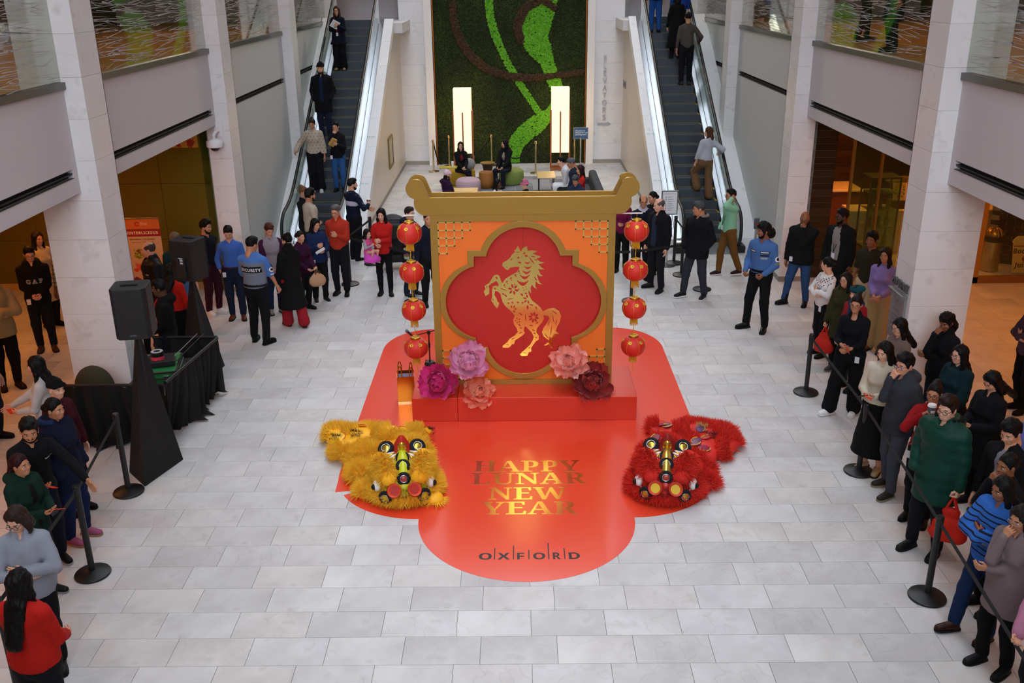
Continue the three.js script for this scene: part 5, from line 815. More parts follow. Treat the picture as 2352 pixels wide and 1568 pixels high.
function hairGeo(style, q) {
  return once('hair' + style + q, () => {
    const F = new Field(q), base = (t = 1) => F.ell(V(0, 0.036, -0.021), [0.082 * t, 0.101 * t, 0.1 * t]), face = (d = 0) => F.sub({ c: V(0, -0.045 - d, 0.085), r: [0.084, 0.119, 0.1] }), [kind, arg] = style.split(':'), len = parseFloat(arg || '0.3');
    const noise = (a, f) => (x, y, z) => a * (v3(x * f, y * f * 0.4, z * f, 3) - 0.5);
    if (kind === 'short') { base().ell(V(0, 0.1, 0.03), [0.06, 0.035, 0.05], 0.03); face(); F.cut.push([0, -1, 0.2, 0.055]); for (const s of [-1, 1]) F.sub({ c: V(s * 0.09, -0.035, 0.0), r: [0.03, 0.045, 0.035] }); F.disp = noise(0.012, 55); }
    if (kind === 'full') { base(1.06).ell(V(0, 0.105, 0.02), [0.07, 0.045, 0.07], 0.03); face(); F.cut.push([0, -1, 0.2, 0.075]); F.disp = noise(0.02, 45); }
    if (kind === 'balding') { base(); face(); F.sub({ c: V(0, 0.11, 0.02), r: [0.07, 0.085, 0.13] }); F.cut.push([0, -1, 0, 0.05]); for (const s of [-1, 1]) F.sub({ c: V(s * 0.09, -0.035, 0.0), r: [0.03, 0.045, 0.03] }); }
    if (kind === 'bun' || kind === 'lowbun' || kind === 'pony') {
      base(); face(0.004); F.cut.push([0, -1, 0.3, 0.06]);
      if (kind === 'bun') F.ell(V(0, 0.115, -0.075), [0.046, 0.042, 0.046], 0.015); if (kind === 'lowbun') F.ell(V(0, -0.01, -0.13), [0.05, 0.048, 0.042], 0.015);
      if (kind === 'pony') F.cap(V(0, 0.03, -0.115), V(0, -0.1, -0.14), 0.034, 0.045, 0.02).cap(V(0, -0.1, -0.14), V(0, -0.2, -0.125), 0.045, 0.02, 0.02);
      F.disp = noise(0.012, 60);
    }
    if (kind === 'long' || kind === 'bob') {
      base(1.03); for (const s of [-1, 1]) F.cap(V(s * 0.062, 0.05, 0.01), V(s * 0.078, -0.1, 0.0), 0.03, 0.03, 0.03).cap(V(s * 0.078, -0.1, 0), V(s * 0.085, -Math.min(len, 0.26), 0.035), 0.032, 0.024, 0.03);
      F.cap(V(0, 0, -0.06), V(0, -Math.min(len, 0.2), -0.075), 0.075, 0.085, 0.03, V(0, 0, 1), 1.5); if (len > 0.2) F.cap(V(0, -0.17, -0.1), V(0, -len - 0.08, -0.175), 0.09, 0.075, 0.03, V(0, 0, 1), 2);
      F.sub({ c: V(0, -0.045, 0.09), r: [0.063, 0.124, 0.11] }); F.sub({ a: V(0, -0.12, 0.06), b: V(0, -0.5, 0.12), ra: 0.06, rb: 0.075 }); F.disp = noise(0.018, 60);
    }
    if (kind === 'curly') { base(1.08).ell(V(0, 0.1, 0.02), [0.075, 0.045, 0.07], 0.03); for (const [x, y, z, r] of [[0.06, -0.03, -0.06, 0.045], [-0.06, -0.03, -0.06, 0.045], [0, -0.05, -0.1, 0.06], [0, -len, -0.12, 0.075], [0.05, -len * 0.8, -0.1, 0.05], [-0.05, -len * 0.8, -0.1, 0.05]]) F.ell(V(x, y, z), [r, r * 1.1, r], 0.02); F.sub({ c: V(0, -0.05, 0.095), r: [0.074, 0.108, 0.1] }); F.disp = noise(0.03, 48); }
    if (kind === 'beanie') { F.ell(V(0, 0.055, -0.02), [0.09, 0.1, 0.108]).ell(V(0, 0.15, -0.04), [0.02, 0.02, 0.02], 0.02); F.cut.push([0, -1, 0.15, -0.035]); F.cap(V(-0.06, 0.05, 0.06), V(0.06, 0.05, 0.06), 0.032, undefined, 0.02); F.disp = (x, y, z) => 0.003 * Math.sin(Math.atan2(x, z) * 40); }
    if (kind === 'beret') { F.ell(V(0.015, 0.085, -0.02), [0.125, 0.052, 0.125]).ell(V(0, 0.05, -0.015), [0.088, 0.035, 0.1], 0.02); }
    if (kind === 'bucket') { F.ell(V(0, 0.06, -0.015), [0.09, 0.085, 0.1]); F.cap(V(0, 0.06, -0.015), V(0, 0.02, -0.015), 0.095, 0.135, 0.01); F.cut.push([0, -1, 0, -0.018]); }
    if (kind === 'mane') { F.cap(V(0, -0.03, -0.06), V(0, -len, -0.08), 0.075, 0.08, 0.03, V(0, 0, 1), 1.6); for (const s of [-1, 1]) F.cap(V(s * 0.07, -0.02, 0), V(s * 0.08, -len, 0.02), 0.022, 0.02, 0.03); }
    return F.mesh();
  });
}
const beardGeo = (q) => once('beard' + q, () => { const F = new Field(q); F.ell(V(0, -0.078, 0.035), [0.05, 0.044, 0.057]).cap(V(-0.06, -0.03, 0.02), V(-0.045, -0.075, 0.045), 0.014, 0.018, 0.02).cap(V(0.06, -0.03, 0.02), V(0.045, -0.075, 0.045), 0.014, 0.018, 0.02).cap(V(-0.02, -0.045, 0.086), V(0.02, -0.045, 0.086), 0.009, undefined, 0.01); F.sub({ c: V(0, -0.061, 0.1), r: [0.019, 0.009, 0.025] }); F.cut.push([0, 1, 0.1, -0.028]); return F.mesh(); });
const HANDS = { relax: [0.3, 0.45, 0.5], grip: [1.15, 1.1, 0.9], flat: [0.05, 0.1, 0.3], hold: [0.75, 0.65, 0.6], fist: [1.45, 1.5, 1.1], point: [1.4, 1.4, 1.0] };
function handGeo(pose, q) {
  return once('hand' + pose + q, () => {
    const F = new Field(q), [a, b, th] = HANDS[pose], xs = [0.031, 0.0105, -0.0105, -0.03], l1 = [0.04, 0.045, 0.042, 0.033], l2 = [0.034, 0.038, 0.035, 0.028];
    F.cap(V(0, -0.03, 0), V(0, 0.02, 0), 0.024, 0.026, 0.015, V(0, 0, 1), 1.3);
    xs.forEach((x, i) => {
      const k = V(x, 0.088 - Math.abs(i - 1.2) * 0.005, 0), p = pose === 'point' && i === 0, u = p ? 0.05 : a * (1 + 0.06 * i), w = p ? 0.05 : b;
      F.cap(V(x * 0.6, 0.02, 0), k, 0.0145, 0.0115, 0.012); const m = k.clone().add(V(x * 0.12, Math.cos(u) * l1[i], Math.sin(u) * l1[i])), e = m.clone().add(V(0, Math.cos(u + w) * l2[i], Math.sin(u + w) * l2[i]));
      F.cap(k, m, 0.0105, 0.0095, 0.004).cap(m, e, 0.0093, 0.0078, 0.003);
    });
    const t0 = V(0.02, 0.022, 0.008), t1 = V(0.047, 0.055, 0.012 + 0.02 * th), t2 = V(0.056 - 0.02 * th, 0.088, 0.018 + 0.032 * th); F.cap(t0, t1, 0.014, 0.0115, 0.008).cap(t1, t2, 0.0108, 0.0085, 0.003); return F.mesh();
  });
}
function shoeGeo(kind, q) {
  return once('shoe' + kind + q, () => {
    const F = new Field(q), up = kind === 'boot' ? 0.2 : kind === 'tall' ? 0.36 : kind === 'hightop' ? 0.12 : 0.085;
    F.cap(V(0, 0.042, -0.045), V(0, 0.036, 0.13), 0.042, 0.04, 0.03, V(0, 1, 0), 1.25).cap(V(0, 0.05, -0.03), V(0, up, -0.035), 0.042, kind === 'boot' || kind === 'tall' ? 0.058 : 0.046, 0.025).cap(V(0, 0.07, 0), V(0, 0.045, 0.09), 0.034, 0.03, 0.03);
    if (kind === 'flat') F.cut.push([0, 1, 0, 0.075]); F.cut.push([0, -1, 0, -0.012]); return F.mesh();
  });
}
const soleGeo = once('sole', () => { const s = new THREE.Shape(); s.moveTo(-0.037, -0.085); s.bezierCurveTo(-0.045, 0, -0.055, 0.06, -0.045, 0.13); s.bezierCurveTo(-0.035, 0.185, 0.035, 0.185, 0.045, 0.13); s.bezierCurveTo(0.055, 0.06, 0.045, 0, 0.037, -0.085); s.bezierCurveTo(0.02, -0.1, -0.02, -0.1, -0.037, -0.085); return new THREE.ExtrudeGeometry(s, { depth: 0.02, bevelEnabled: false, curveSegments: 4 }).rotateX(Math.PI / 2).translate(0, 0.0215, 0); });
// ---------- people ----------
const cloths = new Map(), cloth = (c, r = 0.88, more) => { const k = c + '|' + r + (more ? JSON.stringify(Object.keys(more)) + rnd() : ''); if (!cloths.has(k)) cloths.set(k, MP({ color: c, roughness: r, specularIntensity: 0.35, side: THREE.DoubleSide, ...more })); return cloths.get(k); };
const SKIN = { pale: 0xd8a58a, light: 0xcf9878, tan: 0xb97f5c, brown: 0x8a5638, dark: 0x55331f }, skins = {}; for (const k in SKIN) skins[k] = M(SKIN[k], 0.55);
const lipM = M(0xa0493f, 0.5), smileM = M(0xb86a5c, 0.5), eyeM = M(0xffffff, 0.25, 0, { vertexColors: true });
const ARM = { down: [0.25, 0.79, 0.05], pocket: [0.2, 0.93, 0.1], behind: [0.05, 0.97, -0.17], clasp: [0.035, 0.98, 0.21], cross: [0.0, 1.18, 0.19], chin: [0.03, 1.46, 0.16], phone: [0.06, 1.12, 0.27], ear: [0.11, 1.59, 0.06], rail: [0.44, 1.0, 0.12], chest: [0.05, 1.22, 0.26], low: [0.1, 0.98, 0.26], lap: [0.08, 0.62, 0.36], bagHold: [0.27, 0.74, 0.06] };
function ik(a, t, l1, l2, pole) {
  const d = t.clone().sub(a); let L = d.length(); const mx = (l1 + l2) * 0.995; if (L > mx) { d.multiplyScalar(mx / L); L = mx; }
  const e = a.clone().add(d), n = d.clone().normalize(), x = (l1 * l1 - l2 * l2 + L * L) / (2 * L), hh = Math.sqrt(Math.max(0, l1 * l1 - x * x)), pp = pole.clone().addScaledVector(n, -pole.dot(n)).normalize();
  return [a.clone().addScaledVector(n, x).addScaledVector(pp, hh), e];
}
const people = [];
function person(label, o) {
  const near = o.z > -4.6 ? 1 : o.z > -9 ? 1.2 : 1.45, q = 0.0165 * near, f = !!o.f, W = o.w || 1, H = o.H || (f ? 1.65 : 1.76), sc = H / 1.75;
  const g = thing('person', label, 'person', [o.x, o.y || 0.0015, o.z], (o.face || 0) * D, o.group); g.scale.setScalar(sc);
  const seat = o.seat, py = seat ? seat + 0.09 : 0.93 - (o.drop || 0), pel = V(0, py, seat ? -0.02 : 0), R = new THREE.Matrix4().makeRotationFromEuler(new THREE.Euler((o.lean || 0), (o.twist || 0) * D, (o.side || 0), 'YXZ'));
  const T = (x, y, z) => V(x, y - 0.93, z).applyMatrix4(R).add(pel), zx = V(0, 0, 1).applyMatrix4(R);
  const sw = (f ? 0.15 : 0.175) * (0.5 + 0.5 * W), J = { sh: [], el: [], wr: [], hip: [], kn: [], an: [] };
  for (const [i, s] of [1, -1].entries()) {                       // 0 = own left, 1 = own right
    const sh = T(s * (sw - 0.008), 1.385, -0.012), key = (i ? o.R : o.L) ?? o.arms ?? 'down', tt = Array.isArray(key) ? key : ARM[key] || ARM.down, cross = key === 'cross' && i ? 0.045 : 0;
    const tgt = T((Array.isArray(key) ? tt[0] : s * tt[0] * (key === 'down' ? 0.7 + 0.3 * W : 1)), tt[1] + (cross ? -0.05 : 0), tt[2] + cross * 0.4);
    const pole = key === 'chin' || key === 'ear' || key === 'phone' ? V(s * 0.35, -1, -0.1) : key === 'cross' ? V(s, -0.8, 0.1) : key === 'rail' ? V(s * 0.4, -1, -0.4) : key === 'behind' ? V(s, 0, -0.6) : V(s * 0.7, -0.4, -1);
    const [e, w] = ik(sh, tgt, 0.285, 0.25, pole.applyMatrix4(R)); J.sh.push(sh); J.el.push(e); J.wr.push(w);
    const hip = V(s * 0.088, py - 0.02, pel.z), ft = (o.feet && o.feet[i]) || (seat ? [s * 0.12, 0.42, s * 6] : [s * 0.1, s * 0.02, s * 10]), an = V(ft[0], 0.085 + (ft[3] || 0), ft[1] - 0.04);
    const [k, a2] = ik(hip, an, 0.42, 0.412, V(s * 0.1, seat ? 1 : 0.15, 1)); J.hip.push(hip); J.kn.push(k); J.an.push(a2); J['ft' + i] = ft;
  }
  const hd = o.head || [0, 0], HC = T(0, 1.625, 0.025), HQ = new THREE.Quaternion().setFromEuler(new THREE.Euler((hd[1] + 6) * D, hd[0] * D, (hd[2] || 0) * D, 'YXZ')), HM = new THREE.Matrix4().compose(HC, HQ, V(1, 1, 1).multiplyScalar(o.hs || (f ? 0.96 : 1)));
  // one continuous body
  const B = new Field(q * 1.35), ax = zx, torso = (F, add, lo, k = 0.04) => {
    const hipR = (f ? 0.155 : 0.145) * W + add, wr = (f ? 0.118 : 0.135) * W + add, ch = (f ? 0.138 : 0.155) * W + add;
    F.cap(T(0, Math.max(lo, 0.95), 0), T(0, 1.0, 0), hipR, hipR * 0.97, k, ax, 1.3); if (!seat && lo < 0.88) F.cap(T(0, lo, 0), T(0, 0.95, 0), hipR * 1.0, hipR, k, ax, 1.28);
    F.cap(T(0, 1.0, 0), T(0, 1.14, 0), hipR * 0.95, wr, k, ax, 1.32).cap(T(0, 1.14, 0), T(0, 1.31, 0.005), wr, ch, k, ax, 1.32).cap(T(-sw * 0.72, 1.36, -0.012), T(sw * 0.72, 1.36, -0.012), 0.06 + add * 0.75, undefined, 0.05); for (const s of [-1, 1]) F.cap(T(s * 0.03, 1.455, -0.025), T(s * sw * 0.78, 1.4, -0.015), 0.042 + add * 0.55, 0.036 + add * 0.55, 0.04);
    if (o.belly) F.ell(T(0, 1.07, 0.06), [0.13 * W + add, 0.13, 0.1 + add], 0.06); if (f) for (const s of [-1, 1]) F.ell(T(s * 0.065, 1.25, 0.085), [0.062 + add * 0.5, 0.06, 0.05 + add * 0.5], 0.04);
  };
  torso(B, -0.008, 0.99); B.cap(T(0, 1.42, -0.02), T(0, 1.53, 0.0), 0.055, f ? 0.044 : 0.052, 0.04);
  for (let i = 0; i < 2; i++) { B.cap(J.sh[i], J.el[i], 0.045 * W, 0.037, 0.03).cap(J.el[i], J.wr[i], 0.037, 0.026, 0.015).cap(J.hip[i], J.kn[i], 0.078 * W, 0.052, 0.04).cap(J.kn[i], J.an[i], 0.05, 0.036, 0.02); }
  const parts = [B.mesh(), headGeo(f ? 1 : 0, 0.0076 * near).clone().applyMatrix4(HM)], hands = [];
  for (let i = 0; i < 2; i++) {
    const key = (i ? o.R : o.L) ?? o.arms ?? 'down', s = i ? -1 : 1, dir = J.wr[i].clone().sub(J.el[i]).normalize(), pose = (i ? o.hR : o.hL) ?? ({ down: 'relax', cross: 'flat', chin: 'hold', phone: 'hold', ear: 'grip', clasp: 'hold', rail: 'grip', behind: 'relax', chest: 'hold', low: 'hold', bagHold: 'fist', lap: 'relax' }[key] ?? 'hold');
    let pn = { down: V(-s, 0, 0.25), clasp: V(-s * 0.6, 0.2, -0.8), cross: V(0, 0.1, -1), chin: V(0, 0.2, -1), phone: V(-s * 0.6, 0.8, 0.1), ear: V(-s, 0, 0), rail: V(0, -1, 0), low: V(-s * 0.5, 0.8, 0), chest: V(-s * 0.7, 0.5, 0), lap: V(0, -1, 0) }[key] ?? V(-s, 0.3, 0);
    const fd = dir.clone(); if (key === 'chin') fd.lerp(V(-s * 0.4, 0.6, -0.4), 0.4).normalize(); if (key === 'cross') fd.lerp(V(-s * 0.6, 0.1, -0.8), 0.55).normalize(); if (key === 'down') fd.lerp(V(0, -1, 0.15), 0.5).normalize();
    pn = pn.addScaledVector(fd, -pn.dot(fd)).normalize(); const xv = fd.clone().cross(pn), m = new THREE.Matrix4().makeBasis(xv, fd, pn).setPosition(J.wr[i]); hands.push({ m, p: J.wr[i].clone().addScaledVector(fd, 0.095).addScaledVector(pn, 0.03), pn, fd });
    if (key === 'pocket') continue;
    let hg = handGeo(pose, 0.0056 * near).clone(); if (i === 0) { hg.scale(-1, 1, 1); const id = hg.index.array; for (let t = 0; t < id.length; t += 3) { const u = id[t]; id[t] = id[t + 1]; id[t + 1] = u; } hg.computeVertexNormals(); } parts.push(hg.scale(f ? 0.94 : 1.04, f ? 0.94 : 1.04, f ? 0.94 : 1.04).applyMatrix4(m));
  }
  const skin = skins[o.skin || 'light']; part(g, 'body', joinI(parts), skin);
  const put = (name, geo, mat) => { const m = part(g, name, geo, mat); m.applyMatrix4(HM); return m; };
  for (const e of eyeGeo) put('eye', e, eyeM); for (const b of browGeo) put('eyebrow', b, cloth(o.bc ?? o.hc ?? 0x0b0908, 0.8)); put('lips', o.smile ? smileGeo : lipGeo, o.smile ? smileM : lipM);
  if (o.hair) put('hair', hairGeo(o.hair, 0.0085 * near), cloth(o.hc ?? 0x0b0908, 0.55)); if (o.hat) put(o.hatName || 'hat', hairGeo(o.hat, 0.0085 * near), cloth(o.hatC, 0.95)); if (o.beard) put('beard', beardGeo(0.008 * near), cloth(o.hc ?? 0x0b0908, 0.8)); if (o.specs) put('glasses', specGeo, cloth(o.specs === true ? 0x17171a : o.specs, 0.4));
  // clothes
  const fold = (x, y, z) => 0.014 * (v3(x * 13 + o.x * 7, y * 9, z * 13, 5) - 0.5) + 0.008 * (v3(x * 31, y * 22, z * 31, 6) - 0.5);
  const garment = (name, t, add) => {
    const F = new Field(q * (t.fine || 1)), hem = t.hem ?? 0.88, sl = t.sleeve ?? 1, sa = add * 0.75 + (t.loose || 0);
    torso(F, add, Math.max(0.87, hem)); if (!t.low) F.cap(T(0, 1.42, -0.03), T(0, 1.47, -0.02), 0.058 + add * 0.6, 0.052 + add * 0.5, 0.04);
    if (hem < 0.86 && !seat) { const r0 = (f ? 0.155 : 0.148) * W + add, r1 = r0 + (t.flare ?? 0.01) + (0.86 - hem) * 0.06; F.cap(V(0, py - 0.02, pel.z), V(0, py - 0.93 + hem, pel.z), r0, r1, 0.04, V(0, 0, 1), 1.25); }
    for (let i = 0; i < 2; i++) { if (sl > 0) { const ue = J.sh[i].clone().lerp(J.el[i], Math.min(1, sl * 2)); F.cap(J.sh[i], ue, 0.05 * W + sa, 0.044 + sa, 0.022); if (sl > 0.5) F.cap(J.el[i], J.el[i].clone().lerp(J.wr[i], Math.min(1, (sl - 0.5) * 2) * 0.97), 0.042 + sa, 0.031 + sa * 0.9, 0.014); } }
    if (t.hood) F.ell(T(0, 1.47, -0.1), [0.13, 0.075, 0.085], 0.04).cap(T(-0.08, 1.47, -0.02), T(0.08, 1.47, -0.02), 0.05, undefined, 0.04);
    if (t.collar) F.cap(T(0, 1.46, -0.02), T(0, 1.47 + 0.06 * t.collar, -0.015), 0.075 + add * 0.4, 0.072 + add * 0.4, 0.02);
    F.disp = t.quilt ? (x, y, z) => fold(x, y, z) - 0.009 * Math.abs(Math.sin((Math.PI * (y + 0.02 * x)) / t.quilt)) : fold;
    { const c = T(0, hem, 0), n = V(0, -1, 0).applyMatrix4(R); if (hem >= 0.86) F.cut.push([n.x, n.y, n.z, n.dot(c)]); else F.cut.push([0, -1, 0, -(py - 0.93 + hem)]); }
    if (t.open) F.sub({ a: T(0, hem - 0.2, 0.2), b: T(0, 1.47, 0.12), ra: t.open, rb: t.open * 0.55 });
    if (t.neck !== 0) F.sub({ a: T(0, 1.465, 0.075), b: T(0, 1.62, 0.06), ra: t.neck ?? (t.hood || t.collar ? 0.028 : 0.034), rb: 0.08 });
    let geo = F.mesh(), mat;
    if (t.print) { geo = frontBack(geo, pel, py); mat = MP({ color: 0xffffff, roughness: t.rough ?? 0.88, specularIntensity: 0.35, map: t.print, side: THREE.DoubleSide }); } else mat = cloth(t.c, t.rough ?? 0.88);
    const m = part(g, name, geo, mat); return m;
  };
  const top = o.top || { c: 0x222222 }, K = { tee: 0.008, shirt: 0.01, sweater: 0.015, hoodie: 0.02, jacket: 0.022, puffer: 0.03, coat: 0.022, parka: 0.031, vest: 0.022 };
  if (o.under) garment('shirt', { hem: 0.92, sleeve: 0.9, ...o.under }, o.under.add ?? 0.008);
  const tm = garment(top.name || { tee: 't_shirt', puffer: 'puffer_jacket' }[top.k] || top.k || 'sweater', top, top.add ?? K[top.k || 'sweater']);
  if (top.fur) { const fr = []; for (let i = 0; i < 15; i++) { const a = (i / 14) * Math.PI * 1.5 - Math.PI * 0.25; fr.push(new THREE.IcosahedronGeometry(0.032, 1).scale(1, 1, 1).translate(0.115 * Math.cos(a + Math.PI), 0, 0.1 * -Math.sin(a)).applyMatrix4(new THREE.Matrix4().makeTranslation(...T(0, 1.5, -0.055)))); } part(tm, 'fur_trim', fr, cloth(top.fur, 0.98)); }
  const lg = o.legs || { c: 0x15161a };
  {
    const F = new Field(q * 1.05), add = lg.k === 'skinny' ? 0.006 : lg.k === 'wide' ? 0.03 : 0.016, hr = (f ? 0.152 : 0.143) * W + 0.008, cuff = lg.cuff ?? 0.05;
    F.cap(T(0, 0.95, 0), T(0, 1.0, 0), hr, hr * 0.96, 0.03, ax, 1.3).cap(J.hip[0], J.hip[1], 0.095 * W, undefined, 0.05);
    if (lg.k === 'skirt') { const y1 = py - 0.93 + lg.hem; F.cap(V(0, py, pel.z), V(0, y1, pel.z + (seat ? 0.2 : 0)), hr, hr + (lg.flare ?? 0.08), 0.03, V(0, 0, 1), 1.2); F.cut.push([0, -1, 0, -y1]); }
    else for (let i = 0; i < 2; i++) { const w = lg.k === 'wide', kn = J.kn[i], end = J.an[i].clone().lerp(kn, cuff); F.cap(J.hip[i], kn, 0.085 * W + add * 0.6, 0.06 + add, 0.04).cap(kn, end, 0.058 + add, (w ? 0.075 : 0.044) + add, 0.03); }
    F.disp = fold; part(g, lg.k === 'skirt' ? 'skirt' : lg.jeans ? 'jeans' : 'trousers', F.mesh(), cloth(lg.c, 0.9));
  }
  const sh = o.shoes || { c: 0x121214 };
  for (let i = 0; i < 2; i++) { const a = J.an[i], ft = J['ft' + i], m = part(g, 'shoe', shoeGeo(sh.k || 'low', 0.0105 * near), cloth(sh.c, sh.rough ?? 0.5)); m.position.set(a.x, a.y - 0.085, a.z + 0.03); m.rotation.y = (ft[2] || 0) * D; part(m, 'sole', soleGeo, cloth(sh.sole ?? 0x1a1a1a, 0.7)); }
  if (o.badge) { const p = T((o.badge === -1 ? -1 : 1) * 0.13, 0.9, 0.15 + 0.03 * W); part(g, 'badge', rbox(0.06, 0.09, 0.004, 0.002, p.x, p.y, p.z, 1).rotateY(0), cloth(0xd9dade, 0.5)); }
  if (o.lanyard) { const a = T(-0.06, 1.43, 0.08), b = T(0.06, 1.43, 0.08), c = T(0, 1.05, 0.17); part(g, 'lanyard', [rod(a, c, 0.005, 4), rod(b, c, 0.005, 4)], cloth(o.lanyard, 0.7)); part(g, 'badge', rbox(0.06, 0.09, 0.004, 0.002, c.x, c.y - 0.05, c.z + 0.004, 1), cloth(0xd9dade, 0.5)); }
  if (o.scarf) part(g, 'scarf', new Field(q).cap(T(-0.05, 1.46, 0.03), T(0.05, 1.46, 0.03), 0.06).cap(T(-0.06, 1.46, -0.05), T(0.06, 1.46, -0.05), 0.06).cap(T(0, 1.46, 0.08), T(0.02, 1.2, 0.16), 0.045, 0.04).mesh(), cloth(o.scarf, 0.95));
  if (o.belt) part(g, 'belt', new Field(q * 0.9).cap(T(0, 0.995, 0), T(0, 1.0, 0), (f ? 0.16 : 0.152) * W + 0.022, undefined, 0.01, ax, 1.28).mesh().scale(1, 1, 1), cloth(o.belt, 0.5)), cutBelt(g.children[g.children.length - 1], py + 0.05, py + 0.088);
  g.updateMatrixWorld(true); const hw = hands.map((h) => ({ p: h.p.clone().applyMatrix4(g.matrixWorld), n: h.pn.clone().transformDirection(g.matrixWorld), d: h.fd.clone().transformDirection(g.matrixWorld) }));
  const r = { g, L: hw[0], R: hw[1], T: (x, y, z) => T(x, y, z).applyMatrix4(g.matrixWorld), turn: (o.face || 0) * D }; people.push(r); return r;
}
function cutBelt(m, y0, y1) {                                     // keep a band of the surface
  const g = m.geometry.toNonIndexed(), p = g.attributes.position.array, out = [];
  for (let i = 0; i < p.length; i += 9) { const y = (p[i + 1] + p[i + 4] + p[i + 7]) / 3; if (y > y0 && y < y1) for (let k = 0; k < 9; k++) out.push(p[i + k]); }
  const q = new THREE.BufferGeometry(); q.setAttribute('position', new THREE.Float32BufferAttribute(out, 3)); q.computeVertexNormals(); m.geometry = q;
}
function frontBack(g, pel, py) {                                  // left half of the print is the chest, right half the back
  g = g.toNonIndexed(); const p = g.attributes.position, n = g.attributes.normal, uv = new Float32Array(p.count * 2);
  for (let i = 0; i < p.count; i += 3) { const nz = n.getZ(i) + n.getZ(i + 1) + n.getZ(i + 2), f = nz >= 0; for (let k = i; k < i + 3; k++) { const u = clamp((p.getX(k) + 0.45) / 0.9, 0.002, 0.998); uv[2 * k] = f ? u * 0.5 : 0.5 + (1 - u) * 0.5; uv[2 * k + 1] = clamp((p.getY(k) - (py - 0.93) - 0.75) / 0.8, 0.002, 0.998); } }
  g.setAttribute('uv', new THREE.BufferAttribute(uv, 2)); return g;
}
// draw(c, side) with the origin at chest centre: x to the picture's right, y down, unit = 1 cm; side 0 = front, 1 = back
function printTex(base, draw) {
  return canvasTex(1024, 512, (c) => { c.fillStyle = base; c.fillRect(0, 0, 1024, 512); for (const s of [0, 1]) { c.save(); c.beginPath(); c.rect(s * 512, 0, 512, 512); c.clip(); c.translate(s * 512 + 256, 0); c.scale(5.69, 6.4); draw(c, s); c.restore(); } });
}
// ---------- printed clothes ----------
const secBack = printTex('#6f7684', (c, s) => {
  c.fillStyle = '#4a73b4'; c.fillRect(-45, 0, 90, 18); c.fillRect(-45, 0, 24, 80); c.fillRect(21, 0, 24, 80);
  if (s) { c.fillStyle = '#16181c'; c.fillRect(-17, 24, 34, 10); c.fillStyle = '#e8eaec'; c.font = 'bold 7px sans-serif'; c.textAlign = 'center'; c.fillText('SECURITY', 0, 31.6); }
  for (const x of [-31, 31]) { c.fillStyle = '#e8eaec'; c.beginPath(); c.arc(x, 31, 4.5, 0, 7); c.fill(); c.fillStyle = '#20232a'; c.beginPath(); c.arc(x, 31, 3, 0, 7); c.fill(); c.fillStyle = '#c9ccd2'; c.fillRect(x - 4, 38, 8, 2.4); }
});
const secFront = printTex('#44699f', (c, s) => {
  if (!s) { c.fillStyle = '#23272f'; c.fillRect(-16, 22, 12, 4); c.fillRect(4, 22, 13, 4); c.fillStyle = '#c9ccd0'; c.fillRect(-15, 23, 10, 1.8); c.fillRect(5, 23, 11, 1.8); c.fillStyle = '#2b3038'; c.fillRect(4, 27.5, 12, 3); c.fillStyle = '#9aa0a8'; c.fillRect(5, 32, 9, 3); }
  for (const x of [-30, 30]) { c.fillStyle = '#e8eaec'; c.beginPath(); c.arc(x, 33, 4.6, 0, 7); c.fill(); c.fillStyle = '#1c2026'; c.beginPath(); c.arc(x, 33, 3.1, 0, 7); c.fill(); c.fillStyle = '#8a7a3c'; c.fillRect(x - 3.5, 39.5, 7, 2); }
});
const gapPrint = printTex('#0d0d0f', (c, s) => { if (!s) { c.strokeStyle = '#a9abae'; c.lineWidth = 0.7; c.font = 'bold 9px serif'; c.textAlign = 'center'; c.strokeText('G A P', 0, 38); } });
const tickPrint = printTex('#101114', (c, s) => { if (!s) { c.fillStyle = '#e4e6e8'; c.beginPath(); c.moveTo(8, 26.5); c.quadraticCurveTo(8.6, 30.4, 17, 25.2); c.quadraticCurveTo(9.4, 28.4, 8, 26.5); c.fill(); } });
const teePrint = printTex('#a0151c', (c, s) => { if (!s) { c.fillStyle = '#e6dcd6'; c.textAlign = 'center'; c.font = 'bold 6px sans-serif'; c.fillText('BOYS LAMP', 0, 38); c.font = '2.6px sans-serif'; c.fillText('LEARN & GROW', 0, 42); } });
const puffMark = printTex('#15161a', (c, s) => { if (!s) { c.fillStyle = '#d4d7db'; c.font = 'bold 4px sans-serif'; c.fillText('HH', 9, 30); } });
const stripePrint = printTex('#2f64b4', (c) => { c.fillStyle = '#141a2c'; for (let y = 16; y < 60; y += 5.2) c.fillRect(-45, y, 90, 1.3); });
const plaidPrint = printTex('#c9bfa4', (c) => { for (let i = -45; i < 45; i += 7) { c.fillStyle = 'rgba(90,74,52,.55)'; c.fillRect(i, 0, 2.6, 80); c.fillStyle = 'rgba(240,232,214,.5)'; c.fillRect(i + 4, 0, 1, 80); } for (let y = 0; y < 80; y += 7) { c.fillStyle = 'rgba(90,74,52,.5)'; c.fillRect(-45, y, 90, 2.6); } });
const fairPrint = printTex('#d9d6d4', (c) => { c.textAlign = 'center'; for (let y = 10; y < 31; y += 2.6) for (let x = -30; x < 31; x += 2.6) { const r = Math.hypot(x, (y - 8) * 1.25); if (r > 27 || r < 8) continue; const k = Math.floor(r / 3.2) % 4; c.fillStyle = ['#1d1d25', '#a8325a', '#d9d6d4', '#3a3a4a'][k]; if ((Math.round(x / 2.6) + Math.round(y / 2.6)) % 2) c.fillRect(x - 0.9, y - 0.9, 1.8, 1.8); } });
const dotPrint = printTex('#b3a594', (c) => { c.fillStyle = '#4a3d36'; for (let y = 14; y < 70; y += 7) for (let x = -40; x < 41; x += 8) { c.beginPath(); c.arc(x + ((y / 7) % 2) * 4, y, 0.9, 0, 7); c.fill(); } });
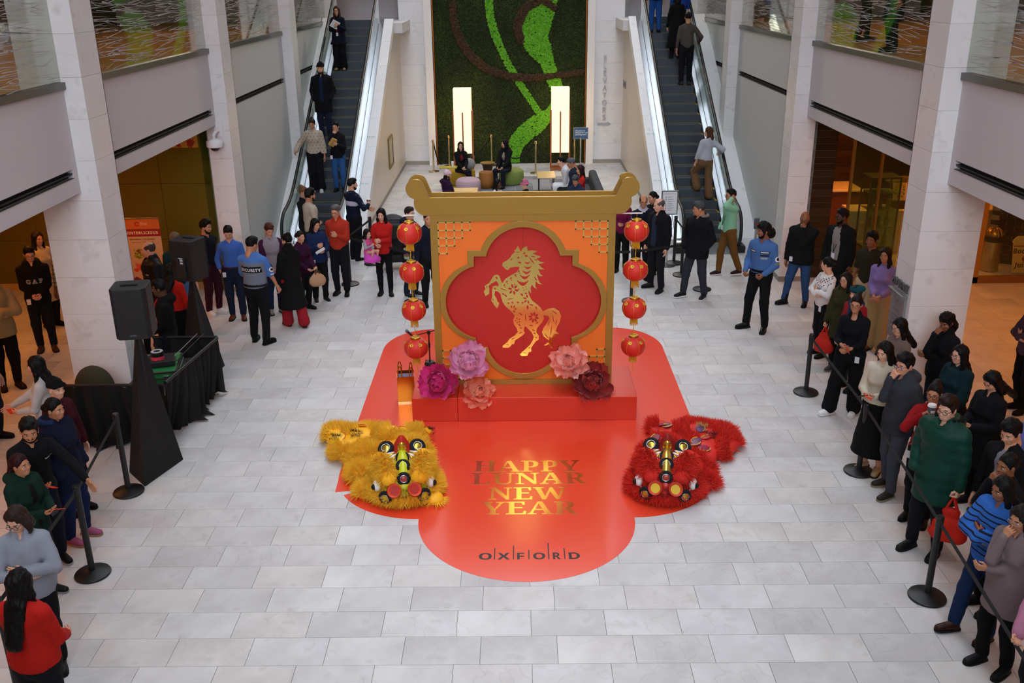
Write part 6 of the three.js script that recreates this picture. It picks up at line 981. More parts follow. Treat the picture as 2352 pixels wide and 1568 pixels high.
const shawlPrint = printTex('#16181c', (c) => { const cs = ['#2a66a8', '#c23a2e', '#2f8a7a', '#d9b23a', '#6fb4d6', '#1a2a5a', '#d8643a']; for (let i = 0; i < 26; i++) { c.fillStyle = cs[i % 7]; c.fillRect(-30, 14 + i * 2.4, 44, 2.5); } });
// ---------- held things ----------
const envM = M(0xe8351f, 0.5), phoneM = M(0x101114, 0.25), goldMark = M(0xd9a838, 0.4, 0.5);
function held(name, label, cat, h, geo, mat, group, tilt = 0) {
  const g = thing(name, label, cat, [h.p.x, h.p.y, h.p.z], 0, group), z = h.n.clone(), y = h.d.clone(), x = y.clone().cross(z); g.quaternion.setFromRotationMatrix(new THREE.Matrix4().makeBasis(x, y, z)); g.rotateX(tilt); part(g, geo[0], geo[1], mat); return g;
}
const envelope = (h, who) => { const g = held('red_envelope', `red paper envelope held by ${who}`, 'envelope', h, ['envelope_sheet', rbox(0.085, 0.16, 0.006, 0.002, 0, 0.02, 0, 1)], envM, 'red envelopes'); part(g, 'gold_print', bx(-0.025, 0.025, 0, 0.05, 0.0035, 0.0045), goldMark); return g; };
const phone = (h, who) => { const g = held('phone', `black phone held by ${who}`, 'phone', h, ['phone_body', rbox(0.074, 0.15, 0.009, 0.004, 0, 0.02, 0, 1)], phoneM, 'phones'); part(g, 'phone_screen', bx(-0.032, 0.032, -0.045, 0.085, 0.005, 0.0056), M(0x2b3138, 0.1)); return g; };
const cupT = (h, who, c, band) => { const g = thing('paper_cup', `${band} held by ${who}`, 'cup', [h.p.x, h.p.y - 0.05, h.p.z]); part(g, 'cup_body', cyl(0.043, 0.033, 0.12, 0, 0, 0, 18), M(c, 0.6)); part(g, 'cup_lid', cyl(0.041, 0.046, 0.022, 0, 0.12, 0, 18), M(0xeeeeec, 0.5)); part(g, 'cup_mark', new THREE.CylinderGeometry(0.0405, 0.039, 0.03, 18, 1, true, -0.6, 1.2).translate(0, 0.07, 0), M(0xe8e8e6, 0.6)); return g; };
function bagT(label, p, w, h, d, c, turn = 0, strap = c) {           // soft carrier bag hanging from a point
  const g = thing('carrier_bag', label, 'bag', [p.x, p.y, p.z], turn), F = new Field(0.016); const zz = V(0, 0, 1); F.cap(V(-w * 0.5 + 0.09, -h + 0.09, 0), V(w * 0.5 - 0.09, -h + 0.09, 0), 0.09, undefined, 0.03, zz, 0.09 / d).cap(V(-w * 0.42 + 0.07, -h * 0.6, 0), V(w * 0.42 - 0.07, -h * 0.6, 0), 0.085, undefined, 0.06, zz, 0.11 / d).cap(V(-w * 0.1, -h * 0.3, 0), V(w * 0.1, -h * 0.3, 0), 0.05, undefined, 0.06, zz, 0.11 / d); F.disp = (x, y, z) => 0.02 * (v3(x * 16, y * 12, z * 16, 9) - 0.5); part(g, 'bag_body', F.mesh(), cloth(c, 0.6));
  for (const z of [-0.02, 0.02]) part(g, 'bag_handle', tube([[-w * 0.16, -h * 0.28, z], [-w * 0.07, -h * 0.1, z], [0, 0.012, z * 0.4], [w * 0.07, -h * 0.1, z], [w * 0.16, -h * 0.28, z]], 0.012, 20, 6), cloth(strap, 0.6)); return g;
}
// ---------- the crowd ----------
const JEAN = { c: 0x2c4568, jeans: 1 }, BLK = { c: 0x131418 }, NAVY = { c: 0x1a2236 }, sneak = (c, sole = 0xe4e4e2) => ({ c, sole });
let a;
// riders on the escalators
const E = (z) => { const i = Math.floor((-14 - z) / 0.3464); return { z: Math.max(-14 - i * 0.3464 - 0.2, z), y: (i + 1) * 0.2 - 0.068 }; };
a = person('woman in a dark navy coat with a red lanyard, highest on the left escalator', { x: -4.76, ...E(-19.8), f: 1, H: 1.63, hair: 'long:0.22', hc: 0x3a2418, specs: true, top: { k: 'coat', c: 0x0d1020, hem: 0.72, flare: 0.06 }, L: 'chest', R: 'chest', legs: { k: 'wide', c: 0x101116 }, shoes: { c: 0xa58a5e }, lanyard: 0xc0202a });
held('papers', 'white sheets held by the woman high on the left escalator', 'paper', a.L, ['paper_sheet', rbox(0.2, 0.26, 0.006, 0.002)], M(0xe6e6e8, 0.6));
person('man in a black beanie and fur hooded black parka on the left escalator', { x: -4.8, ...E(-17.2), H: 1.8, w: 1.1, hat: 'beanie', hatName: 'beanie', hatC: 0x0f0f11, beard: 1, top: { k: 'parka', c: 0x101114, hem: 0.62, open: 0.07, hood: 1, fur: 0x8d8b88 }, under: { c: 0x16213f }, arms: 'pocket', legs: NAVY });
person('woman with a topknot in a spotted beige sweater on the left escalator', { x: -4.78, ...E(-15.6), f: 1, H: 1.7, w: 1.12, skin: 'tan', hair: 'bun', hc: 0x2a1c14, head: [0, 18], top: { k: 'sweater', print: dotPrint, loose: 0.02, hem: 0.93 }, R: [-0.42, 1.0, 0.1], L: 'down', legs: { k: 'wide', c: 0x121317 }, shoes: sneak(0xdcdad6) });
a = person('woman in a black top and blue jeans holding a tan lunch box, left escalator', { x: -4.24, ...E(-15.6), f: 1, H: 1.62, hair: 'pony', head: [-12, 4], specs: true, top: { k: 'jacket', c: 0x111216, hem: 0.86 }, R: 'chin', L: 'chest', legs: { c: 0x2d5488, k: 'straight' }, badge: -1 });
held('lunch_box', 'tan cardboard lunch box held by the woman on the left escalator', 'box', a.L, ['lunch_box_shell', rbox(0.19, 0.14, 0.07, 0.012, 0, 0.02, 0.02)], M(0xb08a45, 0.6));
person('person in a dark jacket and bright blue jeans near the top of the right escalator', { x: 3.8, ...E(-21.1), face: 180, H: 1.76, hair: 'short', top: { k: 'jacket', c: 0x14161c, hem: 0.84 }, legs: { c: 0x1f4a8c, jeans: 1 } });
person('person in a bright blue jacket near the top of the right escalator', { x: 4.42, ...E(-20.9), face: 180, H: 1.72, hair: 'short', top: { k: 'jacket', c: 0x1c3f8f, hem: 0.8 }, legs: BLK });
person('woman with dark bobbed hair in a long black coat on the right escalator', { x: 4.2, ...E(-19.9), face: 180, f: 1, H: 1.66, hair: 'bob:0.14', top: { k: 'coat', c: 0x0d0d10, hem: 0.3, flare: 0.06 }, legs: BLK });
person('man in a grey brown sweater and black trousers on the right escalator', { x: 4.36, ...E(-19.05), face: 178, H: 1.8, hair: 'short', skin: 'tan', top: { k: 'sweater', c: 0x4a4540, hem: 0.9 }, L: 'down', R: [-0.34, 1.05, 0.18], legs: { c: 0x121318, k: 'straight' }, shoes: { c: 0x3a3a34 } });
person('woman in a pale grey sweater and wide brown trousers, lowest on the right escalator', { x: 4.28, ...E(-15.3), face: 200, f: 1, H: 1.66, hair: 'long:0.14', hc: 0x4a2c1c, head: [60, 0], side: 0.06, top: { k: 'sweater', c: 0xaeb2ba, hem: 0.96, loose: 0.012 }, L: [0.2, 0.86, 0.14], R: [-0.4, 1.12, 0.05], legs: { k: 'wide', c: 0x6e5237 }, feet: [[0.1, 0.2, 10, 0.18], [-0.1, -0.05, -8]], shoes: { c: 0x4a3322 } });
// lounge
const S = 0.44;
person('woman in a black coat sitting on the mustard ottoman', { x: -1.66, z: -20.6, face: 15, f: 1, H: 1.64, seat: S, skin: 'pale', hair: 'long:0.25', specs: 0x6a5a50, head: [-10, -8], top: { k: 'jacket', c: 0x0f1013, open: 0.06 }, under: { c: 0x6a1a1e }, arms: [0.05, 1.02, 0.3], R: [-0.02, 1.0, 0.3], legs: { c: 0x14161c }, feet: [[0.2, 0.5, 30], [0.3, 0.42, 30, 0.05]] });
person('person with long black hair in a black puffer sitting on the green ottoman', { x: -0.4, z: -20.55, face: -25, f: 1, H: 1.72, seat: S, hair: 'long:0.12', head: [-50, 0], top: { k: 'puffer', c: 0x101114, quilt: 0.08, open: 0.07, hood: 1 }, under: { c: 0x8a7f74 }, L: [0.1, 1.0, 0.34], R: [-0.08, 1.0, 0.34], legs: { c: 0x171b28 } });
person('person in a pink beanie and purple puffer sitting with the back to the viewer', { x: -1.75, z: -16.3, face: 120, f: 1, H: 1.64, seat: S, hat: 'beanie', hatName: 'beanie', hatC: 0xd6b4c0, hair: 'mane:0.14', top: { k: 'puffer', c: 0x2c1230, quilt: 0.08, hood: 1 }, arms: 'lap', legs: BLK });
person('woman with loose dark hair and a white top sitting just behind the photo wall', { x: -0.52, z: -15.35, face: 60, f: 1, H: 1.6, seat: S, skin: 'dark', hair: 'bob:0.15', specs: true, top: { k: 'sweater', c: 0xd8d6d2 }, arms: 'lap' });
person('person in a pink bucket hat sitting just behind the photo wall', { x: 0.11, z: -15.3, face: -75, f: 1, H: 1.58, seat: S, skin: 'pale', hat: 'bucket', hatName: 'bucket_hat', hatC: 0xb5607c, hair: 'short', hc: 0x55504c, top: { k: 'jacket', c: 0x1c1c22 }, arms: 'lap' });
person('person in white bending over on the far end of the dark sofa', { x: 1.32, z: -18.1, face: -90, H: 1.68, seat: S, skin: 'pale', hair: 'short', lean: 0.35, top: { k: 'sweater', c: 0xd6d6d8 }, arms: 'lap', legs: { c: 0xd2d2d4 } });
person('grey haired man in a navy plaid jacket on the dark sofa', { x: 1.42, z: -17.4, face: -95, H: 1.74, seat: S, skin: 'tan', hair: 'short', hc: 0x55565a, head: [10, 20], lean: 0.15, top: { k: 'jacket', c: 0x1d2838 }, arms: 'lap', legs: BLK });
person('woman with long brown hair in a red top on the dark sofa', { x: 1.5, z: -16.75, face: -80, f: 1, H: 1.66, seat: S, hair: 'long:0.2', hc: 0x2a1512, top: { k: 'sweater', c: 0xc22a20 }, arms: 'lap', legs: { c: 0x9a8a6a } });
person('grey haired person in a navy coat on the near end of the dark sofa', { x: 1.3, z: -15.35, face: -20, H: 1.68, seat: S, skin: 'tan', hair: 'full', hc: 0x3f4146, head: [0, 25], top: { k: 'puffer', c: 0x222c44, hood: 1 }, arms: 'lap' });
for (const [x, z, t] of [[-1.78, -16.3, 'purple puffer'], [-0.55, -15.4, 'white top'], [0.15, -15.3, 'bucket hat']]) { const s = thing('stool', `low grey stool under the person in the ${t}`, 'stool', [x, 0.001, z]); part(s, 'stool_seat', rbox(0.46, 0.12, 0.46, 0.04, 0, 0.37, 0), M(0x55585c, 0.85)); for (const [u, v] of [[-1, -1], [1, -1], [-1, 1], [1, 1]]) part(s, 'leg', rod(V(u * 0.18, 0, v * 0.18), V(u * 0.16, 0.32, v * 0.16), 0.014, 8), blackM); }
// back row, left of the photo wall
person('person in black with light brown hair behind the man in beige', { x: -4.45, z: -12.55, face: 70, f: 1, H: 1.68, hair: 'bun', hc: 0x6a4528, top: { k: 'hoodie', c: 0x121316 }, L: 'low', R: 'low' });
person('bearded man in a beige sweater seen from behind', { x: -4.16, z: -11.76, face: 125, H: 1.78, w: 1.05, skin: 'tan', hair: 'full', beard: 1, top: { k: 'sweater', c: 0xb0a594, hem: 0.92 }, legs: { c: 0x1d1f1c } });
a = person('bearded man in a navy sweater with a cup, back turned, beside the stroller', { x: -3.5, z: -12.88, face: 140, H: 1.76, w: 1.05, hair: 'short', beard: 1, head: [-30, 0], top: { k: 'sweater', c: 0x10162a, hem: 0.9 }, under: { c: 0xb8b4c4, hem: 1.2, add: 0.014 }, R: [-0.25, 1.2, 0.2], L: [-0.1, 1.02, 0.42], legs: BLK, shoes: sneak(0x14151a) }); cupT(a.R, 'the man in the navy sweater', 0x7a2a20, 'red paper cup');
person('grey haired man in a rust red sweater pointing at the viewer', { x: -3.42, z: -10.55, face: -5, H: 1.74, w: 1.02, hair: 'short', hc: 0x5a5654, specs: 0x4a4a4c, head: [-12, 10], smile: 1, top: { k: 'sweater', c: 0xa83220, hem: 0.9, collar: 0.8, neck: 0.03 }, L: 'chest', hL: 'point', R: 'behind', legs: BLK, shoes: { c: 0x0e0e10, rough: 0.3 } });
a = person('woman with a black bob in a navy jacket holding a white snack box', { x: -3.74, z: -10.15, face: 25, f: 1, H: 1.58, w: 1.05, hair: 'bob:0.15', head: [25, 10], top: { k: 'jacket', c: 0x17264a, hem: 0.86 }, L: 'phone', R: 'chest', legs: { c: 0x111216, k: 'straight' }, shoes: sneak(0x1a1b1e), badge: -1 });
held('snack_box', 'open white snack box with a red napkin held by the woman in navy', 'box', a.L, ['snack_tray', rbox(0.16, 0.11, 0.05, 0.01, 0, 0.02, 0.02)], M(0xdcdad8, 0.6));
a = person('short woman in a purple fleece with a patterned handbag', { x: -3.93, z: -9.68, face: 55, f: 1, H: 1.47, w: 1.1, hair: 'lowbun', hc: 0x1c1412, top: { k: 'jacket', c: 0x35122e, hem: 0.84, rough: 0.98 }, L: 'low', R: 'low', legs: { c: 0x131317 }, shoes: { k: 'boot', c: 0x141416 } });
bagT('cream handbag with a colourful pattern carried by the woman in purple', a.L.p.clone().add(V(0.03, 0.0, 0.06)), 0.3, 0.3, 0.07, 0xb08a68, 0.6, 0x5a3a26);
person('woman in a long black coat and red trousers, hair in a bun', { x: -3.94, z: -8.8, face: -145, f: 1, H: 1.64, hair: 'bun', head: [30, 4], top: { k: 'coat', c: 0x0e0e10, hem: 0.38, flare: 0.07, collar: 1 }, L: 'down', R: 'low', legs: { k: 'wide', c: 0x8e1c26 }, shoes: { c: 0x6a5c4e }, feet: [[0.1, 0.12, 8], [-0.1, -0.16, -8]], scarf: 0x0f0f10 });
person('auburn haired woman in a grey vest over purple plaid sleeves', { x: -4.42, z: -9.5, face: 30, f: 1, H: 1.66, w: 1.12, hair: 'full', hc: 0x4a241a, head: [5, 22], top: { k: 'vest', name: 'vest', c: 0x8d8790, sleeve: 0, hem: 0.82 }, under: { c: 0x3c1438, sleeve: 1, add: 0.016 }, L: 'low', R: 'low', legs: { c: 0x1d2a48, jeans: 1 }, shoes: { c: 0x8f8880 } });
person('security guard in a blue shirt seen from behind, SECURITY across his back', { x: -4.33, z: -8.02, face: 168, H: 1.79, w: 1.18, skin: 'tan', hair: 'short', head: [-20, 12], top: { k: 'shirt', print: secBack, sleeve: 0.42, hem: 0.95, add: 0.022 }, R: [-0.3, 0.84, 0.2], L: [0.1, 1.2, 0.25], legs: { c: 0x0f1013, k: 'straight' }, belt: 0x0c0c0e, feet: [[0.13, 0.05, 12], [-0.13, -0.05, -25]], shoes: { k: 'hightop', c: 0x0d0d0f } });
person('man in a blue shirt and navy trousers looking down', { x: -5.04, z: -9.2, face: 10, H: 1.7, hair: 'short', head: [0, 26], top: { k: 'shirt', c: 0x3f66b4, hem: 0.97 }, R: 'pocket', L: 'down', legs: { c: 0x1b2236, k: 'straight' }, belt: 0x3a1a14, badge: -1, shoes: { c: 0x5a2a14, rough: 0.3 } });
person('bearded man in a black shirt, burgundy trousers and white sneakers', { x: -5.52, z: -9.48, face: 55, H: 1.73, skin: 'tan', hair: 'full', beard: 1, head: [15, 0], top: { k: 'shirt', c: 0x10131c, hem: 0.9, sleeve: 0.7 }, arms: 'behind', legs: { c: 0x3a1522, k: 'straight' }, shoes: sneak(0xe6e6e6) });
person('man with greying hair and glasses in a dark green sweater and jeans', { x: -5.72, z: -8.5, face: 40, H: 1.76, skin: 'pale', hair: 'short', hc: 0x6a5c4c, specs: 0x6a5a48, top: { k: 'sweater', c: 0x12322e }, legs: { c: 0x4a78a8, jeans: 1 } });
person('woman in a red top and black skirt seen from behind, long black hair', { x: -5.33, z: -7.1, face: 165, f: 1, H: 1.63, hair: 'long:0.24', top: { k: 'shirt', c: 0xc22418, hem: 0.94, sleeve: 0.75 }, legs: { k: 'skirt', c: 0x0f0f12, hem: 0.12, flare: 0.09 }, badge: 1 });
person('balding man in a black quilted jacket before the orange banner', { x: -5.9, z: -7.85, face: -55, H: 1.78, w: 1.12, skin: 'pale', hair: 'balding', hc: 0x3f3a38, head: [-20, 0], top: { k: 'puffer', print: puffMark, quilt: 0.06, hem: 0.84, collar: 0.6, rough: 0.5 }, under: { print: plaidPrint, add: 0.012 }, legs: BLK });
person('man in a red T-shirt and black hoodie sitting at the sound desk', { x: -5.08, z: -5.98, y: 0.0015, face: -70, H: 1.72, w: 1.1, skin: 'dark', hair: 'short', hc: 0x0d0c0c, head: [-15, 0], top: { k: 'hoodie', c: 0x0e0e10, open: 0.1, hood: 1 }, under: { print: teePrint, add: 0.014 }, L: 'low', R: 'low', legs: BLK });
person('person in a dark red hooded top half hidden behind the near loudspeaker', { x: -5.72, z: -6.75, face: -60, f: 1, H: 1.5, hat: 'beanie', hatName: 'hood', hatC: 0x7a1822, top: { k: 'hoodie', c: 0x8a1c24, hood: 1 } });
person('young man in a black hoodie with outlined letters beside the left column', { x: -7.76, z: -7.73, face: 25, H: 1.76, w: 1.08, hair: 'short', specs: 0x5a1a18, head: [5, 14], top: { k: 'hoodie', print: gapPrint, hood: 1, hem: 0.84 }, L: [0.06, 1.0, 0.2], R: [-0.06, 1.0, 0.2], legs: { c: 0x14161b, jeans: 1 }, shoes: { c: 0x4a2e1c, k: 'hightop' }, badge: -1 });
person('bearded man in a plaid shirt half hidden by the left column', { x: -7.5, z: -8.35, face: 5, H: 1.77, skin: 'brown', hair: 'full', beard: 1, specs: true, top: { k: 'shirt', print: plaidPrint, hem: 0.9 }, legs: BLK });
person('woman with long dark hair in a cream coat behind the man in the hoodie', { x: -8.2, z: -8.9, face: 60, f: 1, H: 1.7, hair: 'long:0.2', hc: 0x1d1510, top: { k: 'coat', c: 0xc4b490, hem: 0.5 }, legs: BLK });
person('man in a tan jacket with folded arms at the left edge', { x: -7.6, z: -6.2, face: 40, H: 1.82, w: 1.12, hair: 'short', top: { k: 'parka', c: 0x94805a, hem: 0.8, hood: 1 }, under: { c: 0x3a1a20 }, arms: 'cross', legs: { c: 0x0f1014 }, shoes: { c: 0x2c1c12, k: 'hightop' } });
person('person in dark jeans mostly beyond the left edge', { x: -6.95, z: -4.45, face: 80, H: 1.74, hair: 'short', top: { k: 'jacket', c: 0x1a1c22 }, legs: { c: 0x141a28, jeans: 1 } });
// crowd at the left barrier
a = person('woman with long black hair in a white sweater reaching out to the left', { x: -5.58, z: -3.3, face: -80, f: 1, H: 1.64, hair: 'long:0.34', top: { k: 'sweater', c: 0xb9b6b2 }, R: [-0.12, 1.08, 0.42], L: [0.06, 1.06, 0.3], hR: 'flat', legs: { c: 0x22304a, jeans: 1 } }); envelope(a.L, 'the woman in the white sweater');
person('person in a black knitted hat and maroon coat at the left barrier', { x: -5.1, z: -2.66, face: 65, f: 1, H: 1.63, skin: 'pale', hat: 'beanie', hatName: 'beanie', hatC: 0x0e0e10, top: { k: 'coat', c: 0x3f0f1c, hem: 0.6 }, legs: BLK });
person('woman in a navy puffer and pink shoes at the left barrier', { x: -4.84, z: -2.06, face: 75, f: 1, H: 1.67, w: 1.08, skin: 'tan', hair: 'lowbun', top: { k: 'puffer', c: 0x12182e, quilt: 0.5, hem: 0.7, hood: 1, fur: 0x26345c }, arms: 'pocket', legs: { c: 0x16244a, jeans: 1, k: 'straight' }, shoes: { c: 0xa8587a, sole: 0xa88a6a }, feet: [[0.12, 0.05, 8], [-0.1, 0.02, -6]] });
a = person('smiling bearded man in a black sweatshirt leaning on the left barrier post', { x: -4.92, z: -1.62, face: 42, H: 1.72, lean: 0.2, skin: 'tan', hair: 'full', beard: 1, smile: 1, head: [-15, 10], top: { k: 'sweater', print: tickPrint, hem: 0.86 }, L: [0.36, 1.12, 0.4], hL: 'flat', R: 'phone', legs: { c: 0x171c2c }, shoes: sneak(0x121315, 0xb8b8ba) }); envelope(a.R, 'the smiling man in the black sweatshirt');
a = person('woman with burgundy hair in a dark green hoodie at the left barrier', { x: -4.72, z: -1.05, face: 70, f: 1, H: 1.56, w: 1.1, skin: 'tan', hair: 'pony', hc: 0x2c0d12, head: [5, -6], top: { k: 'hoodie', c: 0x0e2a20, hem: 0.84, hood: 1, open: 0.05 }, under: { c: 0x101114 }, L: 'phone', R: 'phone', legs: { c: 0x1c1e22 }, shoes: sneak(0x17181a, 0x9a9a9c) }); phone(a.L, 'the woman in the green hoodie'); envelope(a.R, 'the woman in the green hoodie');
person('woman with glasses and a brown bob in a pale grey fleece, arms folded', { x: -4.2, z: 0.02, face: 20, f: 1, H: 1.64, w: 1.15, skin: 'pale', hair: 'bob:0.13', hc: 0x2c1f18, specs: 0x3a3a3c, head: [-25, 20], top: { k: 'jacket', c: 0x8e939e, collar: 1, neck: 0.03, rough: 0.98, hem: 0.86 }, arms: 'cross', legs: BLK });
person('woman in a red bomber jacket seen from behind, long black hair', { x: -3.72, z: 0.98, face: 172, f: 1, H: 1.66, w: 1.1, hair: 'long:0.36', top: { k: 'puffer', name: 'bomber_jacket', c: 0xb01c14, hem: 0.9 }, arms: 'low', legs: BLK });
// middle of the back row
a = person('smiling woman in a red cardigan holding a toddler', { x: -2.58, z: -10.52, face: 3, f: 1, H: 1.67, skin: 'pale', hair: 'long:0.3', smile: 1, head: [-8, 6], top: { k: 'sweater', name: 'cardigan', c: 0xb8201c, hem: 0.86 }, R: [-0.12, 1.08, 0.24], L: [-0.02, 1.16, 0.26], legs: { c: 0x101013, k: 'skinny' }, shoes: { k: 'tall', c: 0x17171a } });
person('toddler in a pink top and rainbow tutu carried by the woman in red', { x: -2.82, z: -10.26, y: 0.72, face: 50, f: 1, H: 0.86, hs: 1.45, seat: 0.3, skin: 'pale', hair: 'bob:0.1', top: { k: 'vest', c: 0xd0508a, sleeve: 0 }, under: { c: 0x9a9aa2, sleeve: 1 }, arms: 'lap', R: 'chest', legs: { k: 'skirt', c: 0xc94ab0, hem: 0.62, flare: 0.2 }, feet: [[0.14, 0.3, 0], [-0.1, 0.28, 0]], shoes: { c: 0xd8b0b8 } });
person('woman in a black coat with a bright striped shawl behind the left lanterns', { x: -2.06, z: -10.4, face: 55, f: 1, H: 1.72, hair: 'short', hc: 0x2a201c, skin: 'pale', top: { k: 'coat', print: shawlPrint, hem: 0.7, hood: 1 }, L: 'low', R: 'low', legs: { c: 0x1b2336, jeans: 1 }, shoes: sneak(0x2a2c30) });
person('person in a navy jacket hidden behind the photo wall', { x: -1.66, z: -9.85, face: 20, H: 1.76, hair: 'short', top: { k: 'jacket', c: 0x141a2a }, legs: BLK });
// right of the photo wall
person('woman in a magenta sweater half hidden by the photo wall', { x: 2.02, z: -11.85, face: -15, f: 1, H: 1.62, hair: 'long:0.2', top: { k: 'sweater', c: 0x6a123a }, L: 'phone', R: 'down', legs: { c: 0x111114, k: 'straight' } });
person('smiling man with glasses in a navy V-neck beside the right lanterns', { x: 2.36, z: -11.36, face: 0, H: 1.68, skin: 'tan', hair: 'balding', specs: true, smile: 1, top: { k: 'sweater', c: 0x0f1422 }, under: { c: 0xb8b8c8, add: 0.014, collar: 0.5 }, legs: { c: 0x15161b }, badge: 1 });
person('dark haired woman behind the bald man on the right', { x: 2.6, z: -11.7, face: -60, f: 1, H: 1.68, hair: 'lowbun', top: { k: 'jacket', c: 0x17181c }, legs: BLK });
person('bald man in a black quilted jacket looking towards the photo wall', { x: 2.58, z: -10.7, face: -50, H: 1.76, w: 1.14, skin: 'pale', hair: 'balding', hc: 0x55504e, head: [-25, 6], top: { k: 'puffer', c: 0x0e0f12, quilt: 0.07, hem: 0.8, open: 0.08, collar: 0.6 }, under: { c: 0x252b40, hem: 0.86, add: 0.018 }, legs: { c: 0x17181c, jeans: 1 }, feet: [[0.18, 0.1, 15], [-0.16, 0.02, -25]], shoes: { c: 0x141416, k: 'hightop' } });
person('man with cropped grey hair in a black parka with a grey fur hood', { x: 3.22, z: -10.14, face: -45, H: 1.82, w: 1.14, skin: 'tan', hair: 'short', hc: 0x3f4042, head: [-45, 4], top: { k: 'parka', c: 0x0e1016, hem: 0.76, hood: 1, fur: 0x77736f }, arms: 'pocket', legs: { c: 0x2c2f38, jeans: 1, k: 'straight' }, feet: [[0.14, -0.05, 15], [-0.2, 0.12, -20]], shoes: sneak(0x16171b) });
a = person('man in a mint green sweater and brown trousers on the phone', { x: 4.1, z: -11.56, face: -70, H: 1.74, skin: 'tan', hair: 'short', specs: true, head: [-10, -4], top: { k: 'sweater', c: 0x86c09e, hem: 0.88 }, L: 'ear', R: 'pocket', legs: { c: 0x6b4a20, k: 'straight' }, lanyard: 0x1a1a1c, feet: [[0.1, -0.2, 0], [-0.1, 0.16, 0]], shoes: sneak(0x2c161c) }); phone(a.L, 'the man in the mint sweater');
person('security guard in a blue uniform shirt and black trousers, standing alone', { x: 3.97, z: -8.45, face: -45, H: 1.84, w: 1.08, skin: 'brown', hair: 'curly:0.06', beard: 1, head: [-30, 2], top: { k: 'shirt', print: secFront, hem: 0.96, add: 0.02 }, L: [0.16, 0.98, 0.2], R: [-0.16, 0.98, 0.2], hL: 'grip', hR: 'grip', belt: 0x0c0c0e, legs: { c: 0x0e0f12, k: 'straight' }, feet: [[0.16, 0.06, 20], [-0.16, 0.1, -30]], shoes: { k: 'boot', c: 0x101012, rough: 0.35 } });
person('bald man with glasses in a black puffer and jeans, hand on his chin', { x: 5.0, z: -9.7, face: -35, H: 1.72, w: 1.2, skin: 'brown', specs: true, head: [5, 12], top: { k: 'puffer', c: 0x111214, quilt: 0.09, hem: 0.8, collar: 0.8 }, L: 'chin', R: 'down', legs: { c: 0x2c4870, jeans: 1, k: 'straight' }, badge: -1, feet: [[0.14, 0, 10], [-0.22, 0.12, -40]], shoes: { k: 'boot', c: 0x0f0f11 } });
person('tall bearded man in an open black coat beside the juice bar', { x: 5.52, z: -9.3, face: -50, H: 1.86, w: 1.14, skin: 'dark', hair: 'short', beard: 1, specs: true, head: [-30, 2], top: { k: 'coat', c: 0x101416, hem: 0.72, open: 0.09, collar: 0.5 }, under: { c: 0x8a8580, add: 0.016 }, lanyard: 0x1a1a1c, legs: BLK });
person('smiling young man in a dark olive polo shirt', { x: 5.62, z: -8.1, face: -45, H: 1.76, skin: 'brown', hair: 'full', smile: 1, top: { k: 'shirt', name: 'polo_shirt', c: 0x2a281c, sleeve: 0.4, hem: 0.88 }, arms: 'down', legs: { c: 0xb8a888 } });
person('smiling woman with long dark hair in a lilac shirt and khaki trousers', { x: 5.58, z: -7.38, face: -40, f: 1, H: 1.7, skin: 'tan', hair: 'long:0.26', hc: 0x1d1210, smile: 1, top: { k: 'shirt', c: 0x8a78b4, hem: 0.93, sleeve: 0.85, loose: 0.01 }, arms: 'clasp', legs: { k: 'wide', c: 0xa88f62 }, shoes: { c: 0x5a3a24 } });
person('woman in a white sweater with a patterned yoke, arms folded, looking away', { x: 4.66, z: -7.22, face: -70, f: 1, H: 1.6, hair: 'lowbun', head: [-60, 0], top: { k: 'sweater', print: fairPrint, hem: 0.9, fine: 0.9 }, arms: 'cross', legs: { c: 0x131317, k: 'straight' }, badge: 1 });
a = person('woman with glasses in a long olive jacket with a red bag', { x: 4.72, z: -6.55, face: -40, f: 1, H: 1.56, hair: 'long:0.2', specs: 0x55504c, head: [-15, -2], top: { k: 'coat', c: 0x33321a, hem: 0.62, hood: 1 }, L: 'down', R: 'bagHold', legs: BLK, shoes: sneak(0x45484c, 0x8a8a8c) });
bagT('red carrier bag held by the woman in the olive jacket', a.R.p, 0.3, 0.42, 0.07, 0xc42a1e, -0.7);
person('person in a teal beret and red coat with a blue mask', { x: 4.66, z: -5.9, face: -60, f: 1, H: 1.56, skin: 'pale', hat: 'beret', hatName: 'beret', hatC: 0x0f3f46, hair: 'short', scarf: 0x1f3a5a, top: { k: 'coat', c: 0x8c1a20, hem: 0.5 }, legs: { c: 0x1c3a3a } });
a = person('woman with round glasses and a black shirt holding a red envelope, white sneakers', { x: 4.36, z: -5.06, face: -32, f: 1, H: 1.7, w: 1.1, skin: 'tan', hair: 'bun', hc: 0x18110e, specs: 0x5a4028, top: { k: 'shirt', c: 0x0d0f14, hem: 0.92, sleeve: 0.85, collar: 0.3, neck: 0.055 }, L: [0.03, 1.06, 0.28], R: [-0.06, 1.1, 0.28], legs: { k: 'wide', c: 0x0e0f12 }, badge: 1, feet: [[0.12, -0.02, 0], [-0.18, 0.14, -35]], shoes: sneak(0xe8e8ea, 0xe0e0e2) }); envelope(a.R, 'the woman in the black shirt');
person('woman with long black hair in a taupe coat before the right column', { x: 4.68, z: -4.35, face: -75, f: 1, H: 1.63, hair: 'long:0.25', specs: 0x55504c, head: [0, 10], top: { k: 'coat', c: 0x6a5a52, hem: 0.6 }, legs: { c: 0xa89a88 } });
